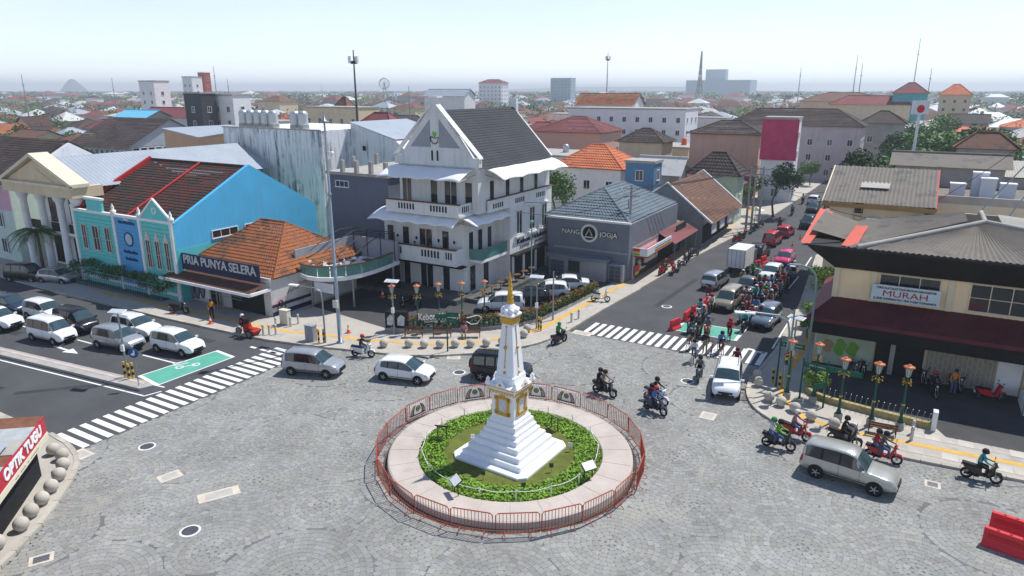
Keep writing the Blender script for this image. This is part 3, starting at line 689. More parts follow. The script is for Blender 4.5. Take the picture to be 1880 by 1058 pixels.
for i, (p, lb) in enumerate(LP):
    o = lamp if i == 0 else copy_tree(lamp); c = W(*p); o.location = (c.x,c.y,.12); o.rotation_euler = (0,0,random.uniform(0,6))
    tag(o, 'ornate green and gold lamp post %s' % lb, 'street lamp', 'ornate lamp posts')
def bench(c, rz, label):
    t = thing('bench', label, 'bench', (c.x,c.y,.12), rz, 'street benches')
    for i in range(4): B(-.75,.75,-.22+i*.12,-.12+i*.12,.42,.46).build('seat_slat', wood, t, local=True)
    for z in (.6,.74): MB().cbox((0,.3,z), (1.5,.03,.1)).build('back_slat', wood, t, local=True)
    for x in (-.68,.68): MB().tube([(x,-.22,0),(x,-.22,.42),(x,.26,.42),(x,.32,.85)], .025, 5).tube([(x,.24,.42),(x,.24,0)], .025, 5).tube([(x,-.22,.42),(x,-.24,.62),(x,.28,.66)], .02, 5).build('leg', black, t, local=True)
for px, lb in ((760,'dark slatted bench, leftmost of three on the cafe corner'),(812,'dark slatted bench, middle one of three on the cafe corner'),(865,'dark slatted bench with a seated person at its left end')):
    c = W(px, 622); bench(c, R(31), lb)
bench(W(1618,800), R(183), 'reddish slatted bench on the pavement before the shop lamp posts')
# cylinder bollards
def bollards(pts, label, group, m=None, h=.8):
    pr = None
    for i, p in enumerate(pts):
        c = W(*p)
        o = thing('steel_bollard', label % ORD[i], 'bollard', (c.x,c.y,.12), 0, group)
        if pr is None: a = MB().lathe((0,0,0), [(.09,0),(.09,h),(.07,h+.05),(.001,h+.06)], 12).build('post', m or mat('pale_metal', (.52,.53,.54), .4, .06, metal=.3), o, local=True); b = MB().lathe((0,0,0), [(.093,h-.15),(.093,h-.09)], 12).build('band', steel, o, local=True); pr = (a, b)
        else:
            for q in pr: k = q.copy(); C.objects.link(k); k.parent = o
bollards([(484,617),(495,617),(507,617),(507,603),(534,602),(548,597)], 'pale cylindrical bollard by the kiosk corner entrance, %s of six', 'pale bollards beside the painted kiosk')
bollards([(1049,594),(1062,588)], 'steel bollard beside the orange hedge, %s of two', 'steel bollards beside the hedge'); bollards([(1672,812),(1674,800)], 'steel bollard at the right pavement edge, %s of two', 'steel bollards on the shop pavement')
def striped(px, py, label, z=.12, r=.075, h=1.1):
    c = W(px, py); t = thing('striped_post', label, 'bollard', (c.x,c.y,z))
    for k in range(5): MB().lathe((0,0,0), [(r,k*h/5),(r,(k+1)*h/5)], 10).build('yellow_band' if k % 2 == 0 else 'black_band', yellow if k % 2 == 0 else black, t, local=True)
    MB().lathe((0,0,0), [(r,h),(.001,h+.03)], 10).build('cap', yellow, t, local=True)
striped(231,697,'yellow and black post on the median tip, left one',.2); striped(239,701,'yellow and black post on the median tip, middle one',.2); striped(246,699,'yellow and black post on the median tip, right one',.2)
striped(586,632,'yellow and black post left of the tall camera pole'); striped(595,632,'yellow and black post next to the tall camera pole'); striped(1418,705,'yellow and black post at the shop corner, left one'); striped(1430,716,'yellow and black post at the shop corner, right one'); striped(989,608,'yellow and black post beside the hedge, left'); striped(993,610,'yellow and black post beside the hedge, right')
def cone(px, py, label, z=.12):
    c = W(px, py); t = thing('traffic_cone', label, 'cone', (c.x,c.y,z))
    B(-.2,.2,-.2,.2,0,.04).build('base', orange, t, local=True); MB().lathe((0,0,0), [(.15,.04),(.1,.3),(.07,.5),(.03,.72),(.001,.73)], 12).build('body', orange, t, local=True); MB().lathe((0,0,0), [(.103,.3),(.075,.48)], 12).build('stripe', white, t, local=True)
for a in ((581,612,'orange traffic cone left of the camera pole'),(640,614,'orange traffic cone right of the camera pole'),(703,548,'orange traffic cone in the cafe forecourt'),(387,597,'orange traffic cone on the pavement near the pedicab'),(1129,515,'orange traffic cone at the grey shop front'),(317,577,'orange cone by the parked motorbikes')): cone(*a)
for i, (px, py) in enumerate(((1469,440),(1455,452),(1436,466),(1415,482),(1401,492))): cone(px, py, 'orange cone on the right road divider, %s counting from the far end' % ORD[i], 0)
def barrier(c, rz, label, L=1.25):
    t = thing('water_barrier', label, 'barrier', (c.x,c.y,0), rz, 'red plastic water barriers'); h = L/2
    MB().extr([(-.25,0),(.25,0),(.25,.12),(.13,.3),(.1,.85),(-.1,.85),(-.13,.3),(-.25,.12)], 'X', -h, h).build('shell', redplastic, t, local=True)
    for x in (-.45,0,.45): MB().lathe((x,0,.85), [(.06,0),(.06,.03),(.001,.04)], 8).build('plug', redplastic, t, local=True)
    for y in (-.135,.135): B(-h+.15,h-.15,min(y,y*1.1),max(y,y*1.1),.42,.62).build('groove_shade', mat('red_plastic_shade', (.5,.02,.03), .5, .1), t, local=True)  # raised strips in darker red; the groove's shade is put into the colour
for i, (px, py) in enumerate(((1239,602),(1261,586),(1277,575),(1290,566),(1300,557),(1390,490),(1401,482))):
    barrier(W(px, py+2), R(80+random.uniform(-12,12)), 'red plastic water barrier along the right road centre, %s from the crosswalk' % ORD[i])
barrier(W(1850,1014), R(-12), 'red plastic water barrier at the lower right edge, front one', 1.9); barrier(W(1862,984), R(-10), 'red plastic water barrier at the lower right edge, rear one', 1.9)
# solar lamps and poles
def solar(px, py, label, h=4.2, rz=0, z=.12):
    c = W(px, py); t = thing('solar_street_light', label, 'street light', (c.x,c.y,z), rz)
    MB().lathe((0,0,0), [(.09,0),(.07,.4),(.055,h)], 8).build('pole', steel, t, local=True)
    MB().cbox((0,0,h+.12), (1.1,.5,.05), 0, R(12)).build('panel_frame', white, t, local=True); MB().cbox((0,0,h+.155), (1.0,.42,.012), 0, R(12)).build('solar_panel', mat('solar_cell', (.45,.5,.55), .3, .1, 8), t, local=True)
    B(-.12,.12,-.14,-.02,h*.42,h*.42+.45).build('battery_box', white, t, local=True)
solar(236,698,'solar street light on the median tip in front of the car queue', 4.6, R(20), .2); solar(724,616,'solar street light beside the black sign box', 4.3, R(15)); solar(985,606,'solar street light rising from the orange hedge', 4.3, R(15))
solar(1449,700,'solar panel light on the shop corner behind the signs', 4.3, R(-20))
# tall camera pole
c = W(625,632); t = thing('camera_pole', 'tall tapering grey pole with a round dish on top at the cafe corner', 'pole', (c.x,c.y,.12))
MB().lathe((0,0,0), [(.3,0),(.3,.08),(.16,.1),(.15,3),(.13,6),(.11,6.02),(.10,11),(.085,11.02),(.07,16.8)], 12).build('mast', mat('galvanised', (.30,.36,.40), .4, .08, metal=.5), t, local=True)
MB().lathe((0,0,16.6), [(.001,0),(.32,.02),(.34,.12),(.1,.2),(.02,.9),(.005,2.6)], 14).build('dish', steel, t, local=True)
for z in (6, 11.4): MB().lathe((0,0,z), [(.14,0),(.16,.05),(.16,.2),(.12,.25)], 10).build('joint_collar', steel, t, local=True)
MB().tube([(0,0,14.6),(.35,.1,14.6)], .03, 5).ball((.42,.12,14.5), .14, 10).build('dome_camera', white, t, local=True); B(-.22,.22,-.3,-.12,2.9,3.5).build('control_box', mat('beige_box', (.6,.57,.48), .5, .05), t, local=True)
c = W(598,632); t = thing('curved_lamp_post', 'slim pale curved arm street lamp beside the tall camera pole', 'street lamp', (c.x,c.y,.12)); MB().tube([(0,0,0),(0,0,3.6),(-.1,.0,4.1),(-.5,-.1,4.35),(-2.4,-.5,4.45)], [.07,.06,.05,.045,.035], 8).build('pole', steel, t, local=True); MB().cbox((-2.4,-.5,4.43), (.8,.35,.1), .2).build('lamp_head', white, t, local=True)
c = W(292,545); t = thing('curved_lamp_post', 'green curved arm street lamp in front of the turquoise building', 'street lamp', (c.x,c.y,.12)); MB().tube([(0,0,0),(0,0,6),(-.15,0,6.7),(-.7,-.05,7.05),(-2.8,-.2,7.1)], [.08,.07,.06,.05,.04], 8).build('pole', mat('green_pole', (.05,.2,.13), .5, .1), t, local=True); MB().cbox((-3,-.22,7.08), (.7,.25,.1)).build('lamp_head', white, t, local=True)
# signal poles right
def sig(px, py, pts, label, m=steel, head=True):
    c = W(px, py); t = thing('signal_pole', label, 'signal pole', (c.x,c.y,.12)); MB().tube(pts, [.09]+[.07]*(len(pts)-2)+[.05], 8).build('pole', m, t, local=True)
    e = Vector(pts[-1])
    if head: MB().cbox(e+Vector((0,0,-.1)), (1.25,.4,.08), R(20)).build('solar_panel', white, t, local=True)
    return t
galv = MATS['galvanised']
sig(1437,716,[(0,0,0),(0,0,3.9),(-.15,-.05,4.6),(-.7,-.3,5.0),(-2.6,-1.4,5.3)],'grey signal pole with a long arm reaching left over the right road', galv)
t = sig(1478,690,[(0,0,0),(0,0,6.3),(-.15,0,7.1),(-.5,-.1,7.5),(-1.1,-.3,7.7)],'tall curved grey street lamp at the right shop corner', mat('pole_bluegreen', (.16,.26,.25), .45, .1), False); MB().cbox((-1.4,-.4,7.7), (.7,.25,.1), R(15)).build('lamp_head', steel, t, local=True)
t = sig(1441,722,[(0,0,0),(0,0,5.6)],'straight grey signal pole at the shop corner carrying lights', MATS['pole_bluegreen'], False)
for z, m in ((2.6,red),(2.3,yellow),(2.0,green)): MB().ball((-.12,-.1,z), .11, 8).build('signal_lamp', m, t, local=True)
B(-.2,.02,-.06,.12,1.85,2.8).build('signal_housing', black, t, local=True)
c = W(975,570); t = thing('signal_pole', 'green slim lamp pole rising beside the parked cars at the cafe', 'signal pole', (c.x,c.y,.12)); MB().tube([(0,0,0),(0,0,7.6)], [.08,.05], 8).build('pole', MATS['pole_bluegreen'], t, local=True); MB().lathe((0,0,7.6), [(.04,0),(.2,.35),(.16,.4),(.001,.3)], 8).build('fork_lamp', MATS['pole_bluegreen'], t, local=True)
for px, py, h_, lb in ((1015,590,4.2,'by the orange hedge'),(1148,500,7.8,'at the corner of the grey shop')): 
    c = W(px, py); t = thing('utility_pole', 'thin grey post %s' % lb, 'pole', (c.x,c.y,.12)); MB().tube([(0,0,0),(0,0,h_)], [.08,.06], 8).build('post', steel, t, local=True); MB().lathe((0,0,h_), [(.07,0),(.09,.03),(.001,.06)], 8).build('cap', steel, t, local=True)
# green direction signs
def dsign(px, py, h_, blades, label):
    c = W(px, py); t = thing('direction_sign', label, 'sign', (c.x,c.y,.12)); MB().tube([(0,0,0),(0,0,h_+.2)], [.06,.045], 8).build('post', green, t, local=True)
    for (z, rz, L_, s) in blades:
        d = Vector((math.cos(rz), math.sin(rz), 0)); b = MB().cbox(d*L_/2+Vector((0,0,z)), (L_,.04,.34), rz).build('blade', mat('sign_green', (.01,.10,.065), .45, .08), t, local=True)
        x = text(b, s, (0,0,0), .09, '-Y', white, .004); x.location = d*L_/2+Vector((0,0,z))+Vector((d.y,-d.x,0))*.03; x.rotation_euler = (R(90),0,rz)
dsign(822,648,3.0,[(2.9,R(25),.9,'- - - - -'),(2.5,R(10),.8,'- - - -'),(2.75,R(205),.9,'- - - - -')],'green finger direction sign on the cafe corner kerb')
dsign(1424,712,3.2,[(3.0,R(0),1.5,'JL. P. DIPONEGORO')],'green blade direction sign nearest the signal pole')
dsign(1467,735,2.6,[(2.4,R(-12),1.7,'JEND. SUDIRMAN')],'green blade direction sign left of the small tree')
dsign(1510,752,2.9,[(2.6,R(-8),1.9,'- - - - - - -'),(1.5,R(225),.9,'- - - -')],'green blade direction sign pointing right before the shop')
c = W(255,708,.2); t = thing('keep_left_sign', 'round blue sign with a white arrow on the median tip', 'sign', (c.x,c.y,.2), R(30)); MB().tube([(0,0,0),(0,0,2.2)], .03, 6).build('post', steel, t, local=True)
d = MB().wheel((0,-.04,2.3), .33, .03, 20).build('disc', mat('sign_blue', (.02,.09,.24), .4), t, local=True); MB().mi(0).cbox((.05,-.065,2.35), (.09,.01,.34), 0).add([(-.2,-.07,2.2),(.05,-.07,2.1),(-.02,-.07,2.36)], [(0,1,2)]).build('arrow', white, d, local=True)
for px, py, lb, m in ((572,628,'painted utility cabinet beside the camera pole', midgrey),(525,598,'pale utility cabinet against the painted kiosk wall', MATS['beige_box']),(1131,492,'white utility cabinet beside the convenience shop', white)):
    c = W(px, py); t = thing('utility_cabinet', lb, 'cabinet', (c.x,c.y,.12), R(5)); B(-.42,.42,-.25,.25,0,.1).build('plinth', conc, t, local=True); B(-.4,.4,-.23,.23,.1,1.25).build('case', m, t, local=True); B(-.44,.44,-.27,.27,1.25,1.3).build('lid', m, t, local=True); B(-.34,.34,-.245,-.23,.2,1.15).build('door', m, t, local=True)
# black notice box at the hedge end
c = W(718,612); t = thing('notice_box', 'black box sign with pale posters at the left end of the hedge', 'sign box', (-17.9,12.55,.12), R(25))
B(-.95,.95,-.35,.35,0,.35).build('stone_plinth', conc, t, local=True); B(-.9,.9,-.3,.3,.35,1.7).build('case', black, t, local=True)
for x in (-.45,.4): MB().extr([(x-.3,.6),(x+.25,.55),(x+.32,1.3),(x,1.5),(x-.28,1.2)], 'Y', -.325, -.302).build('poster', mat('poster_grey', (.55,.57,.58), .6, .3, 5), t, local=True)
# ------------------------------------------------------------------ near buildings
def bldg(name, label, loc, cat='building'): return thing(name, label, cat, loc)
def awning(par, p0, p1, out, z1, z0, n, m, bulge=.25, name='awning'):
    """tensile membrane: wall line p0->p1 at z1, reaching out by vector `out` to a scalloped edge at z0"""
    p0, p1, out = Vector(p0+(0,)), Vector(p1+(0,)), Vector(out+(0,)); nu, nv = n*6, 8; mb = MB(); vs = []
    for i in range(nu+1):
        u = i/nu; fr = (u*n) % 1.; sc = math.sin(math.pi*fr)
        for j in range(nv+1):
            v = j/nv; q = p0.lerp(p1, u)+out*v*(1-.10*sc*v)
            z = z1+(z0-z1)*v**1.4+.6*bulge*math.sin(math.pi*v)*.8-.10*(1-sc)*math.sin(math.pi*v)+.08*sc*v
            vs.append((q.x,q.y,z))
    k = nv+1; mb.add(vs, [(i*k+j,i*k+j+1,(i+1)*k+j+1,(i+1)*k+j) for i in range(nu) for j in range(nv)], True)
    o = mb.build(name, m, par)
    sm_ = o.modifiers.new('s', 'SOLIDIFY'); sm_.thickness = .03
    for i in range(n+1):
        q = p0.lerp(p1, i/n); MB().tube([(q.x,q.y,z1-.5), (q.x+out.x,q.y+out.y,z0-.02)], .035, 6).build('awning_strut', steel, o)
    return o
def slots(par, face, pl, u0, u1, z0, z1, groups, m=dark):
    """groups of vertical slits in a parapet"""
    sg = -1 if face[0] == '-' else 1
    for (a, b, n) in groups:
        for i in range(n):
            u = a+(b-a)*(i+.5)/n; w_ = (b-a)/n*.28; lo, hi = sorted((pl, pl+sg*.012))
            (B(u-w_,u+w_,lo,hi,z0,z1) if face[1] == 'Y' else B(lo,hi,u-w_,u+w_,z0,z1)).build('parapet_slit', m, par)
membrane = mat('white_membrane', (.82,.82,.82), .6, .03, 1.)
cafew = mat('cafe_render', (.69,.69,.67), .7, .06, .7, streak=.4)
cafeg = mat('cafe_grey_panel', (.30,.32,.34), .7, .06)
cf = bldg('cafe_building', 'white four storey cafe building with steep slate gable roof and tensile awnings', (-23,30,.1))
B(-28,-18.6,23.4,38,.1,8).build('lower_wall', cafew, cf); B(-26.3,-17.3,24,38.2,8.0,12.25).build('upper_wall', cafew, cf); B(-18.7,-17,29.2,38.2,.1,8.72).build('wing_wall', cafew, cf)
B(-27.6,-18.4,21.8,23.5,3.35,3.6).build('balcony_slab', cafew, cf); B(-27.5,-18.5,21.8,21.95,3.6,4.85).build('balcony_parapet', cafew, cf); B(-18.65,-18.5,21.97,23.4,3.6,4.85).build('balcony_parapet', cafew, cf)
B(-27.6,-18.4,21.7,22.05,4.85,4.93).build('balcony_rail', wood, cf); slots(cf, '-Y', 21.8, 0,0,3.95,4.6,((-26.6,-24.6,6),(-22.4,-20.2,6),(-19.6,-18.8,3)))
B(-26.4,-17.9,21.8,24.1,7.9,8.12).build('balcony_slab', cafew, cf); B(-26.3,-18,21.8,21.95,8.12,9.05).build('balcony_parapet', cafew, cf); B(-18.15,-18,21.97,25.2,8.12,9.05).build('balcony_parapet', cafew, cf)
B(-26.4,-17.9,21.7,22.05,9.05,9.13).build('balcony_rail', wood, cf); slots(cf, '-Y', 21.8, 0,0,8.3,8.85,((-24.9,-22.9,6),(-21.2,-19.2,6))); slots(cf, '+X', -18, 0,0,8.3,8.85,((22.3,23.5,4),))
B(-18.6,-17,25.3,29.2,7.95,8.1).build('terrace_slab', cafew, cf); B(-17.15,-17,25.3,38.2,8.722,9.1).build('terrace_parapet', cafew, cf); B(-17.2,-16.9,25.3,38.25,9.1,9.17).build('balcony_rail', wood, cf); slots(cf, '+X', -17, 0,0,8.2,8.68,((30.2,32.2,5),(34.6,36.6,5)))
B(-17.15,-17,25.3,29.19,8.1,8.72).build('terrace_parapet', cafew, cf); slots(cf, '+X', -17, 0,0,8.25,8.7,((26,28,5),))
awning(cf, (-26.9,24.0), (-17.6,24.0), (0,-2.75), 12.1, 11.2, 4, membrane); awning(cf, (-17.3,25.2), (-17.3,38.6), (2.1,0), 12.0, 11.1, 4, membrane)
awning(cf, (-28.0,23.4), (-18.2,23.4), (0,-2.5), 8.0, 7.15, 5, membrane, .2); awning(cf, (-18.6,22.4), (-18.6,29.2), (2.0,.3), 7.85, 7.1, 3, membrane, .2)
B(-18.6,-17.2,24.3,29.15,3.3,3.55).build('balcony_slab', white, cf)
for y in (24.3,25.5,26.7,27.9): B(-17.26,-17.22,y,y+1.16,3.6,4.6).build('glass_panel', mat('green_glass', (.10,.24,.21), .1, .1, spec=.7), cf)
B(-18.58,-17.3,24.32,24.36,3.6,4.6).build('glass_panel', MATS['green_glass'], cf); B(-17.28,-17.2,24.3,29.1,4.6,4.66).build('glass_rail', steel, cf)
for (x, w_) in ((-27.2,.9),(-25.3,.9),(-22.9,1.6),(-20.6,.9)):
    for z0, z1, y in ((.25,2.9,23.4),(3.7,6.3,23.4)): win(cf, '-Y', y, x-w_/2, x+w_/2, z0, z1, cafew, glass, 1 if w_ > 1 else 0)
for (x, w_) in ((-25.4,1.2),(-22.2,.9),(-20.3,1.5),(-18.3,.9)): win(cf, '-Y', 24, x-w_/2, x+w_/2, 8.25, 10.9, cafew, glass, 1 if w_ > 1 else 0)
for y in (24.6,26.2,27.9): win(cf, '+X', -18.6, y-.45, y+.45, 3.7, 6.2, cafew, glass, 0)
for y in (24.8,27.2): win(cf, '+X', -18.6, y-.55, y+.55, .3, 2.9, cafew, glass, 0)
for y in (31.0,33.7,36.4): win(cf, '+X', -17, y-.6, y+.6, 5.0, 7.4, cafew, glass, 1, 0, .1); B(-17,-16.75,y-.85,y+.85,4.72,4.9).build('window_sill', white, cf); B(-17,-16.8,y-.8,y+.8,7.5,7.62).build('window_hood', white, cf)
for y in (26.3,29.2,32,35): win(cf, '+X', -17.3, y-.45, y+.45, 8.4, 10.9, cafew, glass, 0)
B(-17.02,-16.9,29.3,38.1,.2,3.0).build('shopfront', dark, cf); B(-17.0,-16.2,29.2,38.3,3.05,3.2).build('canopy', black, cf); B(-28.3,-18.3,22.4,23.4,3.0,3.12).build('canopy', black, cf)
for y in (29.4,31.6,34.2,36.6): B(-16.9,-16.8,y,y+.35,.15,3.05).build('pilaster', cafew, cf)
for x, s_ in ((-26.3,-1),(-24,-1),(-21.4,-1),(-19.6,-1)): MB().lathe((x,23.3,5.2), [(.001,-.15),(.1,0),(.08,.2)], 8).build('wall_lamp', black, cf)
text(cf, 'Kebon Ndalem', (-16.95,33.8,4.2), .5, '+X', black, .03, bold=.008, width=6.4); text(cf, 'COFFEE  &  EATERY', (-16.96,33.8,3.62), .2, '+X', black, .02, width=5.2)
rf = MB(); xm, ap, bs = -21.8, 17.2, 12.25
tiles(rf, (-17.0,24.2,bs-.15), (-17.0,38.2,bs-.15), (xm,38.2,ap), (xm,24.2,ap), .3, .3, .025); tiles(rf, (-26.6,38.2,bs-.15), (-26.6,24.2,bs-.15), (xm,24.2,ap), (xm,38.2,ap), .3, .3, .025)
rf.build('roof', t_slate, cf, fix=False)['kind'] = 'stuff'
MB().extr([(-26.5,bs),(-17.1,bs),(xm,ap-.1)], 'Y', 38.2, 38.5).build('gable_wall', cafew, cf); B(xm-.4,xm+.4,38.1,38.6,ap-.5,ap+.9).build('chimney', cafew, cf)
for y0, y1 in ((23.75,24.25),):
    MB().extr([(-26.6,bs),(-17.0,bs),(-17.0,bs+.75),(-17.75,bs+.8),(xm+.35,ap+.45),(xm+.35,ap+1.1),(xm-.35,ap+1.1),(xm-.35,ap+.45),(-25.85,bs+.8),(-26.6,bs+.75)], 'Y', y0, y1).build('gable_wall', cafew, cf)
MB().extr([(xm-.9,13.9),(xm-.5,13.9),(xm-.5,15.75)], 'Y', 23.70, 23.75)
MB().extr([(-24.6,13.9),(xm-.5,13.9),(xm-.5,16.4)], 'Y', 23.71, 23.75).build('gable_panel', cafeg, cf); MB().extr([(xm+.5,13.9),(-19.0,13.9),(xm+.5,16.4)], 'Y', 23.71, 23.75).build('gable_panel', cafeg, cf)
for s_ in (-1,1): MB().extr([(xm+s_*.3,17.75),(xm+s_*4.9,13.1),(xm+s_*4.9,12.98),(xm+s_*.3,17.6)], 'Y', 23.6, 24.3).build('coping', white, cf)
B(xm-.5,xm+.5,23.55,24.45,18.3,18.45).build('finial_cap', white, cf); win(cf, '-Y', 23.75, xm-.5, xm-.1, 12.6, 13.7, white, glass, 0); win(cf, '-Y', 23.75, xm+.1, xm+.5, 12.6, 13.7, white, glass, 0)
MB().tube([(xm-.42,23.68,14.85),(xm-.4,23.68,14.5),(xm-.2,23.68,14.25),(xm+.1,23.68,14.2),(xm+.36,23.68,14.4),(xm+.46,23.68,14.8),(xm+.1,23.68,14.72),(xm-.42,23.68,14.85)], .04, 6).build('cup_logo', black, cf)
MB().extr([(xm-.15,14.95),(xm+.02,14.85),(xm+.2,15.05),(xm+.18,15.3),(xm,15.15),(xm-.12,15.35),(xm-.2,15.15)], 'Y', 23.66, 23.72).build('leaf_logo', mat('logo_green', (.15,.5,.03), .5, .05), cf)
B(-29,-17.6,20.6,23.4,.1,.55).build('terrace_plinth', mat('dark_stone', (.10,.10,.095), .85, .25, 2), cf); B(-17.6,-15.6,22,38.4,.1,.5).build('terrace_plinth', MATS['dark_stone'], cf)
rs = random.Random(2)
for i in range(9):
    x, y = (-16.3, 23+i*1.6) if i < 7 else (-26+(i-7)*3, 21.6); t = thing('cafe_table', 'small dark terrace table by the cafe wall, %s in the row' % ORD[i], 'table', (x,y,.5 if i < 7 else .55), rs.uniform(0,3), 'cafe terrace tables')
    MB().lathe((0,0,0), [(.22,0),(.2,.03),(.03,.05),(.03,.7)], 8).build('pedestal', black, t, local=True); B(-.35,.35,-.35,.35,.7,.74).build('table_top', wood, t, local=True)
# curved terrace and the garage below it
tr = bldg('curved_terrace', 'curved roof terrace with greenish glass railing above a dark garage', (-27,17,.1))
arc = [(-29.4,13.4),(-28.2,13.0),(-27,13.1),(-26,13.6),(-25.1,14.6),(-24.6,16),(-24.5,18),(-24.7,20.5)]
pl = arc+[(-24.8,21.6),(-30.5,21.6),(-30.5,13.6)]
MB().prism(pl, 2.9, 3.25).build('terrace_slab', white, tr)
for a, b in zip(arc, arc[1:]):
    a, b = Vector(a+(0,)), Vector(b+(0,)); d = (b-a); L_ = d.length; MB().cbox(((a+b)/2+Vector((0,0,3.75)))[:], (L_-.06,.04,.9), math.atan2(d.y,d.x)).build('glass_panel', MATS['green_glass'], tr); MB().cbox(((a+b)/2+Vector((0,0,4.25)))[:], (L_,.25,.09), math.atan2(d.y,d.x)).build('top_rail', wood, tr)
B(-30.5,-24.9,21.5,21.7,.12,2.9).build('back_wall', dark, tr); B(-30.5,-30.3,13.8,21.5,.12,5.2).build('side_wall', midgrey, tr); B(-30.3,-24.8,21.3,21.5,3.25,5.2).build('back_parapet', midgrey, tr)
for x, y in ((-28.6,13.8),(-25.3,15.6),(-25,20.8)): MB().lathe((x,y,.12), [(.1,0),(.1,2.8)], 8).build('column', steel, tr)
for i in range(4):
    x = -30.2+i*1.7; MB().tube([(x,21.3,3.3),(x,21.3,6.0)], .06, 5).tube([(x,21.3,6.0),(x,19.5,6.15),(x+.2,17.3,5.7),(x+.3,15.2,4.9)], .045, 5).build('pergola_arch', mat('dark_steel', (.05,.045,.045), .5, .1), tr)
for y, z in ((21.3,6.0),(19.5,6.15)): MB().tube([(-30.2,y,z),(-25.0,y,z)], .045, 5).build('pergola_beam', MATS['dark_steel'], tr)
bn = B(-28.1,-25.9,13.45,13.5,1.9,2.75).build('banner', mat('banner_white', (.55,.58,.62), .6, .1, 3), tr); bn.location = (.35,-.1,0)
for i in range(4):
    t = thing('terrace_table', 'small wooden table with pale chairs on the curved terrace, %s from the front' % ORD[i], 'table', (-28.8+i*1.0,14.9+i*1.1,3.25), i, 'curved terrace tables'); B(-.4,.4,-.4,.4,.68,.73).build('table_top', wood, t, local=True); MB().tube([(0,0,0),(0,0,.68)], .04, 6).build('leg', black, t, local=True)
    for sx in (-.75,.75): B(sx-.2,sx+.2,-.2,.2,.4,.45).box(sx+(.16 if sx > 0 else -.2),sx+(.2 if sx > 0 else -.16),-.2,.2,.45,.85).box(sx-.18,sx-.15,-.18,-.15,0,.4).box(sx+.15,sx+.18,.15,.18,0,.4).box(sx-.18,sx-.15,.15,.18,0,.4).box(sx+.15,sx+.18,-.18,-.15,0,.4).build('chair', white, t, local=True)
# blue grey block behind
bg_ = bldg('blue_grey_block', 'plain dark blue grey block with concrete posts on its flat roof', (-32,30,.1))
B(-36,-28.2,24.5,36,.1,10.6).build('wall', mat('blue_grey_render', (.13,.155,.20), .75, .06, .6, streak=.3), bg_); B(-36.3,-28,24.2,36.2,10.6,10.9).build('roof_slab', conc, bg_); win(bg_, '-Y', 24.5, -35.2, -33.4, 9.3, 10.0, white, glass, 2)
for x in (-36,-34.1,-32.2,-30.3,-28.4): B(x-.18,x+.18,24.3,24.66,10.9,12.1).build('roof_post', conc, bg_)
for x in (-36,-28.4): 
    for y in (28.2,32): B(x-.18,x+.18,y-.18,y+.18,10.9,12.1).build('roof_post', conc, bg_)
hip_roof(bg_, -35,-27,37,44,10.2,2.6,t_orange,.4)
B(-34.8,-27.2,37.2,43.8,.1,10.2).build('rear_wall', conc, bg_)
# grey shop
ng = bldg('grey_shop', 'dark grey shop with a round emblem sign and blue grey tiled hip roof', (-11.5,40,.1))
B(-16.3,-7.1,36,52,.1,6.0).build('wall', greyw, ng); B(-16.4,-7.0,35.9,36.2,6.0,6.2).build('coping', offwhite, ng)
B(-15.4,-9.0,34.7,36,.1,2.2).build('porch_wall', midgrey, ng); B(-15.6,-8.8,34.3,36,2.2,2.5).build('porch_roof', greyw, ng); B(-12.9,-10.8,34.0,34.3,2.2,2.5).build('porch_roof', greyw, ng); B(-8.9,-7.3,35.2,36,.1,1.95).build('side_porch', midgrey, ng)
for x0, x1, y in ((-15.3,-13.6,34.7),(-8.8,-7.5,35.2)): win(ng, '-Y', y, x0, x1, .15, 1.85, greyw, mat('slate_door', (.06,.08,.10), .4, .1), 1, 3, .05, 'door')
win(ng, '-Y', 34.7, -13.2, -11.8, .7, 2.0, greyw, glass, 0); B(-15.5,-7.2,35.93,36,2.9,3.1).build('trim', midgrey, ng)
MB().wheel((-11.45,35.95,4.75), .95, .12, 28, 'Y', .72).build('emblem_ring', mat('sign_cream', (.7,.68,.6), .5), ng); MB().wheel((-11.45,35.97,4.75), .72, .08, 24).build('emblem_disc', black, ng)
MB().tube([(-11.8,35.9,4.5),(-11.45,35.9,5.2),(-11.1,35.9,4.5)], .06, 5).build('emblem_mark', MATS['sign_cream'], ng); B(-11.95,-10.95,35.9,35.93,4.28,4.4).build('emblem_bar', MATS['sign_cream'], ng)
for s_, x in (('NANG',-13.5),('JOGJA',-9.3)): text(ng, s_, (x,35.93,4.75), .5, '-Y', black, .03, bold=.06); text(ng, s_, (x,35.88,4.75), .5, '-Y', MATS['sign_cream'], .01, bold=.012)
hip_roof(ng, -17,-7.6,36.8,52,6.05,2.7,t_bluegrey,.2,'Y', step=.35)
# convenience shop, red awning shop
cs_ = bldg('convenience_shop', 'small convenience shop with striped canopy sign and asbestos roof', (-9,41,.1))
B(-12,-7,37.3,45,.1,3.4).build('wall', offwhite, cs_); corr(MB(), (-6.9,37.3,3.5), (-6.9,45.1,3.5), (-12.5,45.1,4.6), (-12.5,37.3,4.6), .25, .03).build('roof', asbestos, cs_)
B(-7,-6.92,37.8,44.8,.15,2.4).build('shopfront', glass, cs_); B(-7.0,-5.6,37.2,45,2.55,2.7).build('canopy_soffit', red, cs_)
sg = [mat('sign_white', (.7,.7,.7), .4), mat('sign_red', (.6,.03,.04), .45), mat('sign_yellow', (.75,.55,.03), .45), mat('sign_blue2', (.05,.2,.5), .45), mat('sign_green2', (.12,.4,.08), .45)]
B(-5.62,-5.5,37.2,45,2.7,3.5).build('sign_fascia', sg[0], cs_); B(-7.1,-5.5,37.1,37.2,2.7,3.5).build('sign_fascia', sg[0], cs_)
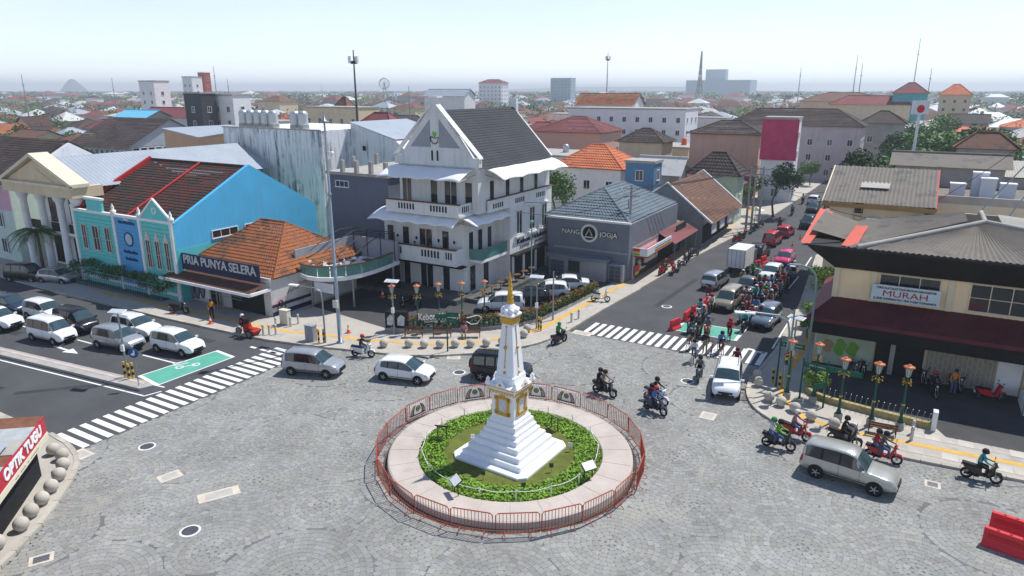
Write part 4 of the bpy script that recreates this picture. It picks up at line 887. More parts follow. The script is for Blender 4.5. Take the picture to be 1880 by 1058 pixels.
for z0, m in ((2.8,sg[1]),(2.95,sg[2]),(3.1,sg[3])): B(-5.5,-5.48,39.5,44.8,z0,z0+.12).build('stripe', m, cs_)
for z0, z1, m in ((3.15,3.45,sg[1]),(2.95,3.15,sg[2]),(2.75,2.95,sg[4])): B(-7.0,-6.3,37.07,37.1,z0,z1).build('stripe', m, cs_)
b = B(-7.4,-7.3,37.3,42.3,3.7,5.3).build('billboard', sg[0], cs_); B(-7.3,-7.28,37.8,41.5,4.1,4.25).build('stripe', sg[4], cs_); MB().extr([(39.2,4.4),(40.6,4.5),(40.3,5.0),(39.6,4.8)], 'X', -7.3,-7.27).build('logo', sg[1], cs_)
B(-6.9,-6.8,37.3,38.6,.4,1.5).build('lightbox', sg[1], cs_); B(-6.8,-6.78,37.35,38.55,.6,.8).build('stripe', sg[2], cs_); B(-6.8,-6.78,37.35,38.55,.42,.58).build('stripe', sg[4], cs_)
rs_ = bldg('red_awning_shop', 'low shop with deep maroon sheet awning and grey asbestos roof', (-9,49,.1))
B(-12,-7,45.1,53.5,.1,3.3).build('wall', dark, rs_); corr(MB(), (-7,45.2,3.6), (-7,53.6,3.6), (-12.5,53.6,4.9), (-12.5,45.2,4.9), .25, .03).build('roof', asbestos, rs_)
corr(MB(), (-5.0,45.0,2.6), (-5.0,54.2,2.6), (-7,54.2,3.65), (-7,45.0,3.65), .2, .015).build('awning', mat('maroon_sheet', (.16,.025,.03), .5, .1, 1), rs_); B(-6.2,-6.1,48.8,52.6,3.1,3.9).build('sign_board', mat('sign_dark', (.02,.05,.04), .4), rs_)
text(rs_, 'D\u2019 KO', (-6.08,50.6,3.5), .35, '+X', sg[0], .01) if False else None
B(-7,-6.95,50.6,52.6,.4,2.3).build('shopfront', blueglass, rs_)
for y in (45.3,49.5,53.8): MB().tube([(-5.15,y,.12),(-5.15,y,2.6)], .05, 6).build('post', steel, rs_)
gh = bldg('gable_shophouse', 'brown tiled gable shophouse with a bare grey gable wall beside the right road', (-9,62,.1))
MB().extr([(-14.5,.1),(-4.8,.1),(-4.8,4.0),(-9.5,7.7),(-14.5,4.2)], 'Y', 55, 55.3).build('gable_wall', mat('bare_render', (.22,.24,.25), .85, .15, .5, streak=.6), gh); B(-14.3,-5.2,55.3,71,.1,4.0).build('wall', offwhite, gh)
rf = MB(); tiles(rf, (-3.6,55.2,3.2), (-3.6,71.5,3.2), (-9.5,71.5,7.75), (-9.5,55.2,7.75), .3, .38, .04); tiles(rf, (-15,71.5,4), (-15,55.2,4), (-9.5,55.2,7.75), (-9.5,71.5,7.75), .3, .38, .04); rf.build('roof', t_brown, gh, fix=False)['kind'] = 'stuff'
for y in (55.2,71.5): MB().tube([(-3.7,y,3.35),(-9.5,y,7.9),(-14.9,y,4.15)], .16, 6).build('verge', offwhite, gh)
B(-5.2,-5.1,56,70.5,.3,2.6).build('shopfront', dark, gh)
for y in (56,60,64,68): B(-3.9,-3.8,y,y+2.2,1.9,3.0).build('sign_board', white, gh)
# turquoise building
tq = bldg('turquoise_building', 'turquoise plank fronted building with blue gable side and dark red tiled roof', (-48,17,.1))
turq = mat('turquoise_plank', (.13,.60,.56), .65, .06, 1., streak=.15); bluew = mat('bright_blue_wall', (.09,.47,.76), .75, .08, .5, streak=.25)
B(-56,-40.4,9.0,26.2,.1,6.6).build('wall', turq, tq)
MB().extr([(9.0,.1),(26.3,.1),(26.3,6.9),(17.9,11.9),(9.0,7.4)], 'X', -40.6, -40.2).build('gable_wall', bluew, tq); MB().extr([(9.05,.1),(26.25,.1),(26.25,3.6),(17,5.2),(9.05,5.0)], 'X', -40.2, -40.18).build('lower_paint', mat('turquoise_render', (.10,.52,.55), .75, .08, .5, streak=.25), tq); MB().extr([(9.1,.1),(26.2,.1),(26.2,6.7),(17.9,11.5),(9.1,7.2)], 'X', -56.2, -55.9).build('gable_wall', turq, tq)
rf = MB(); tiles(rf, (-55.9,9.1,7.2), (-40.6,9.1,7.2), (-40.6,17.9,11.6), (-55.9,17.9,11.6), .34, .42, .045); tiles(rf, (-40.6,26.4,6.6), (-55.9,26.4,6.6), (-55.9,17.9,11.6), (-40.6,17.9,11.6), .34, .42, .045); rf.build('roof', t_red, tq, fix=False)['kind'] = 'stuff'
MB().tube([(-56,17.9,11.7),(-40.5,17.9,11.7)], .14, 6).build('ridge_cap', t_red, tq); MB().cbox((-55.9,13.5,9.6), (.35,9.8,.5), 0, R(26.5)).build('verge', red, tq); MB().tube([(-47.6,9.2,7.4),(-47.6,17.9,11.75)], .13, 6).build('verge', red, tq)
for i in range(20): MB().box(-56.05,-40.2,8.93-.012*(i%2),9.0,.3+i*.36,.3+i*.36+.33).build('plank', turq, tq)
bp = mat('blue_plank', (.09,.36,.66), .65, .06, 1.); 
for i in range(19): B(-49.0,-45.2,8.87-.012*(i%2),8.93,.4+i*.36,.4+i*.36+.33).build('plank', bp, tq)
for x in (-56.1,-49.2,-45.1,-40.4): B(x-.18,x+.18,8.78,9.1,.1,7.7).build('pilaster', white, tq); MB().lathe((x,8.95,7.7), [(.28,0),(.28,.2),(.12,.3),(.16,.5),(.02,.85)], 8).build('finial', white, tq)
B(-56.2,-40.2,8.8,9.1,7.35,7.6).build('cornice', white, tq); B(-56.2,-40.2,8.8,9.0,.6,.85).build('skirting', white, tq)
MB().extr([(-53.6,7.6),(-51,7.6),(-51,8.7),(-53.6,8.7)], 'Y', 8.95, 9.15).build('raised_parapet', turq, tq); B(-53.8,-50.8,8.8,9.2,8.7,8.9).build('cornice', white, tq)
MB().extr([(-45,7.6),(-40.4,7.6),(-42.7,9.4)], 'Y', 8.95, 9.15).build('pediment', turq, tq); MB().tube([(-45,8.95,7.65),(-42.7,8.95,9.45),(-40.4,8.95,7.65)], .14, 5).build('cornice', white, tq); MB().wheel((-42.7,8.92,8.4), .33, .08, 16, 'Y', .2).build('round_window', white, tq)
for x in (-54.6,-52.6,-50.6): win(tq, '-Y', 8.9, x-(.55 if x == -52.6 else .42), x+(.55 if x == -52.6 else .42), 3.6, 6.1, mat('cream_frame', (.62,.55,.48), .6), glass, 1, 1, .09)
for x in (-44.2,-42.8,-41.4):
    win(tq, '-Y', 8.9, x-.36, x+.36, 2.9, 5.6, MATS['cream_frame'], glass, 1, 1, .09); MB().extr([(x-.36,5.6),(x+.36,5.6),(x,6.5)], 'Y', 8.82, 8.92).build('window_hood', MATS['cream_frame'], tq)
MB().wheel((-47.1,8.83,5.3), .7, .05, 24, 'Y', .56).build('emblem_ring', mat('dark_blue', (.01,.03,.12), .5), tq); MB().wheel((-47.1,8.84,5.3), .56, .03, 24).build('emblem_disc', mat('emblem_pale', (.4,.55,.65), .5), tq)
for z, w_ in ((6.75,2.6),(3.9,2.2),(3.2,2.0)):
    for k in range(9): x = -47.1-w_/2+w_*k/9; B(x,x+w_/9*.72,8.83,8.86,z,z+.32-.05*(k%3)).build('lettering', MATS['dark_blue'], tq)
for (y0, y1) in ((12.8,15.8),(16.6,19.8)): win(tq, '+X', -40.2, y0, y1, 5.35, 6.15, white, glass, 2)
# fence and creeper in front
ft = bldg('iron_fence', 'dark turquoise fence with creeper in front of the turquoise building', (-48,7.6,.12), 'fence')
for i in range(40): MB().tube([(-55+i*.36,7.5,.12),(-55+i*.36,7.5,2.0)], .02, 4).build('rail_bar', mat('faded_teal', (.16,.26,.26), .6, .2), ft)
for z in (.4,1.9): MB().tube([(-55,7.5,z),(-40.8,7.5,z)], .03, 4).build('rail', MATS['faded_teal'], ft)
mb = MB(); rc = random.Random(4)
for i in range(64): leafball(mb, (-56+i*.25, 8.0+rc.uniform(-.5,.5), 1.9+rc.uniform(-.5,.6)), .6, 70, .10, .7, rc)
tag(mb.build('creeper', leafd, fix=False), 'dark green creeper spreading over the fence below the turquoise facade', 'creeper', kind='stuff')
# painted kiosk
pk = bldg('painted_kiosk', 'low painted corner shop with graffiti, navy sign and orange tiled hip roof', (-35,14,.1))
kw = mat('kiosk_white', (.58,.57,.55), .75, .1, .8, streak=.5); navy = mat('navy_board', (.012,.022,.06), .5, .15, 2)
B(-40.8,-29.5,10,20.5,.1,3.5).build('wall', kw, pk); hip_roof(pk, -40.6,-29.6,10.6,21,3.5,3.6,t_orange,.35,'X',4.2, step=.3)
B(-40.2,-30,9.35,9.5,3.2,4.7).build('sign_board', navy, pk); text(pk, 'PRIA PUNYA SELERA', (-35.1,9.33,4.15), .8, '-Y', mat('sign_lettering', (.55,.55,.55), .5, .15), .03, bold=.02, width=9.6)
MB().add([(-41.6,7.9,2.55),(-29.6,7.9,2.55),(-29.8,9.9,3.15),(-41.4,9.9,3.15)], [(0,1,2,3)]).build('canopy', mat('rusty_sheet', (.10,.05,.035), .8, .25, 2), pk); B(-41.65,-29.55,7.82,7.9,2.4,2.65).build('canopy_fascia', white, pk); B(-29.6,-29.45,7.9,10,2.45,2.7).build('canopy_fascia', white, pk)
B(-29.46,-29.42,10,14.6,.9,1.15).build('stripe', mat('dark_purple', (.04,.02,.05), .6), pk); B(-29.46,-29.42,10,14.6,.12,.5).build('stripe', navy, pk)
B(-40.7,-37.6,9.9,10,.5,2.4).build('painted_panel', white, pk)
gf = mat('graffiti_grey', (.16,.18,.22), .6, .1); gb = mat('graffiti_black', (.01,.01,.012), .6); gr = mat('graffiti_red', (.55,.03,.06), .6)
for cx, w_, h_ in ((-40.1,.5,.85),(-39.3,.4,.75),(-38.5,.35,.6)):
    P = [(cx+w_*math.cos(a)*(1+.2*math.sin(3*a)), 1.1+h_*math.sin(a)) for a in [2*math.pi*k/18 for k in range(18)]]
    MB().extr(P, 'Y', 9.875, 9.9).build('graffiti', gf, pk); MB().tube([(p[0],9.87,p[1]) for p in P+P[:1]], .04, 4).build('graffiti_outline', gb, pk)
def scrawl(par, pts, m, r=.025): MB().tube(pts, r, 4).build('graffiti_line', m, par)
rs2 = random.Random(9)
for k, (y0, z0, m, n) in enumerate(((11.8,1.9,gb,9),(13.0,2.3,gr,8),(10.4,1.35,gr,8),(12.8,.85,gb,6))): scrawl(pk, [(-29.41, y0+i*.16+rs2.uniform(-.03,.03), z0+(.14 if i % 2 else -.12)+i*.03+rs2.uniform(-.08,.08)) for i in range(n)], m)
for cy, cz in ((10.75,.75),(11.2,.75),(10.95,1.15)): MB().tube([(-29.41, cy+.22*math.cos(a), cz+.22*math.sin(a)) for a in [2*math.pi*k/12 for k in range(13)]], .045, 4).build('graffiti_line', gb, pk)
scrawl(pk, [(-39.8+i*.28, 9.87, 2.05+(.15 if i % 2 else -.1)) for i in range(7)], gb)
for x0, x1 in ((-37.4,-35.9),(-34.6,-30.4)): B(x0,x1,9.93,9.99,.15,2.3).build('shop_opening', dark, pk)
for x in (-35.6,-35.2,-34.9): MB().tube([(x,9.2,.12),(x,9.2,2.7)], .07, 6).build('post', steel, pk)
for z in (2.0,1.75): MB().tube([(-35.8,8.7,z),(-31.5,8.6,z-.1)], .03, 4).build('rack_rail', steel, pk)
# cream pediment building
cp = bldg('pediment_building', 'cream classical building with pediment and white columns under a metal roof', (-62,20,.1))
B(-67.5,-55.6,11.5,33,.1,8.6).build('wall', white, cp); MB().extr([(-68.2,8.6),(-54.9,8.6),(-54.9,9.7),(-68.2,9.7)], 'Y', 8.4, 11.6).build('entablature', cream, cp)
MB().extr([(-68.2,9.7),(-54.9,9.7),(-61.5,12.2)], 'Y', 8.8, 9.2).build('pediment', cream, cp)
for a, b in (((-68.4,9.65),(-61.5,12.45)),((-61.5,12.45),(-54.7,9.65))): MB().extr([a,b,(b[0],b[1]+.35),(a[0],a[1]+.35)], 'Y', 8.3, 10.2).build('cornice', mat('cream_cornice', (.70,.62,.46), .7, .08, streak=.3), cp)
B(-68.4,-54.7,8.3,8.5,9.55,9.8).build('cornice', MATS['cream_cornice'], cp); MB().extr([(-64.5,9.95),(-58.5,9.95),(-61.5,11.2)], 'Y', 8.72, 8.8).build('tympanum', cream, cp)
for x in (-66.5,-62.9,-59.3,-56.1): MB().lathe((x,9.4,.1), [(.5,0),(.5,.3),(.4,.4),(.34,7.6),(.5,7.9),(.6,8.1),(.6,8.5)], 14).build('column', white, cp)
corr(MB(), (-55.2,10,9.5), (-55.2,34,9.3), (-61.5,34,12.2), (-61.5,10,12.2), .45, .04).build('roof_slope', metalroof, cp); corr(MB(), (-68,34,9.4), (-68,10,9.4), (-61.5,10,12.2), (-61.5,34,12.2), .45, .04).build('roof_slope', metalroof, cp)
B(-67.3,-55.8,9.6,11.5,4.3,4.55).build('balcony_slab', white, cp)
for x in (-65,-61,-57.6): win(cp, '-Y', 11.5, x-.6, x+.6, 5, 7.6, wood, glass, 1); win(cp, '-Y', 11.5, x-.8, x+.8, .4, 3.4, wood, dark, 1); B(x-1,x+1,9.55,9.62,4.6,5.5).build('balcony_railing', black, cp)
# left edge house, glass house, tan house, weathered wall block
lh = bldg('pink_white_house', 'white gable house with pink upper wall at the left edge', (-76,14,.1))
B(-84,-69.5,9.5,24,.1,8.8).build('wall', mat('pale_mint_render', (.55,.66,.60), .75, .07, streak=.3), lh); MB().extr([(9.5,8.8),(24,8.8),(16.8,13)], 'X', -84, -69.5).build('gable_wall', white, lh); B(-84,-69.4,9.4,9.5,6.0,8.6).build('pink_band', mat('pink_render', (.60,.36,.46), .75, .06), lh)
rf = MB(); tiles(rf, (-84.5,8.8,8.8), (-69.9,8.8,8.8), (-69.9,16.8,13.3), (-84.5,16.8,13.3), .36, .45); tiles(rf, (-69.9,24.7,8.8), (-84.5,24.7,8.8), (-84.5,16.8,13.3), (-69.9,16.8,13.3), .36, .45); rf.build('roof', t_dark, lh, fix=False)['kind'] = 'stuff'
for x in (-80,-76.5,-72.5):
    for z in (1,4,6.6): win(lh, '-Y', 9.4, x-.6, x+.6, z, z+1.7, white, glass, 1)
gl = bldg('glass_gable_house', 'grey corrugated gable hall with tall louvred glass front and dark roof', (-118,58,.1))
x0, x1, y0, y1, e, r_ = -122, -104, 45, 62, 9.2, 13.6
B(x0,x1,y0,y1,.1,e).build('wall', midgrey, gl); MB().extr([(y0-.3,e),(y1+.3,e),((y0+y1)/2,r_)], 'X', x1-.3, x1+.05).build('gable_wall', metalroof, gl)
rf = MB(); tiles(rf, (x0-1,y0-1,e-.3), (x1+.6,y0-1,e-.3), (x1+.6,(y0+y1)/2,r_+.2), (x0-1,(y0+y1)/2,r_+.2), .5, .6); tiles(rf, (x1+.6,y1+1,e-.3), (x0-1,y1+1,e-.3), (x0-1,(y0+y1)/2,r_+.2), (x1+.6,(y0+y1)/2,r_+.2), .5, .6); rf.build('roof', t_dark, gl, fix=False)['kind'] = 'stuff'
for i in range(11): win(gl, '+X', x1, y0+.6+i*1.45, y0+1.9+i*1.45, 3.0, 9.0, white, blueglass if 2 < i < 8 else glass, 0, 4 if 2 < i < 8 else 2, .12)
for i in range(10): win(gl, '-Y', y0, x0+1+i*1.6, x0+2.2+i*1.6, 6.2, 8.6, white, blueglass, 0, 0)
tn = bldg('tan_valley_roof_house', 'tan windowless house with a folded valley shaped metal roof', (-74,44,.1))
B(-83,-66.5,38,50,.1,12.2).build('wall', mat('tan_render', (.52,.33,.21), .75, .07, .5, streak=.25), tn)
for a, b, c_, d in ((-83.2,13.4,-74.7,12.3),(-74.7,12.3,-66.3,13.4)): MB().add([(a,37.8,b),(c_,37.8,d),(c_,50.2,d),(a,50.2,b),(a,37.8,b-.15),(c_,37.8,d-.15),(c_,50.2,d-.15),(a,50.2,b-.15)], [(0,1,2,3),(4,5,6,7),(0,1,5,4),(1,2,6,5),(2,3,7,6),(3,0,4,7)]).build('roof_slope', metalroof, tn)
for a, b in ((-83,-74.7),(-74.7,-66.5)): MB().extr([(a,12.2),(b,12.2),(b,13.2 if b == -66.5 else 12.2),(a,13.2 if a == -83 else 12.2)][::1], 'Y', 38, 38.2).build('parapet', MATS['tan_render'], tn)
B(-73,-68.5,36.6,38,7.2,7.35).build('canopy', conc, tn); win(tn, '-Y', 38, -71.5, -70.3, 4.8, 7.0, white, glass, 0); MB().tube([(-70.5,41,13.0),(-67.5,41,13.3)], .45, 12).build('water_heater', steel, tn)
t = thing('water_tank', 'small steel ribbed water tank in front of the tan house', 'water tank', (-66.2,36.6,8.6)); MB().lathe((0,0,0), [(.55,0),(.6,.1),(.55,.2),(.6,.4),(.55,.5),(.6,.7),(.55,.8),(.6,1.0),(.5,1.3),(.1,1.4)], 14).build('body', chrome, t, local=True)
ww = bldg('weathered_block', 'tall block with streaked grey and white weathered side wall', (-54,42,.1))
B(-65.5,-47.5,35,50,.1,14.1).build('wall', oldwall, ww); B(-65.6,-47.4,34.9,35.1,14.1,14.25).build('coping', conc, ww)
MB().extr([(-47.5,.1),(-38.5,.1),(-38.5,11.6),(-40.2,12.9),(-47.5,14.9)], 'Y', 40.5, 52).build('white_wing', mat('whitewash', (.76,.77,.79), .8, .06, .4, streak=1.0), ww); MB().add([(-47.5,40.3,15),(-40,40.3,13),(-40,52.2,13),(-47.5,52.2,15)], [(0,1,2,3)]).build('wing_roof', metalroof, ww)
B(-45.6,-45.1,40.42,40.5,11.4,12).build('vent', dark, ww)
for i in range(7):
    t = thing('water_tank', 'ribbed steel water tank on the weathered block roof, %s from left' % ORD[i], 'water tank', (-63.8+i*1.45+(2.6 if i > 4 else 0),37.2,14.1), 0, 'steel tanks on the weathered block'); B(-.5,.5,-.5,.5,0,.5).build('stand', conc, t, local=True); MB().lathe((0,0,.5), [(.6,0),(.66,.15),(.6,.3),(.66,.5),(.6,.7),(.66,.9),(.6,1.1),(.66,1.3),(.6,1.5),(.4,1.75),(.1,1.8)], 14).build('body', mat('tank_steel', (.5,.52,.54), .35, .08, metal=.5), t, local=True)
# ---- the stationery shop on the right
mu = bldg('stationery_shop', 'cream two storey corner shop with deep black fascia roof and maroon awning', (24,28,.1))
mw_ = mat('shop_cream', (.86,.67,.42), .75, .06, .6, streak=.2); mar = mat('maroon_awning', (.10,.018,.022), .55, .2, 1.2)
B(12.9,40,22.8,31,4.4,8.5).build('upper_wall', mw_, mu); B(12.2,40,22.5,31,.1,4.4).build('lower_wall', cream, mu)
MB().add([(11.2,20.9,8.8),(40,20.9,8.8),(40,22.5,7.2),(12.9,22.5,7.2),(11.2,20.9,8.95),(40,20.9,8.95),(40,23.4,8.8),(12.9,23.4,8.8)], [(0,1,2,3),(0,1,5,4),(3,2,6,7),(4,5,6,7),(0,3,7,4),(1,2,6,5)]).build('fascia', mat('black_fascia', (.018,.015,.014), .6, .2, 1.), mu)
MB().add([(11.2,20.9,8.8),(12.9,22.5,7.35),(12.9,31,7.35),(11.2,31.5,8.8),(11.2,20.9,8.97),(12.95,23.0,8.9),(12.95,31,8.9),(11.2,31.5,8.97)], [(0,1,2,3),(4,5,6,7),(0,3,7,4)]).build('side_fascia', MATS['black_fascia'], mu)
corr(MB(), (13.5,21,8.96), (38,21,8.96), (22.4,27.5,10.25), (20.4,27.5,10.25), .34, .08).build('roof_slope', asbestos, mu); corr(MB(), (13.5,32,8.96), (13.5,21,8.96), (20.4,27.5,10.25), (20.4,32,10.25), .34, .06).build('roof_slope', asbestos, mu); corr(MB(), (38,21,8.96), (38,32,8.96), (22.4,32,10.25), (22.4,27.5,10.25), .25, .03).build('roof_slope', mat('pale_asbestos', (.42,.41,.36), .9, .15, .5, streak=.4), mu)
corr(MB(), (13.5,23.5,8.97), (13.5,31.5,8.97), (11.0,31.5,9.7), (11.0,23.5,9.5), .34, .06).build('roof_slope', asbestos, mu)
orr = mat('orange_red_sheet', (.55,.10,.06), .6, .1, 1.); MB().add([(10.7,21,8.99),(11.3,21,8.99),(11.6,31.5,9.6),(10.6,31.5,9.85)], [(0,1,2,3)]).build('verge', orr, mu); MB().add([(13.2,21.2,9.03),(14.1,21.2,9.03),(14.4,27,9.5),(13.6,27,9.45)], [(0,1,2,3)]).build('verge', orr, mu)
for a, b in (((14.2,21,9.05),(21.4,27.5,10.35)),((21.4,27.5,10.35),(37,21,9.05)),((21.4,27.5,10.35),(21.4,32,10.35))): MB().tube([a,b], .17, 6).build('ridge_cap', conc, mu)
corr(MB(), (11.7,20.2,4.1), (40,20.2,4.1), (40,22.8,5.05), (13,22.8,5.05), .4, .015).build('awning', mar, mu); MB().add([(11.7,20.2,4.1),(13,22.8,5.05),(13,31,5.05),(11.7,31.5,4.1)], [(0,1,2,3)]).build('awning_side', mat('maroon_side', (.22,.035,.045), .5, .15), mu); B(11.65,40,20.12,20.2,3.85,4.12).build('awning_edge', mar, mu)
B(12,40,20.4,22.5,3.75,3.85).build('awning_soffit', dark, mu); B(12,40,20.42,20.5,2.95,3.75).build('awning_shade_strip', mat('painted_shade_black', (.012,.011,.011), .8, .2), mu)  # black strip added below the awning edge imitates the shaded shop interior
for x in (12.9,15.2,19.7,24.6): B(x,x+.35,22.68,22.8,5.06,7.5).build('pilaster', mat('shop_trim', (.70,.60,.42), .7, .05), mu)
for x0, x1 in ((15.7,19.3),(20.9,24.3),(25.4,28.8)): win(mu, '-Y', 22.8, x0, x1, 5.25, 7.1, MATS['shop_trim'], glass, 2, 1, .1)
sb = B(15.35,19.35,22.3,22.42,5.3,6.42).build('sign_board', mat('sign_pale_blue', (.55,.63,.66), .5, .06), mu)
text(mu, 'MURAH', (17.35,22.29,5.84), .42, '-Y', mat('sign_crimson', (.35,.02,.03), .5), .012, bold=.0, width=2.6); text(mu, 'TOKO ALAT-ALAT TULIS SEKOLAH DAN KANTOR', (17.35,22.29,6.22), .14, '-Y', black, .008, bold=.006, width=3.5); text(mu, 'JL. JEND. SUDIRMAN NO.1 TELP. 515364 YOGYAKARTA', (17.35,22.29,5.48), .14, '-Y', black, .008, bold=.006, width=3.7)
for x in (16.2,18.6): MB().tube([(x,22.4,6.42),(x,22.6,6.6)], .02, 4).build('sign_bracket', black, mu)
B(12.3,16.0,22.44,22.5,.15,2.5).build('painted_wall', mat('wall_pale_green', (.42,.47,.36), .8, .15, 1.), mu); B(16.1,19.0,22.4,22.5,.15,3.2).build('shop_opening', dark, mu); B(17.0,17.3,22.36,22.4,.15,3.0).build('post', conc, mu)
gg = mat('graffiti_green', (.16,.36,.05), .6); 
for cx, h_ in ((13.1,.5),(13.9,.65),(14.7,.55)):
    P = [(cx+.38*math.cos(a)*(1+.25*math.sin(4*a)), 1.5+h_*math.sin(a)) for a in [2*math.pi*k/16 for k in range(16)]]; MB().extr(P, 'Y', 22.42, 22.44).build('graffiti', gg if cx != 13.1 else mat('graffiti_ochre', (.35,.25,.12), .6), mu)
lat = mat('lattice_cream', (.58,.52,.40), .6, .1)
for i in range(14): B(19.3+i*.27,19.33+i*.27,22.36,22.4,.2,3.0).build('lattice_bar', lat, mu)
for i in range(13):
    for j in range(9): 
        if (i+j) % 2 == 0: MB().tube([(19.31+i*.27,22.35,.3+j*.3),(19.58+i*.27,22.35,.6+j*.3)], .018, 4).tube([(19.58+i*.27,22.35,.3+j*.3),(19.31+i*.27,22.35,.6+j*.3)], .018, 4).build('lattice_cross', lat, mu)
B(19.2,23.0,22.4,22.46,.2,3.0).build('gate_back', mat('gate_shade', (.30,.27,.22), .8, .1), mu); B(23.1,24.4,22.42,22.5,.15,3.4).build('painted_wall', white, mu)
MB().extr([(13.5,8.6),(38,8.6),(38,8.95),(22.4,10.2),(20.4,10.2),(13.5,8.95)], 'Y', 31.7, 31.95).build('rear_gable', conc, mu)
t = thing('corrugated_stall', 'small stall with a corrugated metal roof at the right edge', 'stall', (25.6,20.5,.12)); corr(MB(), (24.2,19.2,2.6), (26.5,19.2,2.6), (26.5,22,3.1), (24.2,22,3.1), .15, .03).build('roof', metalroof, t); B(24.4,26.5,19.4,21.8,.12,.9).build('counter', white, t)
for x, y in ((24.4,19.4),(24.4,21.8)): MB().tube([(x,y,.12),(x,y,2.7)], .04, 5).build('post', steel, t)
# low wall with spiked rails at the shop yard
sw = bldg('railing_wall', 'low yellowed curved wall topped with bent spikes before the shop yard', (16.5,15,.12), 'wall')
pts = [(12.6,17.6),(12.7,16.6),(13.2,15.9),(14.2,15.5),(16.6,15.1),(19.6,14.7)]
for a, b in zip(pts, pts[1:]):
    a, b = Vector(a+(0,)), Vector(b+(0,)); d = b-a; MB().cbox(((a+b)/2+Vector((0,0,.3)))[:], (d.length+.1,.3,.4), math.atan2(d.y,d.x)).build('wall_segment', mat('mossy_yellow_stone', (.36,.30,.14), .85, .35, 2), sw)
    for k in range(int(d.length/.28)):
        q = a.lerp(b, (k+.5)/int(d.length/.28)); MB().tube([(q.x,q.y,.5),(q.x,q.y-.02,.85),(q.x+.05,q.y-.12,1.1)], .014, 4).build('spike', steel, sw)
B(19.6,19.85,14.4,14.9,.12,1.3).build('end_post', offwhite, sw)
# building with air conditioners behind the shop
ab = bldg('air_conditioner_house', 'cream house with corrugated asbestos gable roof and two wall air conditioners', (14,48,.1))
B(10.4,18,41,55,.1,9.4).build('wall', mat('pale_cream_render', (.62,.55,.42), .75, .06, .6, streak=.35), ab)
corr(MB(), (9.8,40.3,9.2), (18.8,40.3,9.2), (18.8,48,11.7), (9.8,48,11.7), .34, .07).build('roof_slope', asbestos, ab); corr(MB(), (18.8,55.7,9.2), (9.8,55.7,9.2), (9.8,48,11.7), (18.8,48,11.7), .22, .04).build('roof_slope', asbestos, ab); MB().add([(12.6,43,10.32),(15,43,10.32),(15,45.2,10.75),(12.6,45.2,10.75)], [(0,1,2,3)]).build('roof_patch', MATS['pale_asbestos'], ab)
for x in (9.8,18.8): MB().extr([(40.3,8.9),(55.7,8.9),(55.7,9.2),(48,11.75),(40.3,9.2)], 'X', x-.06, x+.06).build('barge_board', red if x > 10 else MATS['shop_trim'], ab)
B(9.8,18.8,40.2,40.32,8.7,9.15).build('fascia_board', yellow, ab) if False else B(9.8,18.8,40.2,40.32,8.75,9.12).build('fascia_board', mat('ochre_board', (.28,.18,.07), .7, .15), ab)
for x in (14.1,15.7):
    t = thing('air_conditioner', 'white wall air conditioner, %s of the two behind the shop roof' % ('left one' if x < 15 else 'right one'), 'air conditioner', (x,40.8,7.0)); B(-.55,.55,-.25,.2,0,.9).build('case', white, t, local=True); MB().wheel((-.1,-.26,.45), .34, .03, 18).build('fan_grille', steel, t, local=True); B(-.5,.5,-.2,.2,-.1,0).build('bracket', steel, t, local=True)
MB().tube([(12.5,40.85,6.5),(12.5,40.85,9)], .03, 4).tube([(13.1,40.85,6.5),(13.1,40.85,9)], .03, 4).build('ladder', steel, ab)
for z in (6.8,7.2,7.6,8.0,8.4): MB().tube([(12.5,40.85,z),(13.1,40.85,z)], .02, 4).build('rung', steel, ab)
B(12.5,13.2,40.95,41,8.2,9.1).build('vent', dark, ab); B(17,23,37.5,40.8,7.6,8.2).build('canopy', MATS['pale_asbestos'], ab)
b2 = bldg('rear_cream_block', 'low cream block behind the air conditioner house with roof water tanks', (24,52,.1)); B(18.9,40,44,58,.1,9.2).build('wall', MATS['pale_cream_render'], b2); corr(MB(), (18.2,57.9,10.4), (40,57.9,10.4), (40,64,11.6), (18.2,64,11.6), .25, .04).build('rear_roof', MATS['pale_asbestos'], b2); B(18.9,40,58,64,.1,10.3).build('rear_wall', conc, b2); B(18.9,40,44,44.3,9.2,9.9).build('parapet', conc, b2); B(19,39.9,44.35,57.9,9.2,9.26).build('roof_deck', asbestos, b2)
for i, (x, y, h_) in enumerate(((20.4,47,1.4),(22.1,48,2.4),(22.7,47,2.0),(24.3,48,1.5),(27.2,50,2.6))):
    t = thing('rooftop_unit', 'pale blue boxy rooftop unit behind the shop, %s from the left' % ORD[i], 'rooftop unit', (x,y,9.26)); B(-.6,.6,-.5,.5,0,h_).build('case', mat('pale_blue_unit', (.55,.60,.66), .5, .05), t, local=True); B(-.65,.65,-.55,.55,h_,h_+.1).build('lid', white, t, local=True)
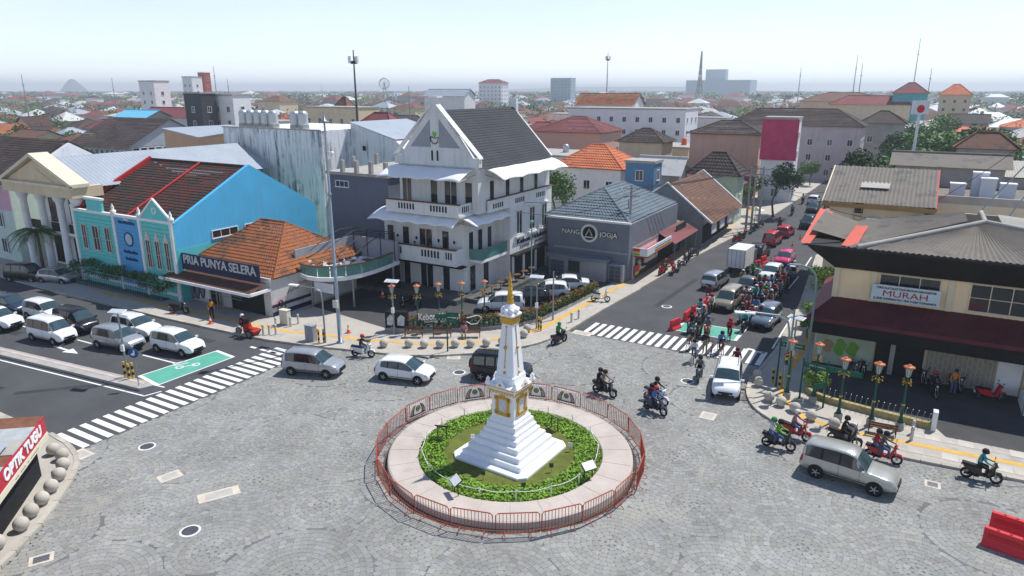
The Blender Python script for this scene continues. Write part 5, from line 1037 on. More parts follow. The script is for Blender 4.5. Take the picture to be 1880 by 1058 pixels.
# lattice mast at right edge
c = W(1850,395,7.5); ms = thing('lattice_mast', 'dark lattice telecom mast with stay cables at the right edge', 'mast', (30.5,44,9.2))
for a in range(3): MB().tube([(.4*math.cos(a*2.1),.4*math.sin(a*2.1),0),(.3*math.cos(a*2.1),.3*math.sin(a*2.1),16)], .06, 5).build('leg', black, ms, local=True)
for k in range(20):
    for a in range(3): MB().tube([(.4*math.cos(a*2.1),.4*math.sin(a*2.1),k*.8),(.4*math.cos(a*2.1+2.1),.4*math.sin(a*2.1+2.1),k*.8+.8)], .03, 4).build('brace', black, ms, local=True)
for dx, dy in ((-7,-4),(-9,-2)): MB().tube([(0,0,13),(dx,dy,-1.2)], .06, 4).build('stay', galv, ms, local=True)
wtw = bldg('white_tower_block', 'pale grey tower block cut by the right edge of the picture', (44,70,.1)); B(37.5,52,66,80,.1,24).build('wall', mat('pale_grey_render', (.58,.61,.64), .7, .05, .6, streak=.15), wtw); B(36.8,52.5,65.4,80.5,23.6,24.3).build('roof_edge', midgrey, wtw)
for z in (12,15.5,19): win(wtw, '-X', 37.5, 70, 72, z, z+1.6, white, glass, 1)
# the optician kiosk, lower left
d = Vector((-15.4,-17,0))-Vector((-19.4,-13.2,0)); ok_ = thing('optician_kiosk', 'red fascia kiosk with rusty sheet roof at the lower left corner', 'kiosk', (-19.45,-13.2,.12), math.atan2(d.y, d.x))
B(.3,12,-4,-.5,0,2.3).build('wall', dark, ok_, local=True); B(0,12,-.12,.0,2.25,3.1).build('fascia', mat('fascia_red', (.45,.015,.04), .45, .08), ok_, local=True); B(0,12,-.1,.04,1.95,2.25).build('fascia_strip', mat('fascia_cream', (.65,.62,.48), .5, .06), ok_, local=True); B(0,.12,-3.5,-.12,1.95,3.1).build('fascia_end', MATS['fascia_red'], ok_, local=True)
x = text(ok_, 'OPTIK TUGU', (0,0,0), .5, '+Y', white, .02, bold=.03, width=4.6); x.location = (3.0,.025,2.68); x.rotation_euler = (R(90),0,math.pi)
x = text(ok_, '-- --- - -----', (0,0,0), .13, '+Y', black, .006, width=3.0); x.location = (2.9,.05,2.1); x.rotation_euler = (R(90),0,math.pi)
x.name = 'small_lettering'
rr_ = random.Random(3)
for i in range(9): 
    x0 = .0+i*1.3; MB().cbox((x0+.65,-1.6,3.16+.02*(i%3)), (1.5,3.2,.04), rr_.uniform(-.06,.06), R(-3)).build('roof_sheet', [mat('rusty_roof', (.17,.075,.045), .8, .35, 2), mat('zinc_sheet', (.38,.40,.41), .5, .2, 2), conc][i % 3], ok_, local=True)
for i in range(3): corr(MB(), (3.2+i*2.6,-.4,3.35), (5.7+i*2.6,-.4,3.35), (5.7+i*2.6,-4.4,4.2), (3.2+i*2.6,-4.4,4.2), .2, .03).build('roof_sheet', metalroof, ok_, local=True)
for x_ in (.2,.9): MB().tube([(x_,-3.3,0),(x_,-3.3,3)], .06, 6).build('post', steel, ok_, local=True)
k2 = thing('roof_stall', 'raised corrugated roof on a dark frame behind the kiosk at the left edge', 'stall', (-26.5,-15.5,.12))
corr(MB(), (-28,-17.5,5.3), (-23.2,-17.5,5.0), (-23.2,-13.4,5.3), (-28,-13.4,5.6), .2, .03).build('roof', metalroof, k2)
for x_, y_ in ((-23.4,-13.6),(-23.4,-17.3),(-27.8,-13.6)): MB().tube([(x_,y_,.12),(x_,y_,5.2)], .06, 5).build('post', black, k2)
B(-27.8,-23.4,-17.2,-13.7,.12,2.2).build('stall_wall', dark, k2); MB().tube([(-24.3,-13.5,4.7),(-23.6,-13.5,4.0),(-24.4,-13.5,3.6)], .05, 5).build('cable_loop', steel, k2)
# ------------------------------------------------------------------ vehicles
carpaint = mat('car_paint', (.70,.71,.72), .25, .02, 1., coat=.6)
headl = mat('headlight_glass', (.55,.58,.60), .1, .1, 8, spec=.9); taill = mat('tail_light', (.35,.015,.02), .25, .1)
PAINT = {}
def carcol(name, c, metal=0., rough=.25):
    if name not in PAINT: PAINT[name] = mat('car_paint_'+name, c, rough, .02, 1., metal=metal, coat=.6)
    return PAINT[name]
for n_, c_, m_ in (('white',(.74,.75,.76),0),('silver',(.42,.44,.46),.5),('black',(.012,.013,.016),0),('darkblue',(.03,.045,.08),.2),('gold',(.40,.35,.25),.4),('greyblue',(.17,.21,.27),.4),('pink',(.62,.05,.16),0),('red',(.50,.02,.03),0),('grey',(.13,.14,.15),.3),('champagne',(.46,.46,.42),.45)): carcol(n_, c_, m_)
# stations: (x fraction from the rear, belt height, top height)
TYPES = {
 'mpv':   dict(L=4.25,W=.84,H=1.70,zl=.30,r=.31,st=[(0,.72,.74),(.012,.95,.98),(.05,1.02,1.55),(.10,1.03,1.66),(.30,1.02,1.71),(.50,1.0,1.69),(.60,.99,1.62),(.77,.98,1.03),(.88,.93,.97),(.95,.84,.88),(.985,.66,.70),(1,.52,.54)],sw=[(.10,.25),(.275,.44),(.46,.70)],rf=.605,cw=.765,rg=(.014,.055),wh=(.185,.80)),
 'hatch': dict(L=4.0,W=.85,H=1.52,zl=.26,r=.31,st=[(0,.62,.64),(.02,.90,.94),(.10,.98,1.38),(.17,.97,1.47),(.35,.94,1.53),(.50,.92,1.52),(.58,.91,1.46),(.79,.89,.95),(.89,.83,.88),(.96,.72,.77),(.99,.58,.62),(1,.48,.5)],sw=[(.15,.26),(.28,.45),(.47,.73)],rf=.585,cw=.785,rg=(.03,.10),wh=(.185,.815)),
 'suv':   dict(L=4.45,W=.88,H=1.75,zl=.38,r=.36,st=[(0,.78,.8),(.015,1.02,1.06),(.06,1.09,1.55),(.12,1.09,1.70),(.30,1.08,1.76),(.50,1.06,1.74),(.575,1.05,1.67),(.73,1.04,1.10),(.86,1.0,1.05),(.945,.92,.97),(.985,.76,.8),(1,.58,.6)],sw=[(.11,.24),(.265,.42),(.44,.67)],rf=.58,cw=.73,rg=(.018,.062),wh=(.19,.80)),
 'sedan': dict(L=4.6,W=.88,H=1.46,zl=.26,r=.32,st=[(0,.66,.68),(.015,.92,.95),(.10,.97,1.0),(.17,.96,1.03),(.29,.94,1.38),(.40,.93,1.45),(.52,.92,1.45),(.58,.91,1.40),(.74,.9,.95),(.88,.83,.87),(.96,.72,.76),(.99,.58,.6),(1,.48,.5)],sw=[(.23,.36),(.375,.50),(.515,.70)],rf=.585,cw=.735,rg=(.175,.285),wh=(.20,.81)),
 'van':   dict(L=4.2,W=.83,H=1.86,zl=.30,r=.30,st=[(0,.7,.72),(.012,1.0,1.03),(.04,1.08,1.72),(.08,1.08,1.83),(.40,1.06,1.88),(.60,1.05,1.86),(.68,1.04,1.78),(.84,1.02,1.07),(.93,.93,.97),(.97,.8,.84),(.99,.64,.66),(1,.5,.52)],sw=[(.07,.26),(.28,.52),(.54,.78)],rf=.685,cw=.835,rg=(.014,.042),wh=(.18,.80)),
 'jeep':  dict(L=4.1,W=.83,H=1.85,zl=.42,r=.36,st=[(0,.9,.92),(.01,1.08,1.1),(.03,1.12,1.74),(.06,1.12,1.84),(.35,1.12,1.88),(.55,1.11,1.86),(.60,1.1,1.78),(.68,1.1,1.16),(.82,1.06,1.10),(.96,1.0,1.04),(.99,.8,.84),(1,.6,.62)],sw=[(.07,.25),(.28,.42),(.45,.63)],rf=.60,cw=.68,rg=(.011,.032),wh=(.19,.81)),
 'estate':dict(L=4.5,W=.84,H=1.78,zl=.34,r=.34,st=[(0,.7,.72),(.012,.98,1.0),(.035,1.05,1.6),(.08,1.05,1.73),(.35,1.04,1.79),(.50,1.03,1.77),(.57,1.02,1.70),(.70,1.01,1.07),(.85,.98,1.02),(.94,.92,.95),(.985,.74,.78),(1,.56,.58)],sw=[(.065,.22),(.245,.41),(.43,.65)],rf=.575,cw=.70,rg=(.014,.037),wh=(.19,.79)),
 'pickup':dict(L=4.7,W=.83,H=1.70,zl=.40,r=.34,st=[(0,.95,.96),(.01,.98,1.0),(.40,.98,1.0),(.425,1.0,1.60),(.46,1.0,1.69),(.60,1.0,1.70),(.65,.99,1.63),(.77,.98,1.04),(.88,.95,.98),(.96,.88,.92),(.99,.7,.74),(1,.54,.56)],sw=[(.47,.73)],rf=.655,cw=.77,rg=(.405,.423),wh=(.2,.81))}
def make_car(kind):
    T = TYPES[kind]; L, w_, zl, st = T['L'], T['W'], T['zl'], T['st']
    def sec(xf):
        for i in range(len(st)-1):
            if xf <= st[i+1][0] or i == len(st)-2:
                t = (xf-st[i][0])/(st[i+1][0]-st[i][0]); b = st[i][1]+(st[i+1][1]-st[i][1])*t; tp = st[i][2]+(st[i+1][2]-st[i][2])*t; break
        e = 1-.22*max(0,(xf-.86)/.14)**2-.14*max(0,(.07-xf)/.07)**2; w = w_*e; h = tp-b; g = min(1, h/.55); wt = w*(.95-.17*g); lo = zl+.10*max(0,(xf-.93)/.07)+.08*max(0,(.05-xf)/.05)
        return [(0,lo),(w*.84,lo),(w*.97,lo+.10),(w,lo+(b-lo)*.55),(w*.955,b),(wt,tp-.06*g-.01),(wt*.84,tp),(0,tp+.03)]
    def S(xf, k, side=1, off=0.):
        a = sec(xf); i = min(int(k), 6); t = k-i; y = a[i][0]+(a[i+1][0]-a[i][0])*t; z = a[i][1]+(a[i+1][1]-a[i][1])*t
        return Vector(((xf-.5)*L, side*y, z))
    def patch(xa, xb, ka, kb, nx, nk, side, off, sharp=False):
        g = []
        for i in range(nx+1):
            for j in range(nk+1):
                xf = xa+(xb-xa)*i/nx; k = ka+(kb-ka)*j/nk; p = S(xf, k, side); e = .004
                n = (S(xf+e, k, side)-S(xf-e, k, side)).cross(S(xf, k+.02, side)-S(xf, k-.02, side)); n = n.normalized() if n.length > 0 else Vector((0,0,1))
                if n.dot(p-Vector((p.x*.6,0,.7))) < 0: n = -n
                g.append(p+n*off)
        q = nk+1; return g, [(i*q+j,i*q+j+1,(i+1)*q+j+1,(i+1)*q+j) for i in range(nx) for j in range(nk)]
    t = thing('car', '', 'car'); xs = []
    for i in range(len(st)-1):
        n = max(1, int((st[i+1][0]-st[i][0])/.05)); xs += [st[i][0]+(st[i+1][0]-st[i][0])*j/n for j in range(n)]
    xs.append(1.); mb = MB(); vs = []
    for x in xs:
        s_ = sec(x); X = (x-.5)*L; vs += [(X,y,z) for y, z in s_]+[(X,-y,z) for y, z in s_[-2:0:-1]]
    n = 14; mb.add(vs, [(i*n+k,i*n+(k+1)%n,(i+1)*n+(k+1)%n,(i+1)*n+k) for i in range(len(xs)-1) for k in range(n)], True); mb.add(vs[:n], [tuple(range(n))[::-1]]); mb.add(vs[-n:], [tuple(range(n))])
    body = mb.build('body', carpaint, t, local=True)
    for sd in (1,-1):
        mb = MB(); mb.add(*patch(T['sw'][0][0]-.008, T['sw'][-1][1]+.015, 4.06, 4.97, 12, 2, sd, .008), True); mb.build('window_surround', black, t, local=True)
        for a, b in T['sw']: mb = MB(); mb.add(*patch(a, b, 4.10, 4.93, 5, 2, sd, .012), True); mb.build('side_window', carglass, t, local=True)
        mb = MB(); mb.add(*patch(.94, .985, 3.45, 4.25 if kind != 'jeep' else 3.9, 3, 2, sd, .012), True); mb.build('headlight', headl, t, local=True)
        mb = MB(); mb.add(*patch(.004, .035, 3.1, 4.2, 2, 2, sd, .012), True); mb.build('tail_light', taill, t, local=True)
        for wx in T['wh']:
            X = (wx-.5)*L; r = T['r']; MB().wheel((X,sd*(w_-.06),r+.03), r+.055, .14, 20).build('wheel_arch', black, t, local=True)
            wl_ = MB().wheel((X,sd*(w_-.07),r), r, .19, 20, 'Y', r*.66).build('wheel', rubber, t, local=True); m2 = MB().wheel((X,sd*(w_-.075),r), r*.66, .15, 16)
            for k in range(5): a = k*2*math.pi/5; m2.cbox((X+math.cos(a)*r*.34,sd*(w_+.008),r+math.sin(a)*r*.34), (r*.6,.02,.05)) if False else m2.tube([(X,sd*(w_+.012),r),(X+math.cos(a)*r*.6,sd*(w_+.006),r+math.sin(a)*r*.6)], .03, 4)
            m2.build('rim', alloy, wl_, local=True)
        p = S(T['cw']-.04, 4.0, sd); MB().cbox(p+Vector((.02,sd*.12,.08)), (.12,.2,.13)).build('door_mirror', carpaint, t, local=True)
        sm2 = MB()
        for xf in (T['sw'][-1][0]-.012, T['sw'][-1][1]-.02): sm2.tube([S(xf, k, sd)+Vector((0,sd*.004,0)) for k in (2.1,3.,3.6,4.)], .008, 4)
        sm2.tube([S(xf, 2.2, sd)+Vector((0,sd*.006,0)) for xf in (.26,.5,.73)], .022, 4)
        sm2.build('door_seams', black, t, local=True)
    g = MB()
    for sd in (1,-1): v, f = patch(T['rf']+.008, T['cw']-.008, 5.15, 7., 3, 3, sd, .012); g.add(v, f, True)
    g.build('windscreen', windscreen, t, local=True); g = MB()
    for sd in (1,-1): v, f = patch(T['rg'][0]+.004, T['rg'][1], 5.1, 7., 2, 3, sd, .012); g.add(v, f, True)
    g.build('rear_window', carglass, t, local=True)
    zb = sec(.985)[4][1]; B(L/2-.10,L/2+.012,-w_*.5,w_*.5,zb-.14,zb-.02).build('grille', black, t, local=True); B(L/2-.2,L/2+.02,-w_*.62,w_*.62,zl+.08,zl+.2).build('lower_grille', black, t, local=True)
    B(L/2+.012,L/2+.03,-.2,.2,zl+.2,zl+.31).build('number_plate', black, t, local=True); B(-L/2-.025,-L/2-.003,-.2,.2,.62,.73).build('number_plate', black, t, local=True); B(-L/2-.012,-L/2+.1,-w_*.7,w_*.7,zl+.1,zl+.16).build('bumper_strip', black, t, local=True)
    if kind in ('suv','jeep'): 
        for sd in (1,-1): MB().tube([S(x,6,sd)+Vector((0,0,.05)) for x in (.14,.3,.5)], .02, 5).build('roof_rail', black, t, local=True)
    if kind == 'jeep': MB().wheel((-L/2-.1,0,.95), .34, .18, 18, 'X').build('spare_wheel', rubber, t, local=True)
    if kind == 'pickup': B(-L/2+.06,-.5,-w_+.1,w_-.1,1.0,1.02).build('bed_floor', black, t, local=True)
    return t
PROTO = {}; USED = set()
def car(kind, x, y, h, col, label, name='car', cat='car', group=None):
    if kind not in PROTO: PROTO[kind] = make_car(kind); o = PROTO[kind]
    else: o = copy_tree(PROTO[kind])
    o.name = name; o.location = (x,y,.0); o.rotation_euler = (0,0,R(h)); tag(o, label, cat, group); o['pc'] = col; return o
def car2(kind, a, b, col, label, side=1, z=0., **kw):
    """near-side wheel contact pixels a (rear), b (front); side=+1 when the car's body lies to the left of that line"""
    p, q = W(*a), W(*b); d = (q-p).normalized(); n = Vector((-d.y,d.x,0))*TYPES[kind]['W']*side; T = TYPES[kind]
    wc = (sum(T['wh'])/2-.5)*T['L']; c = (p+q)/2+n-d*wc
    return car(kind, c.x, c.y, math.degrees(math.atan2(d.y, d.x)), col, label, **kw)
Q = 'cars queueing on the left road'
car2('mpv', (287,647), (335,657), 'white', 'white people carrier first in the left queue, touching the green box', group=Q); car2('mpv', (179,640), (224,649), 'silver', 'silver people carrier behind the solar light in the left queue', group=Q)
car2('van', (59,626), (98,635), 'white', 'white tall minivan third from the green box in the near lane', group=Q); car2('suv', (-45,604), (2,612), 'white', 'white SUV cut by the left edge in the near lane', group=Q)
car2('suv', (209,617), (259,628), 'white', 'white crossover first in the far lane of the left queue', group=Q); car2('van', (104,606), (143,616), 'black', 'black minivan in the far lane of the left queue', group=Q)
car2('mpv', (48,586), (87,595), 'white', 'white people carrier behind the black minivan', group=Q); car2('hatch', (-16,572), (26,581), 'darkblue', 'dark blue hatchback at the far left of the queue', group=Q)
car2('hatch', (75,521), (115,524), 'silver', 'silver hatchback parked beside the palm tree'); car2('van', (20,518), (55,520), 'black', 'black van parked in shade left of the palm tree')
car2('mpv', (534,690), (599,696), 'silver', 'silver people carrier just past the left crosswalk'); car2('hatch', (703,700), (767,708), 'white', 'white hatchback driving behind the monument fence'); car2('jeep', (886,701), (945,707), 'black', 'black boxy jeep half hidden by the monument')
car('suv', 8.0, 14.6, -80, 'white', 'white SUV facing the camera beside the shop corner'); car2('estate', (1496,878), (1602,911), 'champagne', 'pale silver estate car at right heading off the plaza')
car('mpv', 1.0, 39.3, 84, 'silver', 'silver people carrier driving away beyond the far crosswalk'); car('suv', 2.2, 54.5, 86, 'black', 'black SUV driving away ahead of the box truck')
car('van', 3.8, 32.9, -93, 'gold', 'gold and cream van waiting beside the red barriers'); car('pickup', 4.3, 38.6, -92, 'grey', 'dark grey pickup waiting behind the gold van'); car('mpv', 7.7, 29.6, -95, 'greyblue', 'blue grey people carrier first at the far crosswalk')
car('hatch', 5.3, 45.2, -93, 'white', 'white hatchback waiting behind the motorcycles'); car('hatch', 5.4, 52.8, -92, 'pink', 'pink hatchback waiting on the right road'); car('van', 2.3, 62.5, 86, 'red', 'red van driving away by the orange cones'); car('hatch', 2.8, 69, 86, 'red', 'small red car driving away beyond the red van')
car('suv', 4.6, 77, -93, 'black', 'black SUV approaching far up the right road'); car('mpv', 6.4, 84, -93, 'silver', 'silver car approaching far up the right road edge'); car('sedan', 3.4, 92, -92, 'black', 'black sedan far up the right road'); car('hatch', 2.4, 101, 87, 'white', 'white car farthest up the right road')
for (x, y, k, c_, l_) in ((-11.3,30.4,'sedan','white','white sedan parked nearest the grey shop'),(-11.6,27.3,'hatch','white','white hatchback parked in the middle of the cafe yard'),(-12.3,24.6,'hatch','black','black hatchback parked between white cars in the cafe yard'),(-13.4,21.4,'mpv','white','white car parked by the hedge beside the monument spire')): car(k, x, y, 208, c_, l_).location.z = .12
for o in list(bpy.data.objects):
    if 'pc' in o.keys():
        m = PAINT[o['pc']]; del o['pc']
        recolor(o, ('body','door_mirror'), {'car_paint': m})
# box truck
t = thing('box_truck', 'white box truck driving away on the right road', 'truck', (1.8,47.3,0), R(86))
B(-2.4,1.1,-.92,.92,.75,2.75).build('cargo_box', mat('truck_box', (.68,.69,.70), .5, .05, streak=.1), t, local=True); B(1.2,2.6,-.85,.85,.5,2.05).build('cab', mat('truck_cab', (.10,.12,.14), .4, .05), t, local=True); B(1.9,2.62,-.78,.78,1.2,1.95).build('windscreen', windscreen, t, local=True); B(-2.35,2.5,-.4,.4,.45,.75).build('chassis', black, t, local=True)
for y in (-.46,.46): MB().tube([(-2.42,y,.8),(-2.42,y,2.7)], .02, 4).build('door_bar', steel, t, local=True)
B(-2.43,-2.4,-.01,.01,.8,2.7).build('door_gap', black, t, local=True)
for y in (-.9,.9): B(-2.42,-2.36,y-.05,y+.05,.75,2.75).build('door_frame', steel, t, local=True)
for x in (-1.6,1.9):
    for y in (-.75,.75): MB().wheel((x,y,.37), .37, .25, 18).build('wheel', rubber, t, local=True)
for y in (-.7,.7): B(-2.45,-2.4,y-.1,y+.1,.55,.7).build('tail_light', taill, t, local=True)
# ------------------------------------------------------------------ people
def body_mesh(J, E, Rr, reg, name):
    me = bpy.data.meshes.new(name); ks = list(J); me.from_pydata([J[k] for k in ks], [(ks.index(a), ks.index(b)) for a, b in E], [])
    o = bpy.data.objects.new(name, me); C.objects.link(o); sk = o.modifiers.new('k', 'SKIN'); sk.use_smooth_shade = True
    for i, k in enumerate(ks): me.skin_vertices[0].data[i].radius = (Rr[k][0], Rr[k][1]) if isinstance(Rr[k], tuple) else (Rr[k],)*2; me.skin_vertices[0].data[i].use_root = (k == 'pelvis')
    sb_ = o.modifiers.new('s', 'SUBSURF'); sb_.levels = 1; sb_.render_levels = 1
    bpy.context.view_layer.update(); m = bpy.data.meshes.new_from_object(o.evaluated_get(bpy.context.evaluated_depsgraph_get())); bpy.data.objects.remove(o)
    m.materials.clear()
    for mm in (skin, PM['shirt'], PM['trousers'], PM['shoes']): m.materials.append(mm)
    seg = [(Vector(J[a]), Vector(J[b]), reg(a, b)) for a, b in E]
    for p in m.polygons:
        c = p.center; best = None
        for a, b, r in seg:
            d = b-a; t = max(0, min(1, (c-a).dot(d)/max(d.length_squared, 1e-6))); q = (c-a-d*t).length
            if best is None or q < best[0]: best = (q, r)
        p.material_index = best[1]; p.use_smooth = True
    m.name = name; return m
PM = dict(shirt=mat('shirt_grey', (.2,.2,.2), .8, .08), trousers=mat('trousers_dark', (.03,.035,.05), .85, .1), shoes=mat('shoes_dark', (.02,.02,.02), .6))
def skel(pose):
    J = {}; s_ = pose
    if s_ == 'ride': c = dict(pelvis=(-.18,0,.90), waist=(-.16,0,1.05), chest=(-.08,0,1.28), neck=(-.03,0,1.46), head=(.0,0,1.56), top=(.01,0,1.68)); arm = [(-.07,.19,1.37),(.12,.27,1.14),(.38,.29,1.06),(.46,.28,1.04)]; leg = [(-.14,.10,.86),(.26,.17,.78),(.20,.17,.40),(.34,.17,.34)]
    elif s_ == 'pillion': c = dict(pelvis=(-.50,0,.96), waist=(-.48,0,1.1), chest=(-.42,0,1.32), neck=(-.38,0,1.5), head=(-.35,0,1.6), top=(-.34,0,1.72)); arm = [(-.42,.18,1.41),(-.32,.26,1.16),(-.10,.2,1.06),(-.04,.14,1.06)]; leg = [(-.46,.12,.92),(-.1,.24,.80),(-.2,.24,.42),(-.07,.25,.37)]
    elif s_ == 'cycle': c = dict(pelvis=(-.2,0,1.0), waist=(-.13,0,1.13), chest=(.02,0,1.34), neck=(.1,0,1.49), head=(.15,0,1.58), top=(.17,0,1.7)); arm = [(.03,.19,1.41),(.2,.25,1.18),(.42,.26,1.08),(.49,.25,1.06)]; leg = [(-.17,.09,.96),(.2,.12,.78),(.08,.12,.38),(.2,.12,.32)]
    elif s_ == 'sit': c = dict(pelvis=(0,0,.55), waist=(0,0,.7), chest=(.03,0,.95), neck=(.06,0,1.12), head=(.1,0,1.22), top=(.11,0,1.34)); arm = [(.03,.18,1.03),(.1,.25,.78),(.3,.16,.68),(.36,.12,.68)]; leg = [(.03,.1,.52),(.42,.13,.5),(.42,.14,.1),(.55,.15,.05)]
    else: c = dict(pelvis=(0,0,.95), waist=(0,0,1.1), chest=(.02,0,1.34), neck=(.02,0,1.5), head=(.04,0,1.6), top=(.05,0,1.72)); arm = [(.0,.19,1.42),(.0,.25,1.14),(.12,.24,.92),(.16,.22,.85)]; leg = [(0,.1,.9),(.03,.11,.5),(-.02,.11,.1),(.12,.13,.05)]
    J.update(c)
    for sd, n in ((1,'l'),(-1,'r')):
        for nm, p in zip(('sh','el','wr','ha'), arm): J[nm+n] = (p[0],p[1]*sd,p[2])
        for nm, p in zip(('hp','kn','an','to'), leg): J[nm+n] = (p[0]+(0 if pose != 'cycle' or sd > 0 or nm in ('hp',) else -.06), p[1]*sd, p[2]+(0 if pose != 'cycle' or sd > 0 or nm == 'hp' else .12))
    E = [('pelvis','waist'),('waist','chest'),('chest','neck'),('neck','head'),('head','top')]
    for n in 'lr': E += [('chest','sh'+n),('sh'+n,'el'+n),('el'+n,'wr'+n),('wr'+n,'ha'+n),('pelvis','hp'+n),('hp'+n,'kn'+n),('kn'+n,'an'+n),('an'+n,'to'+n)]
    Rr = dict(pelvis=(.15,.13), waist=(.14,.11), chest=(.17,.12), neck=.06, head=.095, top=.07)
    for n in 'lr': Rr.update({'sh'+n:.08,'el'+n:.055,'wr'+n:.042,'ha'+n:.038,'hp'+n:.105,'kn'+n:.075,'an'+n:.055,'to'+n:.045})
    def reg(a, b):
        if 'neck' in a or a == 'head' or 'wr' in a: return 0
        if a[:2] in ('hp',) or b[:2] == 'hp' or a[:2] == 'kn': return 2
        if a[:2] == 'an': return 3
        if a == 'pelvis': return 2
        return 1
    return J, E, Rr, reg
POSE = {p: body_mesh(*skel(p), name='person') for p in ('ride','pillion','cycle','sit','stand')}
helmm = mat('helmet', (.02,.02,.02), .25, .05)
HEAD = {'ride': (.005,0,1.6), 'pillion': (-.345,0,1.64), 'cycle': (.16,0,1.63), 'sit': (.105,0,1.27), 'stand': (.045,0,1.65)}
_h = MB().lathe((0,0,0), [(.155,-.07),(.16,0),(.15,.07),(.11,.125),(.05,.15),(.001,.155)], 14).mi(1).lathe((.03,0,-.02), [(.14,-.06),(.148,.0),(.14,.05)], 10); helmet_me = None
COLS = {}
def cmat(c):
    if c not in COLS: COLS[c] = mat('cloth_%d' % len(COLS), {'black':(.015,.015,.018),'white':(.62,.62,.62),'green':(.03,.22,.07),'teal':(.04,.32,.34),'red':(.45,.03,.03),'blue':(.08,.18,.42),'grey':(.16,.17,.18),'maroon':(.16,.02,.03),'jeans':(.07,.11,.2),'pink':(.5,.2,.25),'orange':(.55,.2,.03),'khaki':(.28,.22,.13),'lime':(.2,.5,.04)}[c], .8, .1)
    return COLS[c]
def person(pose, loc, h, shirt, legs, head, label, group=None, scale=1.):
    global helmet_me
    o = bpy.data.objects.new('person', POSE[pose]); C.objects.link(o); o.location = loc; o.rotation_euler = (0,0,R(h)); o.scale = (scale,)*3; tag(o, label, 'person', group)
    for i, m in ((1, cmat(shirt)), (2, cmat(legs))): o.material_slots[i].link = 'OBJECT'; o.material_slots[i].material = m
    if helmet_me is None:
        q = _h.build('helmet', [helmm, black], o, local=True); helmet_me = q.data
    else: q = bpy.data.objects.new('helmet', helmet_me); C.objects.link(q); q.parent = o
    q.location = Vector(HEAD[pose])+Vector((0,0,.03)); 
    if head == 'hair': q.name = 'hair'; q.scale = (.72,.72,.8); q.location.z -= .0
    if head != 'hair': q.material_slots[0].link = 'OBJECT'; q.material_slots[0].material = cmat(head)
    return o
# ------------------------------------------------------------------ scooters and bicycles
def make_scooter():
    t = thing('motorbike', '', 'motorbike')
    for x in (-.62,.64):
        wl_ = MB().wheel((x,0,.28), .28, .10, 18, 'Y', .19).build('wheel', rubber, t, local=True); m2 = MB().wheel((x,0,.28), .05, .12, 8)
        for k in range(6): a = k*math.pi/3; m2.tube([(x,0,.28),(x+.2*math.cos(a),0,.28+.2*math.sin(a))], .014, 4)
        m2.build('rim', alloy, wl_, local=True)
    MB().extr([(-.86,.78),(-.80,.66),(-.5,.42),(-.12,.30),(.22,.28),(.26,.36),(.02,.40),(-.02,.66),(-.3,.72)], 'Y', -.13, .13).build('rear_body', carpaint, t, local=True)
    MB().extr([(.22,.28),(.34,.30),(.56,.92),(.60,1.02),(.50,1.06),(.42,.9),(.26,.42)], 'Y', -.19, .19).build('front_shield', carpaint, t, local=True)
    MB().extr([(.38,.5),(.52,.62),(.82,.60),(.93,.44),(.86,.46),(.66,.56)], 'Y', -.07, .07).build('front_fender', carpaint, t, local=True)
    MB().extr([(-.88,.80),(-.3,.74),(-.02,.68),(0,.76),(-.3,.82),(-.86,.88)], 'Y', -.13, .13).build('seat', black, t, local=True)
    MB().tube([(.64,.06,.28),(.52,.06,.8)], .03, 6).tube([(.64,-.06,.28),(.52,-.06,.8)], .03, 6).build('fork', steel, t, local=True)
    MB().tube([(.42,.34,1.04),(.5,.16,1.06),(.52,0,1.04),(.5,-.16,1.06),(.42,-.34,1.04)], .022, 6).build('handlebar', black, t, local=True)
    for sd in (1,-1): MB().tube([(.48,sd*.22,1.06),(.5,sd*.3,1.22)], .01, 4).cbox((.5,sd*.32,1.25), (.03,.1,.07)).build('mirror', black, t, local=True)
    MB().ball((.60,0,.93), .085, 8).build('headlight', headl, t, local=True); MB().cbox((-.88,0,.72), (.05,.16,.08)).build('tail_light', taill, t, local=True); MB().tube([(-.1,-.16,.26),(-.75,-.17,.34)], [.04,.055], 8).build('exhaust', black, t, local=True); MB().cbox((-.93,0,.55), (.02,.2,.12), 0, 0).build('number_plate', white, t, local=True)
    MB().cbox((-.3,0,.33), (.5,.2,.18)).build('engine', black, t, local=True); MB().tube([(-.2,.1,.25),(-.25,.24,.02)], .015, 4).build('stand', black, t, local=True)
    return t
SCO = make_scooter(); SU = [0]
def bike(x, y, h, col, label, z=0., group=None):
    o = SCO if not SU[0] else copy_tree(SCO); SU[0] += 1
    o.location = (x,y,z); o.rotation_euler = (0,0,R(h)); tag(o, label, 'motorbike', group); o['bc'] = col; return o
BC = {'black':'black','white':'white','red':'red','grey':'grey','blue':'darkblue','silver':'silver'}
def rider(x, y, h, col, shirt, legs, helm, lab, pill=None, z=0., group=None):
    bike(x, y, h, col, '%s motorbike ridden %s' % (col, lab), z, group and 'ridden motorbikes '+group)
    person('ride', (x,y,z), h, shirt, legs, helm, 'rider in %s top and %s helmet %s' % (shirt, helm, lab), group and 'motorbike riders '+group)
    if pill: person('pillion', (x,y,z), h, pill[0], pill[1], pill[2], 'passenger in %s top behind the rider %s' % (pill[0], lab))
def rider2(a, b, *ar, **kw):
    p, q = W(*a), W(*b); d = q-p; c = (p+q)/2; rider(c.x, c.y, math.degrees(math.atan2(d.y, d.x)), *ar, **kw)
rider2((651,654),(683,656),'white','black','jeans','red','past the stone balls on the cafe corner')
rider2((1015,635),(1037,627),'black','green','black','green','at the kerb by the orange hedge')
rider2((1095,721),(1124,730),'black','khaki','black','black','just behind the crowd barriers', ('black','black','black'))
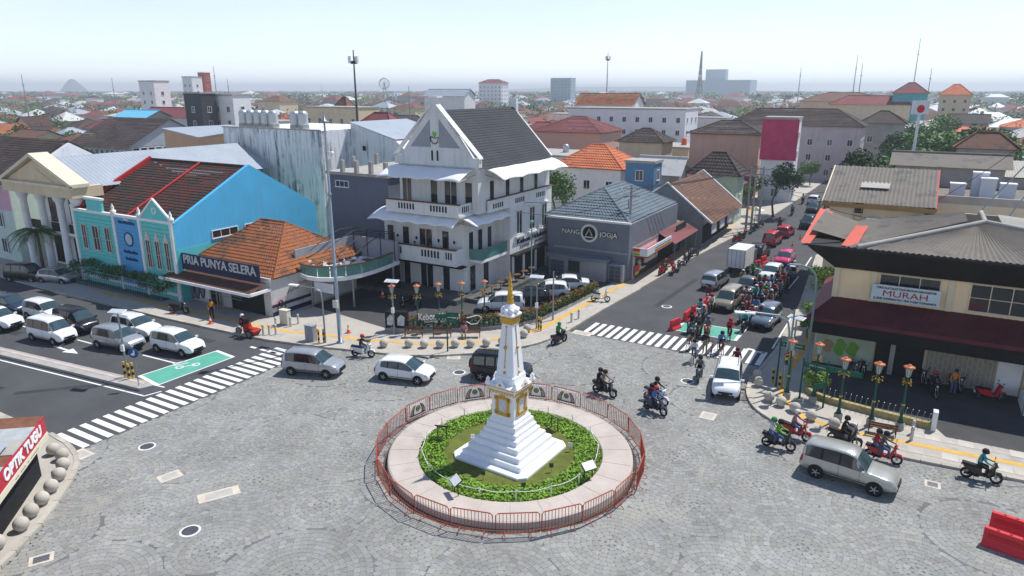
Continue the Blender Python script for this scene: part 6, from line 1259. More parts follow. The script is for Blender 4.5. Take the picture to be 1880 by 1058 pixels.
rider2((1186,750),(1219,765),'blue','blue','black','red','beside the right of the ring', ('maroon','jeans','black')); rider2((1189,734),(1219,745),'white','black','black','black','behind the blue motorbike near the ring')
rider2((1285,688),(1281,707),'grey','grey','black','black','towards the camera on the plaza'); rider2((1352,672),(1349,690),'black','maroon','black','maroon','half hidden behind the white SUV')
rider2((1409,819),(1447,828),'black','lime','jeans','black','left of the estate car', ('white','jeans','green')); rider2((1444,800),(1473,809),'red','pink','jeans','white','along the kerb by the stone balls'); rider2((1532,812),(1566,821),'black','black','black','black','half hidden behind the estate car')
rider2((1596,841),(1644,853),'red','grey','jeans','black','in front of the shop pavement', ('red','jeans','black')); rider2((1772,876),(1826,888),'black','teal','black','black','at the right edge of the plaza')
rc = random.Random(12); shirts = ['black','grey','white','maroon','red','blue','green','black','khaki','grey','teal']; hs = ['black','white','red','black','grey','black','maroon','blue','green']
cl = [(1268,602),(1290,588),(1305,566),(1301,548),(1378,588),(1386,572),(1394,590),(1396,566),(1404,552),(1412,560),(1386,548),(1420,548),(1430,538),(1408,536),(1425,520),(1437,524),(1444,508),(1380,506),(1370,512),(1362,518),(1390,500),(1366,600),(1360,584),(1372,562),(1368,550),(1394,542),(1402,528),(1414,528),(1392,526),(1384,536),(1434,512),(1448,516),(1284,576),(1280,612),(1298,610)]
pos_ = ['by the first red barrier','by the second red barrier','beside the third red barrier','at the inner end of the red barriers']
for i, (px, py) in enumerate(cl):
    c = W(px, py+8); rider(c.x, c.y, -92+rc.uniform(-9,9), rc.choice(['black','black','white','black','grey','blue','red']), shirts[i % 11], rc.choice(['black','jeans','black','khaki']), hs[i % 9], pos_[i] if i < 4 else 'in the far crosswalk crowd, %s counting back' % ORD[i-4] if i < 27 else ['beside the blue grey car','tucked behind the second barrier','on the green box, left one','on the green box, right one','by the gold van door','in front of the white hatchback','last of the crowd','near the divider'][i-27], ('black','jeans','white') if i in (6,9) else None, group='waiting at the far crosswalk')
c = W(1456,508); rider(c.x, c.y, 86, 'white', 'black', 'black', 'white', 'away from the camera with a delivery box'); b_ = thing('delivery_box', 'white top delivery box strapped behind a rider on the right road', 'box', (c.x-.04,c.y-.85,.86)); B(-.28,.28,-.25,.25,0,.42).build('case', black, b_, local=True); B(-.29,.29,-.26,.26,.42,.5).build('lid', white, b_, local=True)
for i in range(14):
    y = 66+i*3.4+rc.uniform(-1,1); x = rc.choice((5.3,6.2,1.4,6.6))-(y-66)*.02; rider(x, y, -92 if x > 3 else 87, rc.choice(['black','red','grey']), rc.choice(shirts), 'black', rc.choice(hs), 'far up the right road', group='riding far up the right road')
PKD = [(1562,690),(1582,695),(1688,705),(1752,718),(768,566),(330,578),(1246,497),(1236,503),(1228,492),(1258,484),(1266,478),(1275,472),(1222,500),(1215,506),(1352,447),(1360,442),(1367,436),(1102,556),(1380,428),(1388,424),(1396,418),(748,564),(1815,738)]
PL = {0:'dark motorbike parked at the green graffiti wall, left one',1:'dark motorbike parked at the green graffiti wall, right one',2:'motorbike parked left of the lattice gate',3:'motorbike parked before the lattice gate',4:'motorbike parked under the cafe balcony, right one',5:'motorbike parked beside the creeper fence',17:'white motorbike parked at the end of the orange hedge',21:'motorbike parked under the cafe balcony, left one',22:'motorbike parked at the white wall right of the gate'}
for i, p in enumerate(PKD): c = W(*p); bike(c.x, c.y, rc.uniform(-120,-60) if i not in (5,17,22) else 20, 'white' if i == 17 else rc.choice(['black','black','red','grey']), PL.get(i, 'motorbike parked along the right road shops, %s of the rows' % ORD[i-6 if i < 18 else i-7]), .127, None if i in PL else 'motorbikes parked along the shops')
c = W(1710,728); rider(c.x, c.y, -70, 'black', 'black', 'black', 'red', 'halted in the shop yard')
for o in list(bpy.data.objects):
    if 'bc' in o.keys(): m = PAINT[BC[o['bc']]]; del o['bc']; recolor(o, ('rear_body','front_shield','front_fender'), {'car_paint': m})
def make_bicycle():
    t = thing('bicycle', '', 'bicycle'); f = MB()
    for x in (-.5,.52):
        w2 = MB().wheel((x,0,.34), .34, .04, 22, 'Y', .30).build('wheel', rubber, t, local=True); s2 = MB()
        for k in range(8): a = k*math.pi/4; s2.tube([(x,0,.34),(x+.31*math.cos(a),0,.34+.31*math.sin(a))], .005, 3)
        s2.build('spokes', chrome, w2, local=True)
    for a, b in (((-.5,0,.34),(-.05,0,.3)),((-.05,0,.3),(.36,0,.78)),((-.2,0,.84),(.34,0,.84)),((-.05,0,.3),(-.22,0,.94)),((-.5,0,.34),(-.2,0,.84)),((.52,0,.34),(.36,0,.86)),((.36,0,.86),(.33,0,1.0))): f.tube([a,b], .018, 6)
    f.build('frame', red, t, local=True); MB().cbox((-.23,0,.96), (.26,.13,.05)).build('saddle', black, t, local=True); MB().tube([(.42,.26,1.02),(.35,.1,1.02),(.35,-.1,1.02),(.42,-.26,1.02)], .015, 5).build('handlebar', black, t, local=True); MB().wheel((-.05,0,.3), .09, .03, 12).tube([(-.05,-.1,.3),(.06,-.12,.2)], .012, 4).tube([(-.05,.1,.3),(-.15,.12,.4)], .012, 4).build('crank', black, t, local=True)
    return t
BI = make_bicycle()
for i, (px, py, s_, l_, hm, lab) in enumerate(((1273,664,'white','jeans','black','white shirt, frontmost'),(1268,642,'black','khaki','grey','black top, leftmost'),(1322,648,'blue','black','black','blue top, right of the group'),(1338,622,'red','black','red','red shirt, hindmost'))):
    o = BI if i == 0 else copy_tree(BI); c = W(px, py); h_ = (-75,-100,-60,-70)[i]; o.location = (c.x,c.y,0); o.rotation_euler = (0,0,R(h_)); tag(o, 'bicycle under the cyclist in %s of the crosswalk group' % lab, 'bicycle', 'bicycles on the far crosswalk'); person('cycle', (c.x,c.y,0), h_, s_, l_, hm, 'cyclist in %s of the crosswalk group' % lab)
c = W(1297,650); o = copy_tree(BI); o.location = (c.x+.35,c.y,0); o.rotation_euler = (0,0,R(-80)); tag(o, 'bicycle held by the standing cyclist on the far crosswalk', 'bicycle'); person('stand', (c.x-.15,c.y,0), -80, 'black', 'khaki', 'black', 'standing cyclist in black top astride on the far crosswalk')
c = W(853,622); person('sit', (c.x,c.y-.05,.06), -62, 'pink', 'khaki', 'maroon', 'person in pale clothes sitting on the right bench'); c = W(1747,728); person('stand', (c.x,c.y,.127), -70, 'orange', 'jeans', 'hair', 'person in orange jacket standing before the lattice gate'); c = W(390,588); person('stand', (c.x,c.y,.12), -20, 'orange', 'black', 'hair', 'person in orange standing at the painted kiosk')
for x, s_, l_ in ((-23.6,'white','in white, left of three'),(-22.7,'khaki','in khaki, middle of three'),(-21.8,'grey','in grey, right of three')): person('sit', (x,22.6,3.75), -90, s_, 'black', 'hair', 'person %s sitting behind the lower cafe balcony' % l_)
# pedicab with driver
c = W(455,616); t = thing('pedicab', 'motorised pedicab with red body and dark hood at the kiosk corner', 'pedicab', (c.x,c.y,0), R(8))
for x, y in ((-.9,0),(.55,.45),(.55,-.45)):
    w2 = MB().wheel((x,y,.3), .3, .07, 18, 'Y', .23).build('wheel', rubber, t, local=True); MB().wheel((x,y,.3), .23, .03, 12).build('rim', steel, w2, local=True)
MB().extr([(.0,.35),(.95,.3),(1.1,.55),(.9,.6),(.15,.62),(.05,1.0),(-.05,1.0)], 'Y', -.42, .42).build('seat_tub', red, t, local=True); MB().extr([(-.05,1.0),(.1,1.45),(.7,1.5),(.9,1.35),(.75,1.56),(.05,1.53),(-.15,1.0)], 'Y', -.45, .45).build('hood', black, t, local=True); MB().tube([(-.9,0,.3),(-.5,0,.8),(0,0,.5)], .03, 6).tube([(-.55,0,.3),(-.55,0,.85)], .03, 6).build('frame', steel, t, local=True); MB().cbox((-.6,0,.9), (.3,.2,.08)).build('saddle', black, t, local=True)
person('ride', (c.x-.4,c.y-.05,0), 8, 'maroon', 'black', 'white', 'pedicab driver with white helmet at the kiosk corner')
# ------------------------------------------------------------------ vegetation
def make_tree(name, h, r, m, seed, n=2200, ls=.2, tr=.16, clumps=9):
    rg = random.Random(seed); t = thing(name, '', 'tree'); tk = MB().tube([(0,0,0),(.1*r,0,h*.25),(-.05*r,.1*r,h*.5),(0,0,h*.72)], [tr,tr*.8,tr*.6,tr*.3], 7); cr = MB()
    for i in range(clumps):
        a = rg.uniform(0, 6.28); d = r*.62*math.sqrt(rg.random()); z = h*(.52+.38*rg.random()*(1-d/r*.6)); p = Vector((d*math.cos(a), d*math.sin(a), z)); cr_ = r*rg.uniform(.32,.55)
        tk.tube([(0,0,h*rg.uniform(.3,.55)), p*.6+Vector((0,0,z*.36)), p], [tr*.45,tr*.25,.03], 5); leafball(cr, p, (cr_,cr_,cr_*.75), n//clumps, ls, .8, rg)
    tk.build('trunk', bark, t, local=True); cr.build('crown', m, t, local=True, fix=False); return t
TREES = [make_tree('broadleaf_tree', 7, 3.2, leaf, 1), make_tree('broadleaf_tree', 8, 3.6, leafd, 2), make_tree('broadleaf_tree', 6, 2.6, leafl, 3), make_tree('conifer_tree', 9, 1.7, leafd, 4, clumps=14)]
TU = set()
def tree(k, x, y, s, label, group=None, z=0.):
    o = TREES[k] if k not in TU else copy_tree(TREES[k]); TU.add(k); o.location = (x,y,z); o.scale = (s,s,s*random.uniform(.9,1.1)); o.rotation_euler = (0,0,random.uniform(0,6)); tag(o, label, 'tree', group); return o
def tpx(k, px, py, D, s, label, group=None): p = at_dist(px, py, D); tree(k, p.x, p.y, s, label, group)
c = W(1497,738); tree(2, c.x, c.y, .38, 'small leafy tree between the green direction signs', None, .12); c = W(1448,405); tree(1, 3.2-4.6, 84, 1.15, 'round green street tree by the left kerb of the right road')
for i in range(10): tree(i % 3, (-2.2 if i % 2 else 10.5)+i*.25*(1 if i % 2 else -.2), 92+i*11, random.uniform(.7,1.0), 'street tree lining the right road in the distance, %s going away' % ORD[i], 'street trees far up the right road')
tree(2, 11.3, 30.5, .42, 'bushy shrub tree beside the stationery shop wall', None, .12); tree(2, 11.2, 27.5, .36, 'leafy shrub at the kerb behind the blue grey car', None, .12)
# hedge
hd = thing('hedge', 'clipped hedge with orange new growth around the cafe yard', 'hedge', (-12,16,.12))
HP = [(-16.9,13.1),(-14.5,14.6),(-11.9,16.6),(-9.9,18.8),(-9.2,20.6),(-8.8,24),(-8.5,28),(-8.3,31)]; rh = random.Random(8); g1, g2 = MB(), MB()
for i, (a, b) in enumerate(zip(HP, HP[1:])):
    a, b = Vector(a+(0,)), Vector(b+(0,)); n = int((b-a).length/.4)
    for k in range(n):
        q = a.lerp(b, k/n); leafball(g1, q+Vector((0,0,.75)), (.35,.35,.55), 110, .09, 1, rh); leafball(g2, q+Vector((0,0,1.25 if i < 4 else 1.05)), (.36,.36,.22 if i < 4 else .4), 80, .08, 1, rh)
    MB().cbox(((a+b)/2+Vector((0,0,.26)))[:], ((b-a).length,.5,.28), math.atan2((b-a).y,(b-a).x)).build('planter_kerb', conc, hd)
g1.build('lower_leaves', leafd, hd, fix=False); g2.build('upper_leaves', leafo, hd, fix=False)
a = math.atan2(14.6-13.1, -14.5+16.9); x = text(hd, 'Kebon Ndalem', (0,0,0), .55, '-Y', white, .03, bold=.01, width=3.3); x.location = Vector((-14.75,14.0,1.45))-Vector((-12,16,.12)); x.rotation_euler = (R(90),0,R(36)); x = text(hd, 'COFFEE  EATERY', (0,0,0), .14, '-Y', white, .01, width=2.4); x.location = Vector((-14.75,14.0,1.05))-Vector((-12,16,.12)); x.rotation_euler = (R(90),0,R(36))
MB().tube([(-12.9,15.2,1.0),(-12.6,15.4,.75),(-12.2,15.7,.8),(-11.95,15.95,1.3),(-12.2,15.7,1.5),(-12.9,15.2,1.3)], .035, 6).build('cup_outline', white, hd)
# palm
c = W(82,505); pm = thing('palm_tree', 'dark fan of a palm tree in front of the columned building', 'tree', (c.x,c.y,.12)); MB().tube([(0,0,0),(.05,0,2),(0,.05,4.6)], [.2,.15,.13], 8).build('trunk', bark, pm, local=True); rp_ = random.Random(6); lf = MB()
for k in range(22):
    a = k*2.4; el = rp_.uniform(.1,1.1); L_ = rp_.uniform(2.4,3.3); pts = []
    for j in range(9): s_ = j/8; pts.append(Vector((math.cos(a)*L_*s_*math.cos(el*(1-s_*.4)), math.sin(a)*L_*s_*math.cos(el*(1-s_*.4)), 4.6+L_*s_*math.sin(el)-2.6*s_*s_)))
    lf.tube(pts, [.03]*8+[.008], 4)
    for j in range(1, 9):
        for q in range(3):
            p = pts[j-1].lerp(pts[j], q/3); d = (pts[j]-pts[j-1]).normalized(); s1 = d.cross(Vector((0,0,1))).normalized()
            for sg_ in (1,-1): e = p+(s1*sg_*.55+d*.4+Vector((0,0,-.35)))*rp_.uniform(.7,1.1); lf.add([p, p+d*.07, e], [(0,1,2)])
lf.build('crown', leafd, pm, local=True, fix=False)
# ------------------------------------------------------------------ background town
RM = [t_brown, t_orange, t_dark, t_maroon, t_brown, t_bright, t_dark, metalroof, t_white, t_red]; RN = ['brown tiled','orange tiled','dark tiled','maroon','brown tiled','bright orange','dark tiled','grey metal','pale','dark red']
WM = [offwhite, cream, conc, white, midgrey, mat('pale_yellow_wall', (.6,.52,.33), .8, .08, .4, streak=.3), mat('pale_pink_wall', (.58,.40,.34), .8, .08, .4, streak=.3), mat('pale_blue_wall', (.38,.48,.55), .8, .08, .4, streak=.3)]; WN = ['off-white','cream','concrete','white','grey','yellow','pink','pale blue']
def house(x, y, w, d, h, roof, rise, wm, rm, label, name='house', group=None, along='X', gable=False, fine=False, wins=True, rz=0., flat=False, cat='house', over=.6):
    t = thing(name, label, cat, (x,y,0), rz, group)
    a = (-w/2,w/2,-d/2,d/2); B(*a,-.02,h).build('wall', wm, t, local=True)
    if flat: B(a[0]-.15,a[1]+.15,a[2]-.15,a[3]+.15,h,h+.35).build('roof', rm, t, local=True)
    else:
        t.location = (0,0,0); o = hip_roof(t, *a, h, rise, rm, over, along, None, .45, 'roof', fine, gable); t.location = (x,y,0)
        if gable:
            if along == 'X': [MB().extr([(a[2],h),(a[3],h),(0,h+rise*.93)], 'X', s_, s_+.1).build('gable_wall', wm, t, local=True) for s_ in (a[0],a[1]-.1)]
            else: [MB().extr([(a[0],h),(a[1],h),(0,h+rise*.93)], 'Y', s_, s_+.1).build('gable_wall', wm, t, local=True) for s_ in (a[2],a[3]-.1)]
    if wins:
        f = int(max(1, h//3.2))
        for fl in range(f):
            z = fl*3.2+1.0
            for i in range(max(1, int(w/3.5))): u = a[0]+(i+.5)*w/max(1, int(w/3.5)); win_l(t, '-Y', a[2], u, z)
            for i in range(max(1, int(d/3.5))): u = a[2]+(i+.5)*d/max(1, int(d/3.5)); win_l(t, '+X', a[1], u, z)
    return t
_wm = {}
def win_l(t, face, pl, u, z):
    """shared small window: frame with a pane inside it"""
    if face not in _wm:
        tmp = thing('tmp', '', ''); o = win(tmp, face, 0., -.55, .55, 0, 1.4, white, glass, 1); _wm[face] = (o.data, o.children[0].data)
        bpy.data.objects.remove(o.children[0]); bpy.data.objects.remove(o); bpy.data.objects.remove(tmp)
    f = bpy.data.objects.new('window', _wm[face][0]); C.objects.link(f); f.parent = t; f.location = (u,pl,z) if face[1] == 'Y' else (pl,u,z)
    p = bpy.data.objects.new('pane', _wm[face][1]); C.objects.link(p); p.parent = f
OCC = [(-90,-52,5,52),(-56,-17,5,55),(-18,-2,12,74),(10,42,10,66),(-140,-100,40,66),(-66,-38,33,54),(36,54,60,82)]
def occupied(x, y, r): return any(a-r < x < b+r and c_-r < y < d_+r for a, b, c_, d_ in OCC)
def spec(px0, px1, ptop, D, ratio, label, wm, rm, rise=0., **kw):
    """a background building from its pixel span and top row at distance D; footprint w x (ratio*w) on the street grid"""
    pc = (px0+px1)/2; P = at_dist(pc, ptop, D); vis = (px1-px0)/FPX*D*math.cos(math.atan((pc-940)/FPX)); ang = YAW+math.atan(-(pc-940)/FPX)
    w = vis/(abs(math.cos(ang))+ratio*abs(math.sin(ang))); d = w*ratio; h = max(3., P.z-rise); OCC.append((P.x-w/2,P.x+w/2,P.y-d/2,P.y+d/2))
    return house(P.x, P.y, w, d, h, None, rise, wm, rm, label, flat=(rise == 0), **kw)
S1 = mat('pale_block_render', (.74,.75,.77), .75, .05, .4, streak=.15)
spec(1047,1275,200,200,.35,'long pale grey windowed block behind the cafe roof', S1, conc, name='apartment_block', cat='building'); spec(1060,1180,172,215,.5,'low tiled gable behind the long pale block', S1, t_orange, 3.2, gable=True, fine=True)
spec(985,1140,214,175,.8,'house with maroon and white hip roof right of the cafe', mat('salmon_wall',(.58,.36,.28),.8,.06), t_maroon, 3.4, fine=True); spec(1022,1178,266,112,.8,'house with bright orange hip roof behind the grey shop', white, t_bright, 3.2, fine=True)
spec(1275,1410,222,140,.7,'pink windowless block with dark tiled roof right of centre', mat('faded_pink',(.55,.37,.28),.8,.08,.4,streak=.35), t_dark, 2.2, fine=True, wins=False); sh_ = spec(1408,1470,218,132,.8,'shophouse with crimson upper panel beside the right road', white, conc, name='shophouse'); spec(1150,1215,298,95,.8,'small blue walled house behind the shop row', mat('mid_blue_wall',(.10,.22,.36),.8,.1), conc)
spec(1275,1368,280,108,.7,'dark tiled house with glazed green upper floor by the right road', mat('pale_green_wall',(.45,.55,.42),.8,.08), t_dark, 3.0, fine=True); spec(1175,1262,288,106,.7,'house with pale sheet roof behind the convenience shop', conc, t_white, 2.4, gable=True); spec(1140,1235,236,140,.8,'low house with dark mossy tiled roof in the middle', cream, t_dark, 2.4, fine=True)
spec(1350,1580,200,172,.4,'long dark tiled hall with pinkish wall right of centre', mat('mauve_wall',(.5,.42,.44),.8,.07,.4,streak=.4), t_dark, 3.4, fine=True, name='hall', cat='building'); spec(1480,1620,170,330,.6,'brown tiled complex far right of centre', cream, t_brown, 3.5, wins=False); spec(1535,1665,176,290,.4,'long maroon roof left of the teal pavilion', cream, t_maroon, 3, wins=False)
spec(1648,1702,152,290,.8,'teal pavilion with red pyramidal roof', mat('teal_wall',(.08,.35,.38),.7,.08), t_maroon, 3.6, name='pavilion', cat='building'); spec(1733,1782,155,340,.8,'pavilion with pale red pyramidal roof at far right', cream, t_bright, 4, name='pavilion', cat='building'); spec(1590,1660,204,185,.8,'house with dark hip roof beside the dark green tree', conc, t_dark, 2.6)
spec(1660,1830,282,88,.5,'flat asbestos roof shed behind the cream block at right', conc, asbestos, 1.2, gable=True, wins=False); spec(1770,1860,243,112,.6,'brown tiled roof peeping at the far right', conc, t_brown, 2, wins=False)
spec(340,392,172,185,.7,'dark charcoal cube house with one window', mat('charcoal_wall',(.05,.055,.06),.7,.06), conc); spec(392,456,176,185,.7,'white stepped house with dark windows at left', white, conc); spec(262,400,198,205,.35,'long maroon metal roof house at left', white, t_maroon, 2.4, gable=True); spec(218,305,202,190,.5,'long sky blue sheet roof at left', conc, mat('sky_blue_sheet',(.16,.48,.68),.5,.06), 1.6, gable=True, wins=False)
spec(258,306,150,300,.7,'white five storey block with red roof cap far left', white, conc, name='apartment_block', cat='building'); spec(336,368,142,400,.8,'tall white and dark hotel far left', white, midgrey, name='hotel_block', cat='building'); spec(364,384,134,405,.8,'slim hotel tower with red panels far left', mat('red_panel',(.4,.08,.06),.6,.1), white, name='hotel_tower', cat='building')
spec(612,652,178,205,.8,'cream church-like house with pointed tower left of centre', cream, t_brown, 3.5); spec(560,690,198,190,.4,'cream flat roofed block left of the cafe', cream, conc); spec(880,932,146,620,.5,'white hotel with small red gables on the horizon', white, t_maroon, 3, name='hotel_block', cat='building'); spec(1012,1056,144,760,.5,'blue and white block on the horizon right of centre', WM[7], white, name='hotel_block', cat='building')
spec(1298,1336,128,1500,.5,'large pale blue hotel on the hazy horizon', WM[7], white, name='hotel_block', cat='building', wins=False); spec(1265,1385,148,1450,.5,'wide low pale mall below the hazy hotel', WM[7], conc, name='mall', cat='building', wins=False); spec(780,870,164,330,.4,'long low metal warehouse on the horizon', WM[0], metalroof, 3, gable=True, wins=False); spec(655,745,207,150,.6,'house with maroon hip roof behind the weathered block', offwhite, t_maroon, 2.8); spec(660,735,228,118,.7,'dark tiled gable roof right of the weathered block', offwhite, t_dark, 3, gable=True); spec(690,790,226,108,.6,'cream open gabled house left of the cafe roof', cream, white, 3, gable=True)
rb = random.Random(21); HS = []
for (step, r0, r1) in ((15.5, 62, 330),):
    n = int(r1*1.6/step)
    for i in range(-n, n):
        for j in range(-2, n):
            x = i*step+rb.uniform(-2,2); y = j*step+rb.uniform(-2,2); D = math.hypot(x-CAMX, y-CAMY)
            if not (r0 < D < r1) or not in_view(x, y, .06) or occupied(x, y, 6) or -14 < y < 7.5 or (-9 < x < 16 and y < 420): continue
            HS.append((D, x, y))
HS.sort(); rest = HS[255:]; HS = HS[:255]
tl = 0
def rf_top(h): return max(v.co.z for v in [c for c in h.children if c.name.startswith('roof')][0].data.vertices)+.02
def tlab(x, y):
    px = cam_px(x, y, 3)[0]; D = math.hypot(x-CAMX, y-CAMY)
    return 'leafy tree among the %s rooftops %s' % ('near' if D < 130 else 'middle' if D < 220 else 'far', 'at far left' if px < 300 else 'left of the cafe' if px < 740 else 'right of the cafe' if px < 1150 else 'beyond the right road' if px < 1500 else 'at far right')
for D, x, y in HS:
    if rb.random() < .24 and tl < 80:
        tl += 1; tree(rb.choice((0,1,2,0,3)), x, y, rb.uniform(.9,1.5), tlab(x, y), 'trees among the rooftops'); continue
    k = rb.randrange(10); m_ = rb.randrange(8); px = cam_px(x, y, 5)[0]; sec_ = 'at far left' if px < 300 else 'left of the cafe' if px < 740 else 'right of the cafe' if px < 1150 else 'beyond the right road shops' if px < 1500 else 'at far right'
    dep = 'near' if D < 130 else 'middle distance' if D < 220 else 'far'; g_ = rb.random() < .35; w_ = rb.uniform(9,14.5); d_ = rb.uniform(8,13.5); fl = rb.random() < .16
    HSE = house(x, y, w_, d_, rb.choice((3.4,3.8,4.4,6.4,6.8)) if not fl else rb.choice((6.4,7,9.6)), None, rb.uniform(2.2,3.6), WM[m_], conc if fl else RM[k], '%s roofed %s house among %s rooftops %s' % ('flat concrete' if fl else RN[k], WN[m_], dep, sec_), group='rooftop houses %s %s' % (dep, sec_), along=rb.choice('XY'), gable=g_, fine=D < 150, wins=D < 240, flat=fl)
    if fl and D < 200: tk_ = thing('water_tank', 'rooftop water tank on a flat roof among %s rooftops %s' % (dep, sec_), 'water tank', (x+w_*.25,y,rf_top(HSE)), 0, 'rooftop tanks'); MB().lathe((0,0,0), [(.55,0),(.6,.1),(.6,1.2),(.45,1.45),(.1,1.55)], 12).build('body', rb.choice((MATS['tank_steel'], orange)), tk_, local=True); B(-.6,.6,-.6,.6,-.02,.0).build('base', conc, tk_, local=True)
    if rb.random() < .6 and tl < 200: tl += 1; tree(rb.choice((0,1,2)), x+rb.choice((-7.5,7.5)), y+rb.uniform(-5,5), rb.uniform(.6,1.05), tlab(x, y), 'trees among the rooftops')
w0 = sh_.children[0].dimensions if False else None
bx_ = [v.co for v in sh_.children[0].data.vertices]; hx, hy, hz_ = max(v.x for v in bx_), max(v.y for v in bx_), max(v.z for v in bx_)
B(-hx-.12,hx+.12,-hy-.12,-hy-.06,hz_*.5,hz_-.4).build('crimson_panel', mat('crimson_panel', (.5,.04,.12), .6, .15, 1.), sh_, local=True)
rt = random.Random(31); k = 0
for (a0, a1, d0, d1, cnt, s0) in ((1560,1870,110,230,32,1.45),(1480,1620,150,260,8,1.3),(640,780,150,260,8,1.3),(860,1040,160,260,8,1.3),(40,330,150,260,8,1.2)):
    for _ in range(cnt):
        D = rt.uniform(d0, d1); p = at_dist(rt.uniform(a0, a1), 300, D)
        if occupied(p.x, p.y, 2) or -8 < p.x < 9: continue
        tree(rt.choice((0,2,0,1)), p.x, p.y, s0*rt.uniform(.8,1.35), tlab(p.x, p.y).replace('leafy', 'tall spreading'), 'tall trees among the rooftops')
# far town as one mass
fm = MB(); fmats = [offwhite, cream, conc, white, t_brown, t_white, t_dark, t_maroon, metalroof, t_brown]
def far_house(x, y, w_, d_, h, r, wi, ri):
    fm.mi(wi).box(x-w_/2,x+w_/2,y-d_/2,y+d_/2,0,h); o = .5; z = h; i = min(d_,w_)/2
    P = [(x-w_/2-o,y-d_/2-o,z),(x+w_/2+o,y-d_/2-o,z),(x+w_/2+o,y+d_/2+o,z),(x-w_/2-o,y+d_/2+o,z),(x-w_/2+i,y,z+r),(x+w_/2-i,y,z+r)]
    fm.mi(ri).add(P, [(0,1,5,4),(2,3,4,5),(1,2,5),(3,0,4)])
for D, x, y in rest: far_house(x, y, rb.uniform(9,14), rb.uniform(8,13), rb.uniform(3.2,6.5), rb.uniform(2,3.5), rb.randrange(4), 4+rb.randrange(6))
for (step, r0, r1) in ((24, 330, 800), (42, 800, 2200)):
    n = int(r1*1.6/step)
    for i in range(-n, n):
        for j in range(-2, n):
            x = i*step+rb.uniform(-6,6); y = j*step+rb.uniform(-6,6); D = math.hypot(x-CAMX, y-CAMY)
            if r0 < D < r1 and in_view(x, y, .05) and rb.random() < .8 and not occupied(x, y, 8) and not (-9 < x < 16 and y < 420): k = step/20; far_house(x, y, rb.uniform(9,15)*k, rb.uniform(8,13)*k, rb.uniform(3.2,6.5)*(1 if rb.random() < .9 else 2), rb.uniform(2,3.5)*k**.5, rb.randrange(4), 4+rb.randrange(6))
tag(fm.build('distant_houses', fmats, fix=False), 'hazy mass of distant low houses stretching to the horizon', 'houses', kind='stuff')
ft_ = MB(); n = 0
for (r0, r1, cnt, s_) in ((150, 330, 220, 1.1), (330, 800, 1500, 1.35), (800, 3200, 4200, 2.5)):
    for _ in range(cnt):
        D = math.sqrt(rb.uniform(r0*r0, r1*r1)); a = YAW+math.pi/2+rb.uniform(-.72,.72); x = CAMX+D*math.cos(a); y = CAMY+D*math.sin(a)
        if (-9 < x < 16 and y < 420) or occupied(x, y, 3): continue
        h = rb.uniform(5,9)*s_**.6; r = rb.uniform(2.2,4.2)*s_; leafball(ft_.mi(rb.randrange(3)), (x,y,h*.62), (r,r,h*.42), 90 if D < 330 else 42 if D < 800 else 26, (.34 if D < 330 else .8 if D < 800 else 1.7)*(1 if D < 800 else 1.2), 1, rb, .5); n += 1
tag(ft_.build('distant_trees', [leaf, leafd, leafl], fix=False), 'belt of distant green trees between the far houses', 'trees', kind='stuff')
# masts, towers, wheel
def mast(px, p0, p1, D, r, label, head=True, name='radio_mast', m=steel):
    a, b = at_dist(px, p0, D), at_dist(px, p1, D); t = thing(name, label, 'mast', (a.x,a.y,0)); h = b.z; MB().tube([(0,0,0),(0,0,h*.6),(0,0,h)], [r,r*.8,r*.4], 6).build('pole', m, t, local=True)
    if head:
        for k in range(3): q = k*2.1; MB().cbox((r*3.2*math.cos(q),r*3.2*math.sin(q),h*.93), (r*1.6,r*1.6,h*.05), q).build('antenna', white, t, local=True)
        MB().lathe((0,0,h*.9), [(r*2.4,0),(r*2.6,r),(r*2.4,r*2)], 10).build('platform', black, t, local=True)
    else: MB().lathe((0,0,h*.8), [(r*1.6,0),(r*1.6,r)], 8).build('collar', steel, t, local=True)
mast(655,205,92,150,.28,'tall dark phone mast with antenna cluster left of the cafe', True, 'phone_mast', mat('mast_dark',(.06,.05,.05),.5,.1)); mast(1114,165,96,320,.3,'thin mast with a small dish right of the cafe'); mast(752,200,158,190,.2,'short green mast between the trees', False)
for px, p1, D, lb in ((1566,100,420,'thin leaning mast right of centre'),(1577,116,420,'thin mast beside the leaning one'),(1675,70,500,'tallest thin mast at far right'),(1704,125,500,'short thin mast at far right'),(1466,124,700,'far lattice mast right of centre'),(397,122,600,'thin mast beside the far left hotel'),(420,145,500,'small mast right of the far hotel'),(45,136,420,'pale mast at far left'),(209,143,330,'leaning antenna mast by the conifer')): mast(px, 170, p1, D, .3*D/400, lb, False)
a = at_dist(1284,160,650); t = thing('lattice_tower', 'slender lattice radio tower on the horizon right of centre', 'tower', (a.x,a.y,0)); h = at_dist(1284,94,650).z
for k in range(4): q = k*math.pi/2+.5; MB().tube([(4.5*math.cos(q),4.5*math.sin(q),0),(1.4*math.cos(q),1.4*math.sin(q),h*.55),(.3*math.cos(q),.3*math.sin(q),h)], .32, 4).build('leg', steel, t, local=True)
for j in range(9):
    z0, z1 = h*j/10, h*(j+1)/10; f = lambda z: 4.5-3.1*min(z/(h*.55),1)-(1.1*(z-h*.55)/(h*.45) if z > h*.55 else 0)
    for k in range(4): q = k*math.pi/2+.5; e = q+math.pi/2; MB().tube([(f(z0)*math.cos(q),f(z0)*math.sin(q),z0),(f(z1)*math.cos(e),f(z1)*math.sin(e),z1)], .2, 4).build('brace', steel, t, local=True)
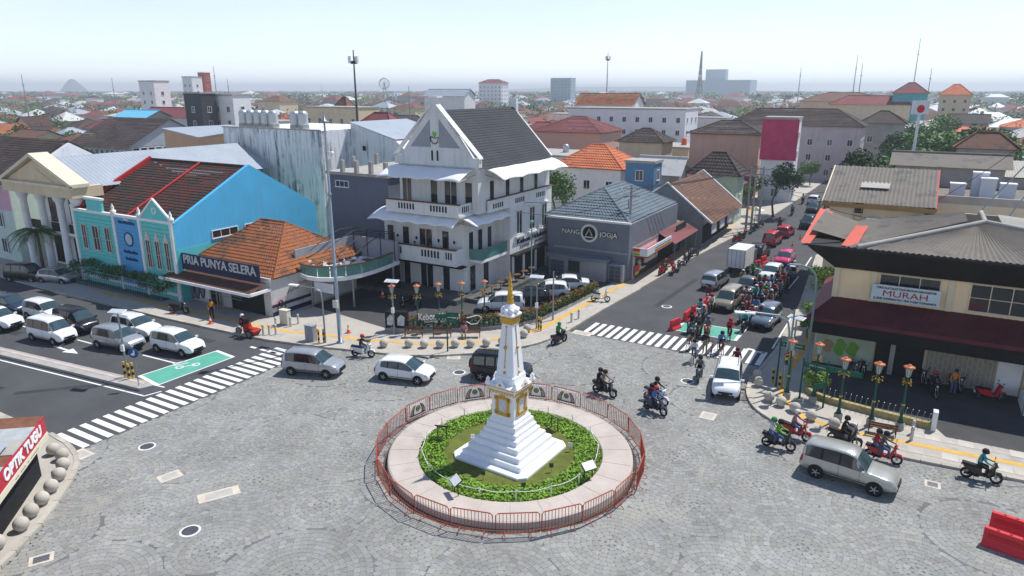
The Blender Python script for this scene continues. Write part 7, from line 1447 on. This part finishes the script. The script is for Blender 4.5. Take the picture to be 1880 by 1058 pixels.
a = at_dist(706,163,820); t = thing('ferris_wheel', 'small ferris wheel far on the horizon left of the cafe', 'ferris wheel', (a.x,a.y,0), YAW); z = at_dist(706,153,820).z; MB().tube([(5.5*math.cos(k*math.pi/12),0,z+5.5*math.sin(k*math.pi/12)) for k in range(25)], .35, 4).build('rim', steel, t, local=True)
for k in range(12): MB().tube([(0,0,z),(5.5*math.cos(k*math.pi/6),0,z+5.5*math.sin(k*math.pi/6))], .15, 3).build('spoke', steel, t, local=True); B(5.5*math.cos(k*math.pi/6)-.8,5.5*math.cos(k*math.pi/6)+.8,-.8,.8,z+5.5*math.sin(k*math.pi/6)-1.6,z+5.5*math.sin(k*math.pi/6)).build('cabin', white, t, local=True)
for s_ in (-1,1): MB().tube([(s_*5,0,0),(0,0,z)], .4, 4).build('support', steel, t, local=True)
# utility poles and cables along the right road
for i, (px, py, h_) in enumerate(((1152,505,9.5),(1368,430,9),(1378,424,9),(1392,416,8.5))):
    c = W(px, py); t = thing('power_pole', ('concrete power pole with transformer beside the convenience shop','wooden power pole at the shophouse corner, left one','wooden power pole at the shophouse corner, middle one','wooden power pole at the shophouse corner, right one')[i], 'pole', (c.x,c.y,.1)); MB().tube([(0,0,0),(0,0,h_)], [.17,.12], 8).build('pole', conc, t, local=True)
    for z in (h_-.4,h_-1.2): MB().cbox((0,0,z), (1.8,.1,.1), .3).build('crossarm', steel, t, local=True)
    if i == 0: MB().lathe((.5,0,4.6), [(.001,0),(.35,.02),(.35,.9),(.001,.95)], 10).build('transformer', midgrey, t, local=True)
for k in range(5):
    a, b = Vector((-7.6+.2*k,39.2,9.2+.1*k)), Vector((-2.4+.2*k,71,8.6+.1*k)); t = MB().tube([a.lerp(b, j/10)+Vector((0,0,-1.6*(j/10)*(1-j/10))) for j in range(11)], .02, 4).build('overhead_cable', black); tag(t, 'thin black overhead cable strung along the shop row', 'cable', 'overhead cables along the shop row')
for k, (a, b, sag) in enumerate((((-7.4,39.2,9.3),(-16,30,7.4),1.2),((-2.4,71,8.8),(9.8,50,9),1.6),((-2.4,71,8.4),(-1.5,84,8.2),.8),((-2.1,72.8,8.6),(9.9,46,8.6),1.4),((30.5,44,22),(18.8,43,9.5),.8),((-7.4,39.2,8.6),(-28,24,10.6),1.5),((10.5,41,8.4),(18,41,8.2),.5))):
    a, b = Vector(a), Vector(b); tag(MB().tube([a.lerp(b, j/10)+Vector((0,0,-sag*4*(j/10)*(1-j/10))) for j in range(11)], .022, 4).build('overhead_cable', black), 'sagging black overhead cable, %s of those crossing between buildings' % ORD[k], 'cable', 'cables crossing between buildings')
t = thing('street_umbrella', 'striped market umbrella far along the left pavement', 'umbrella', (-2.6,76,.12)); MB().tube([(0,0,0),(0,0,2.3)], .03, 5).build('pole', steel, t, local=True)
for k in range(8): q0, q1 = k*math.pi/4, (k+1)*math.pi/4; MB().add([(0,0,2.5),(1.3*math.cos(q0),1.3*math.sin(q0),2.0),(1.3*math.cos(q1),1.3*math.sin(q1),2.0)], [(0,1,2)]).build('canopy_panel', (redplastic, yellow, green, white)[k % 4], t, local=True)
c = at_dist(1688,210,118); t = thing('billboard_sign', 'tall white billboard with red oval sign on a post at far right', 'billboard', (c.x,c.y,0), YAW); MB().tube([(0,0,0),(0,0,c.z)], .2, 8).build('post', white, t, local=True); B(-1.2,1.2,-.15,.15,c.z,c.z+1.9).build('panel', white, t, local=True); MB().wheel((0,-.17,c.z+.75), .55, .06, 20).build('red_oval', redplastic, t, local=True)
for i, (px, py, D, s_, k) in enumerate(((220,182,200,1.3,3),(335,215,120,.9,2),(590,388,70,.45,2),(1620,210,110,1.5,1),(1605,270,82,1.0,2),(1725,240,120,1.3,0),(1790,215,130,1.5,1),(1640,245,100,1.0,0),(1760,260,95,1.2,2),(1820,190,170,1.6,1),(690,185,220,1.4,1),(740,190,180,1.2,0),(905,200,200,1.3,1),(985,190,220,1.3,0),(1850,215,120,1.4,0),(1540,330,66,.7,2),(1700,225,150,1.5,0),(1755,215,160,1.5,2))): tpx(k, px, py, D, s_, '%s tree, %s of the big trees across the rooftops' % (('mid green','dark green','yellow green','conical dark')[k], (ORD+['thirteenth','fourteenth','fifteenth','sixteenth','seventeenth','eighteenth'])[i]), 'big trees among the rooftops')
# far hills and haze
def hill(name, px0, px1, ptop, D, col):
    a, b = at_dist(px0, 165, D), at_dist(px1, 165, D); zt = at_dist((px0+px1)/2, ptop, D).z; n = 24; vs = []; d = (b-a).normalized(); nn = Vector((-d.y,d.x,0))
    for j in range(5):
        for i in range(n+1): u = i/n; e = math.sin(math.pi*u)**1.3*(1+.12*math.sin(9*u+name.__len__())); p = a.lerp(b, u)+nn*(j-2)*((b-a).length*.18); vs.append((p.x,p.y,-5+(zt+5)*e*(1-((j-2)/2)**2)))
    o = MB().add(vs, [(j*(n+1)+i,j*(n+1)+i+1,(j+1)*(n+1)+i+1,(j+1)*(n+1)+i) for j in range(4) for i in range(n)], True).build(name, col); o['kind'] = 'structure'
hm_ = mat('far_hill', (.07,.10,.05), .9, .2, .002); hill('hill', 100, 172, 148, 4200, hm_); hill('distant_hills', 820, 1500, 158, 5500, hm_)
hz = B(-5600,5600,-300,7000,-6,62).build('haze', None or mat('haze_air', (1,1,1))); hz['kind'] = 'stuff'; tag(hz, 'thin pale daytime haze over the town', 'haze')
hm = MATS['haze_air']; N = hm.node_tree.nodes; N.remove(N['Principled BSDF']); pv = N.new('ShaderNodeVolumePrincipled'); pv.inputs['Color'].default_value = (.86,.93,1,1); pv.inputs['Density'].default_value = .00038; pv.inputs['Anisotropy'].default_value = .2
hm.node_tree.links.new(pv.outputs[0], N['Material Output'].inputs['Volume'])
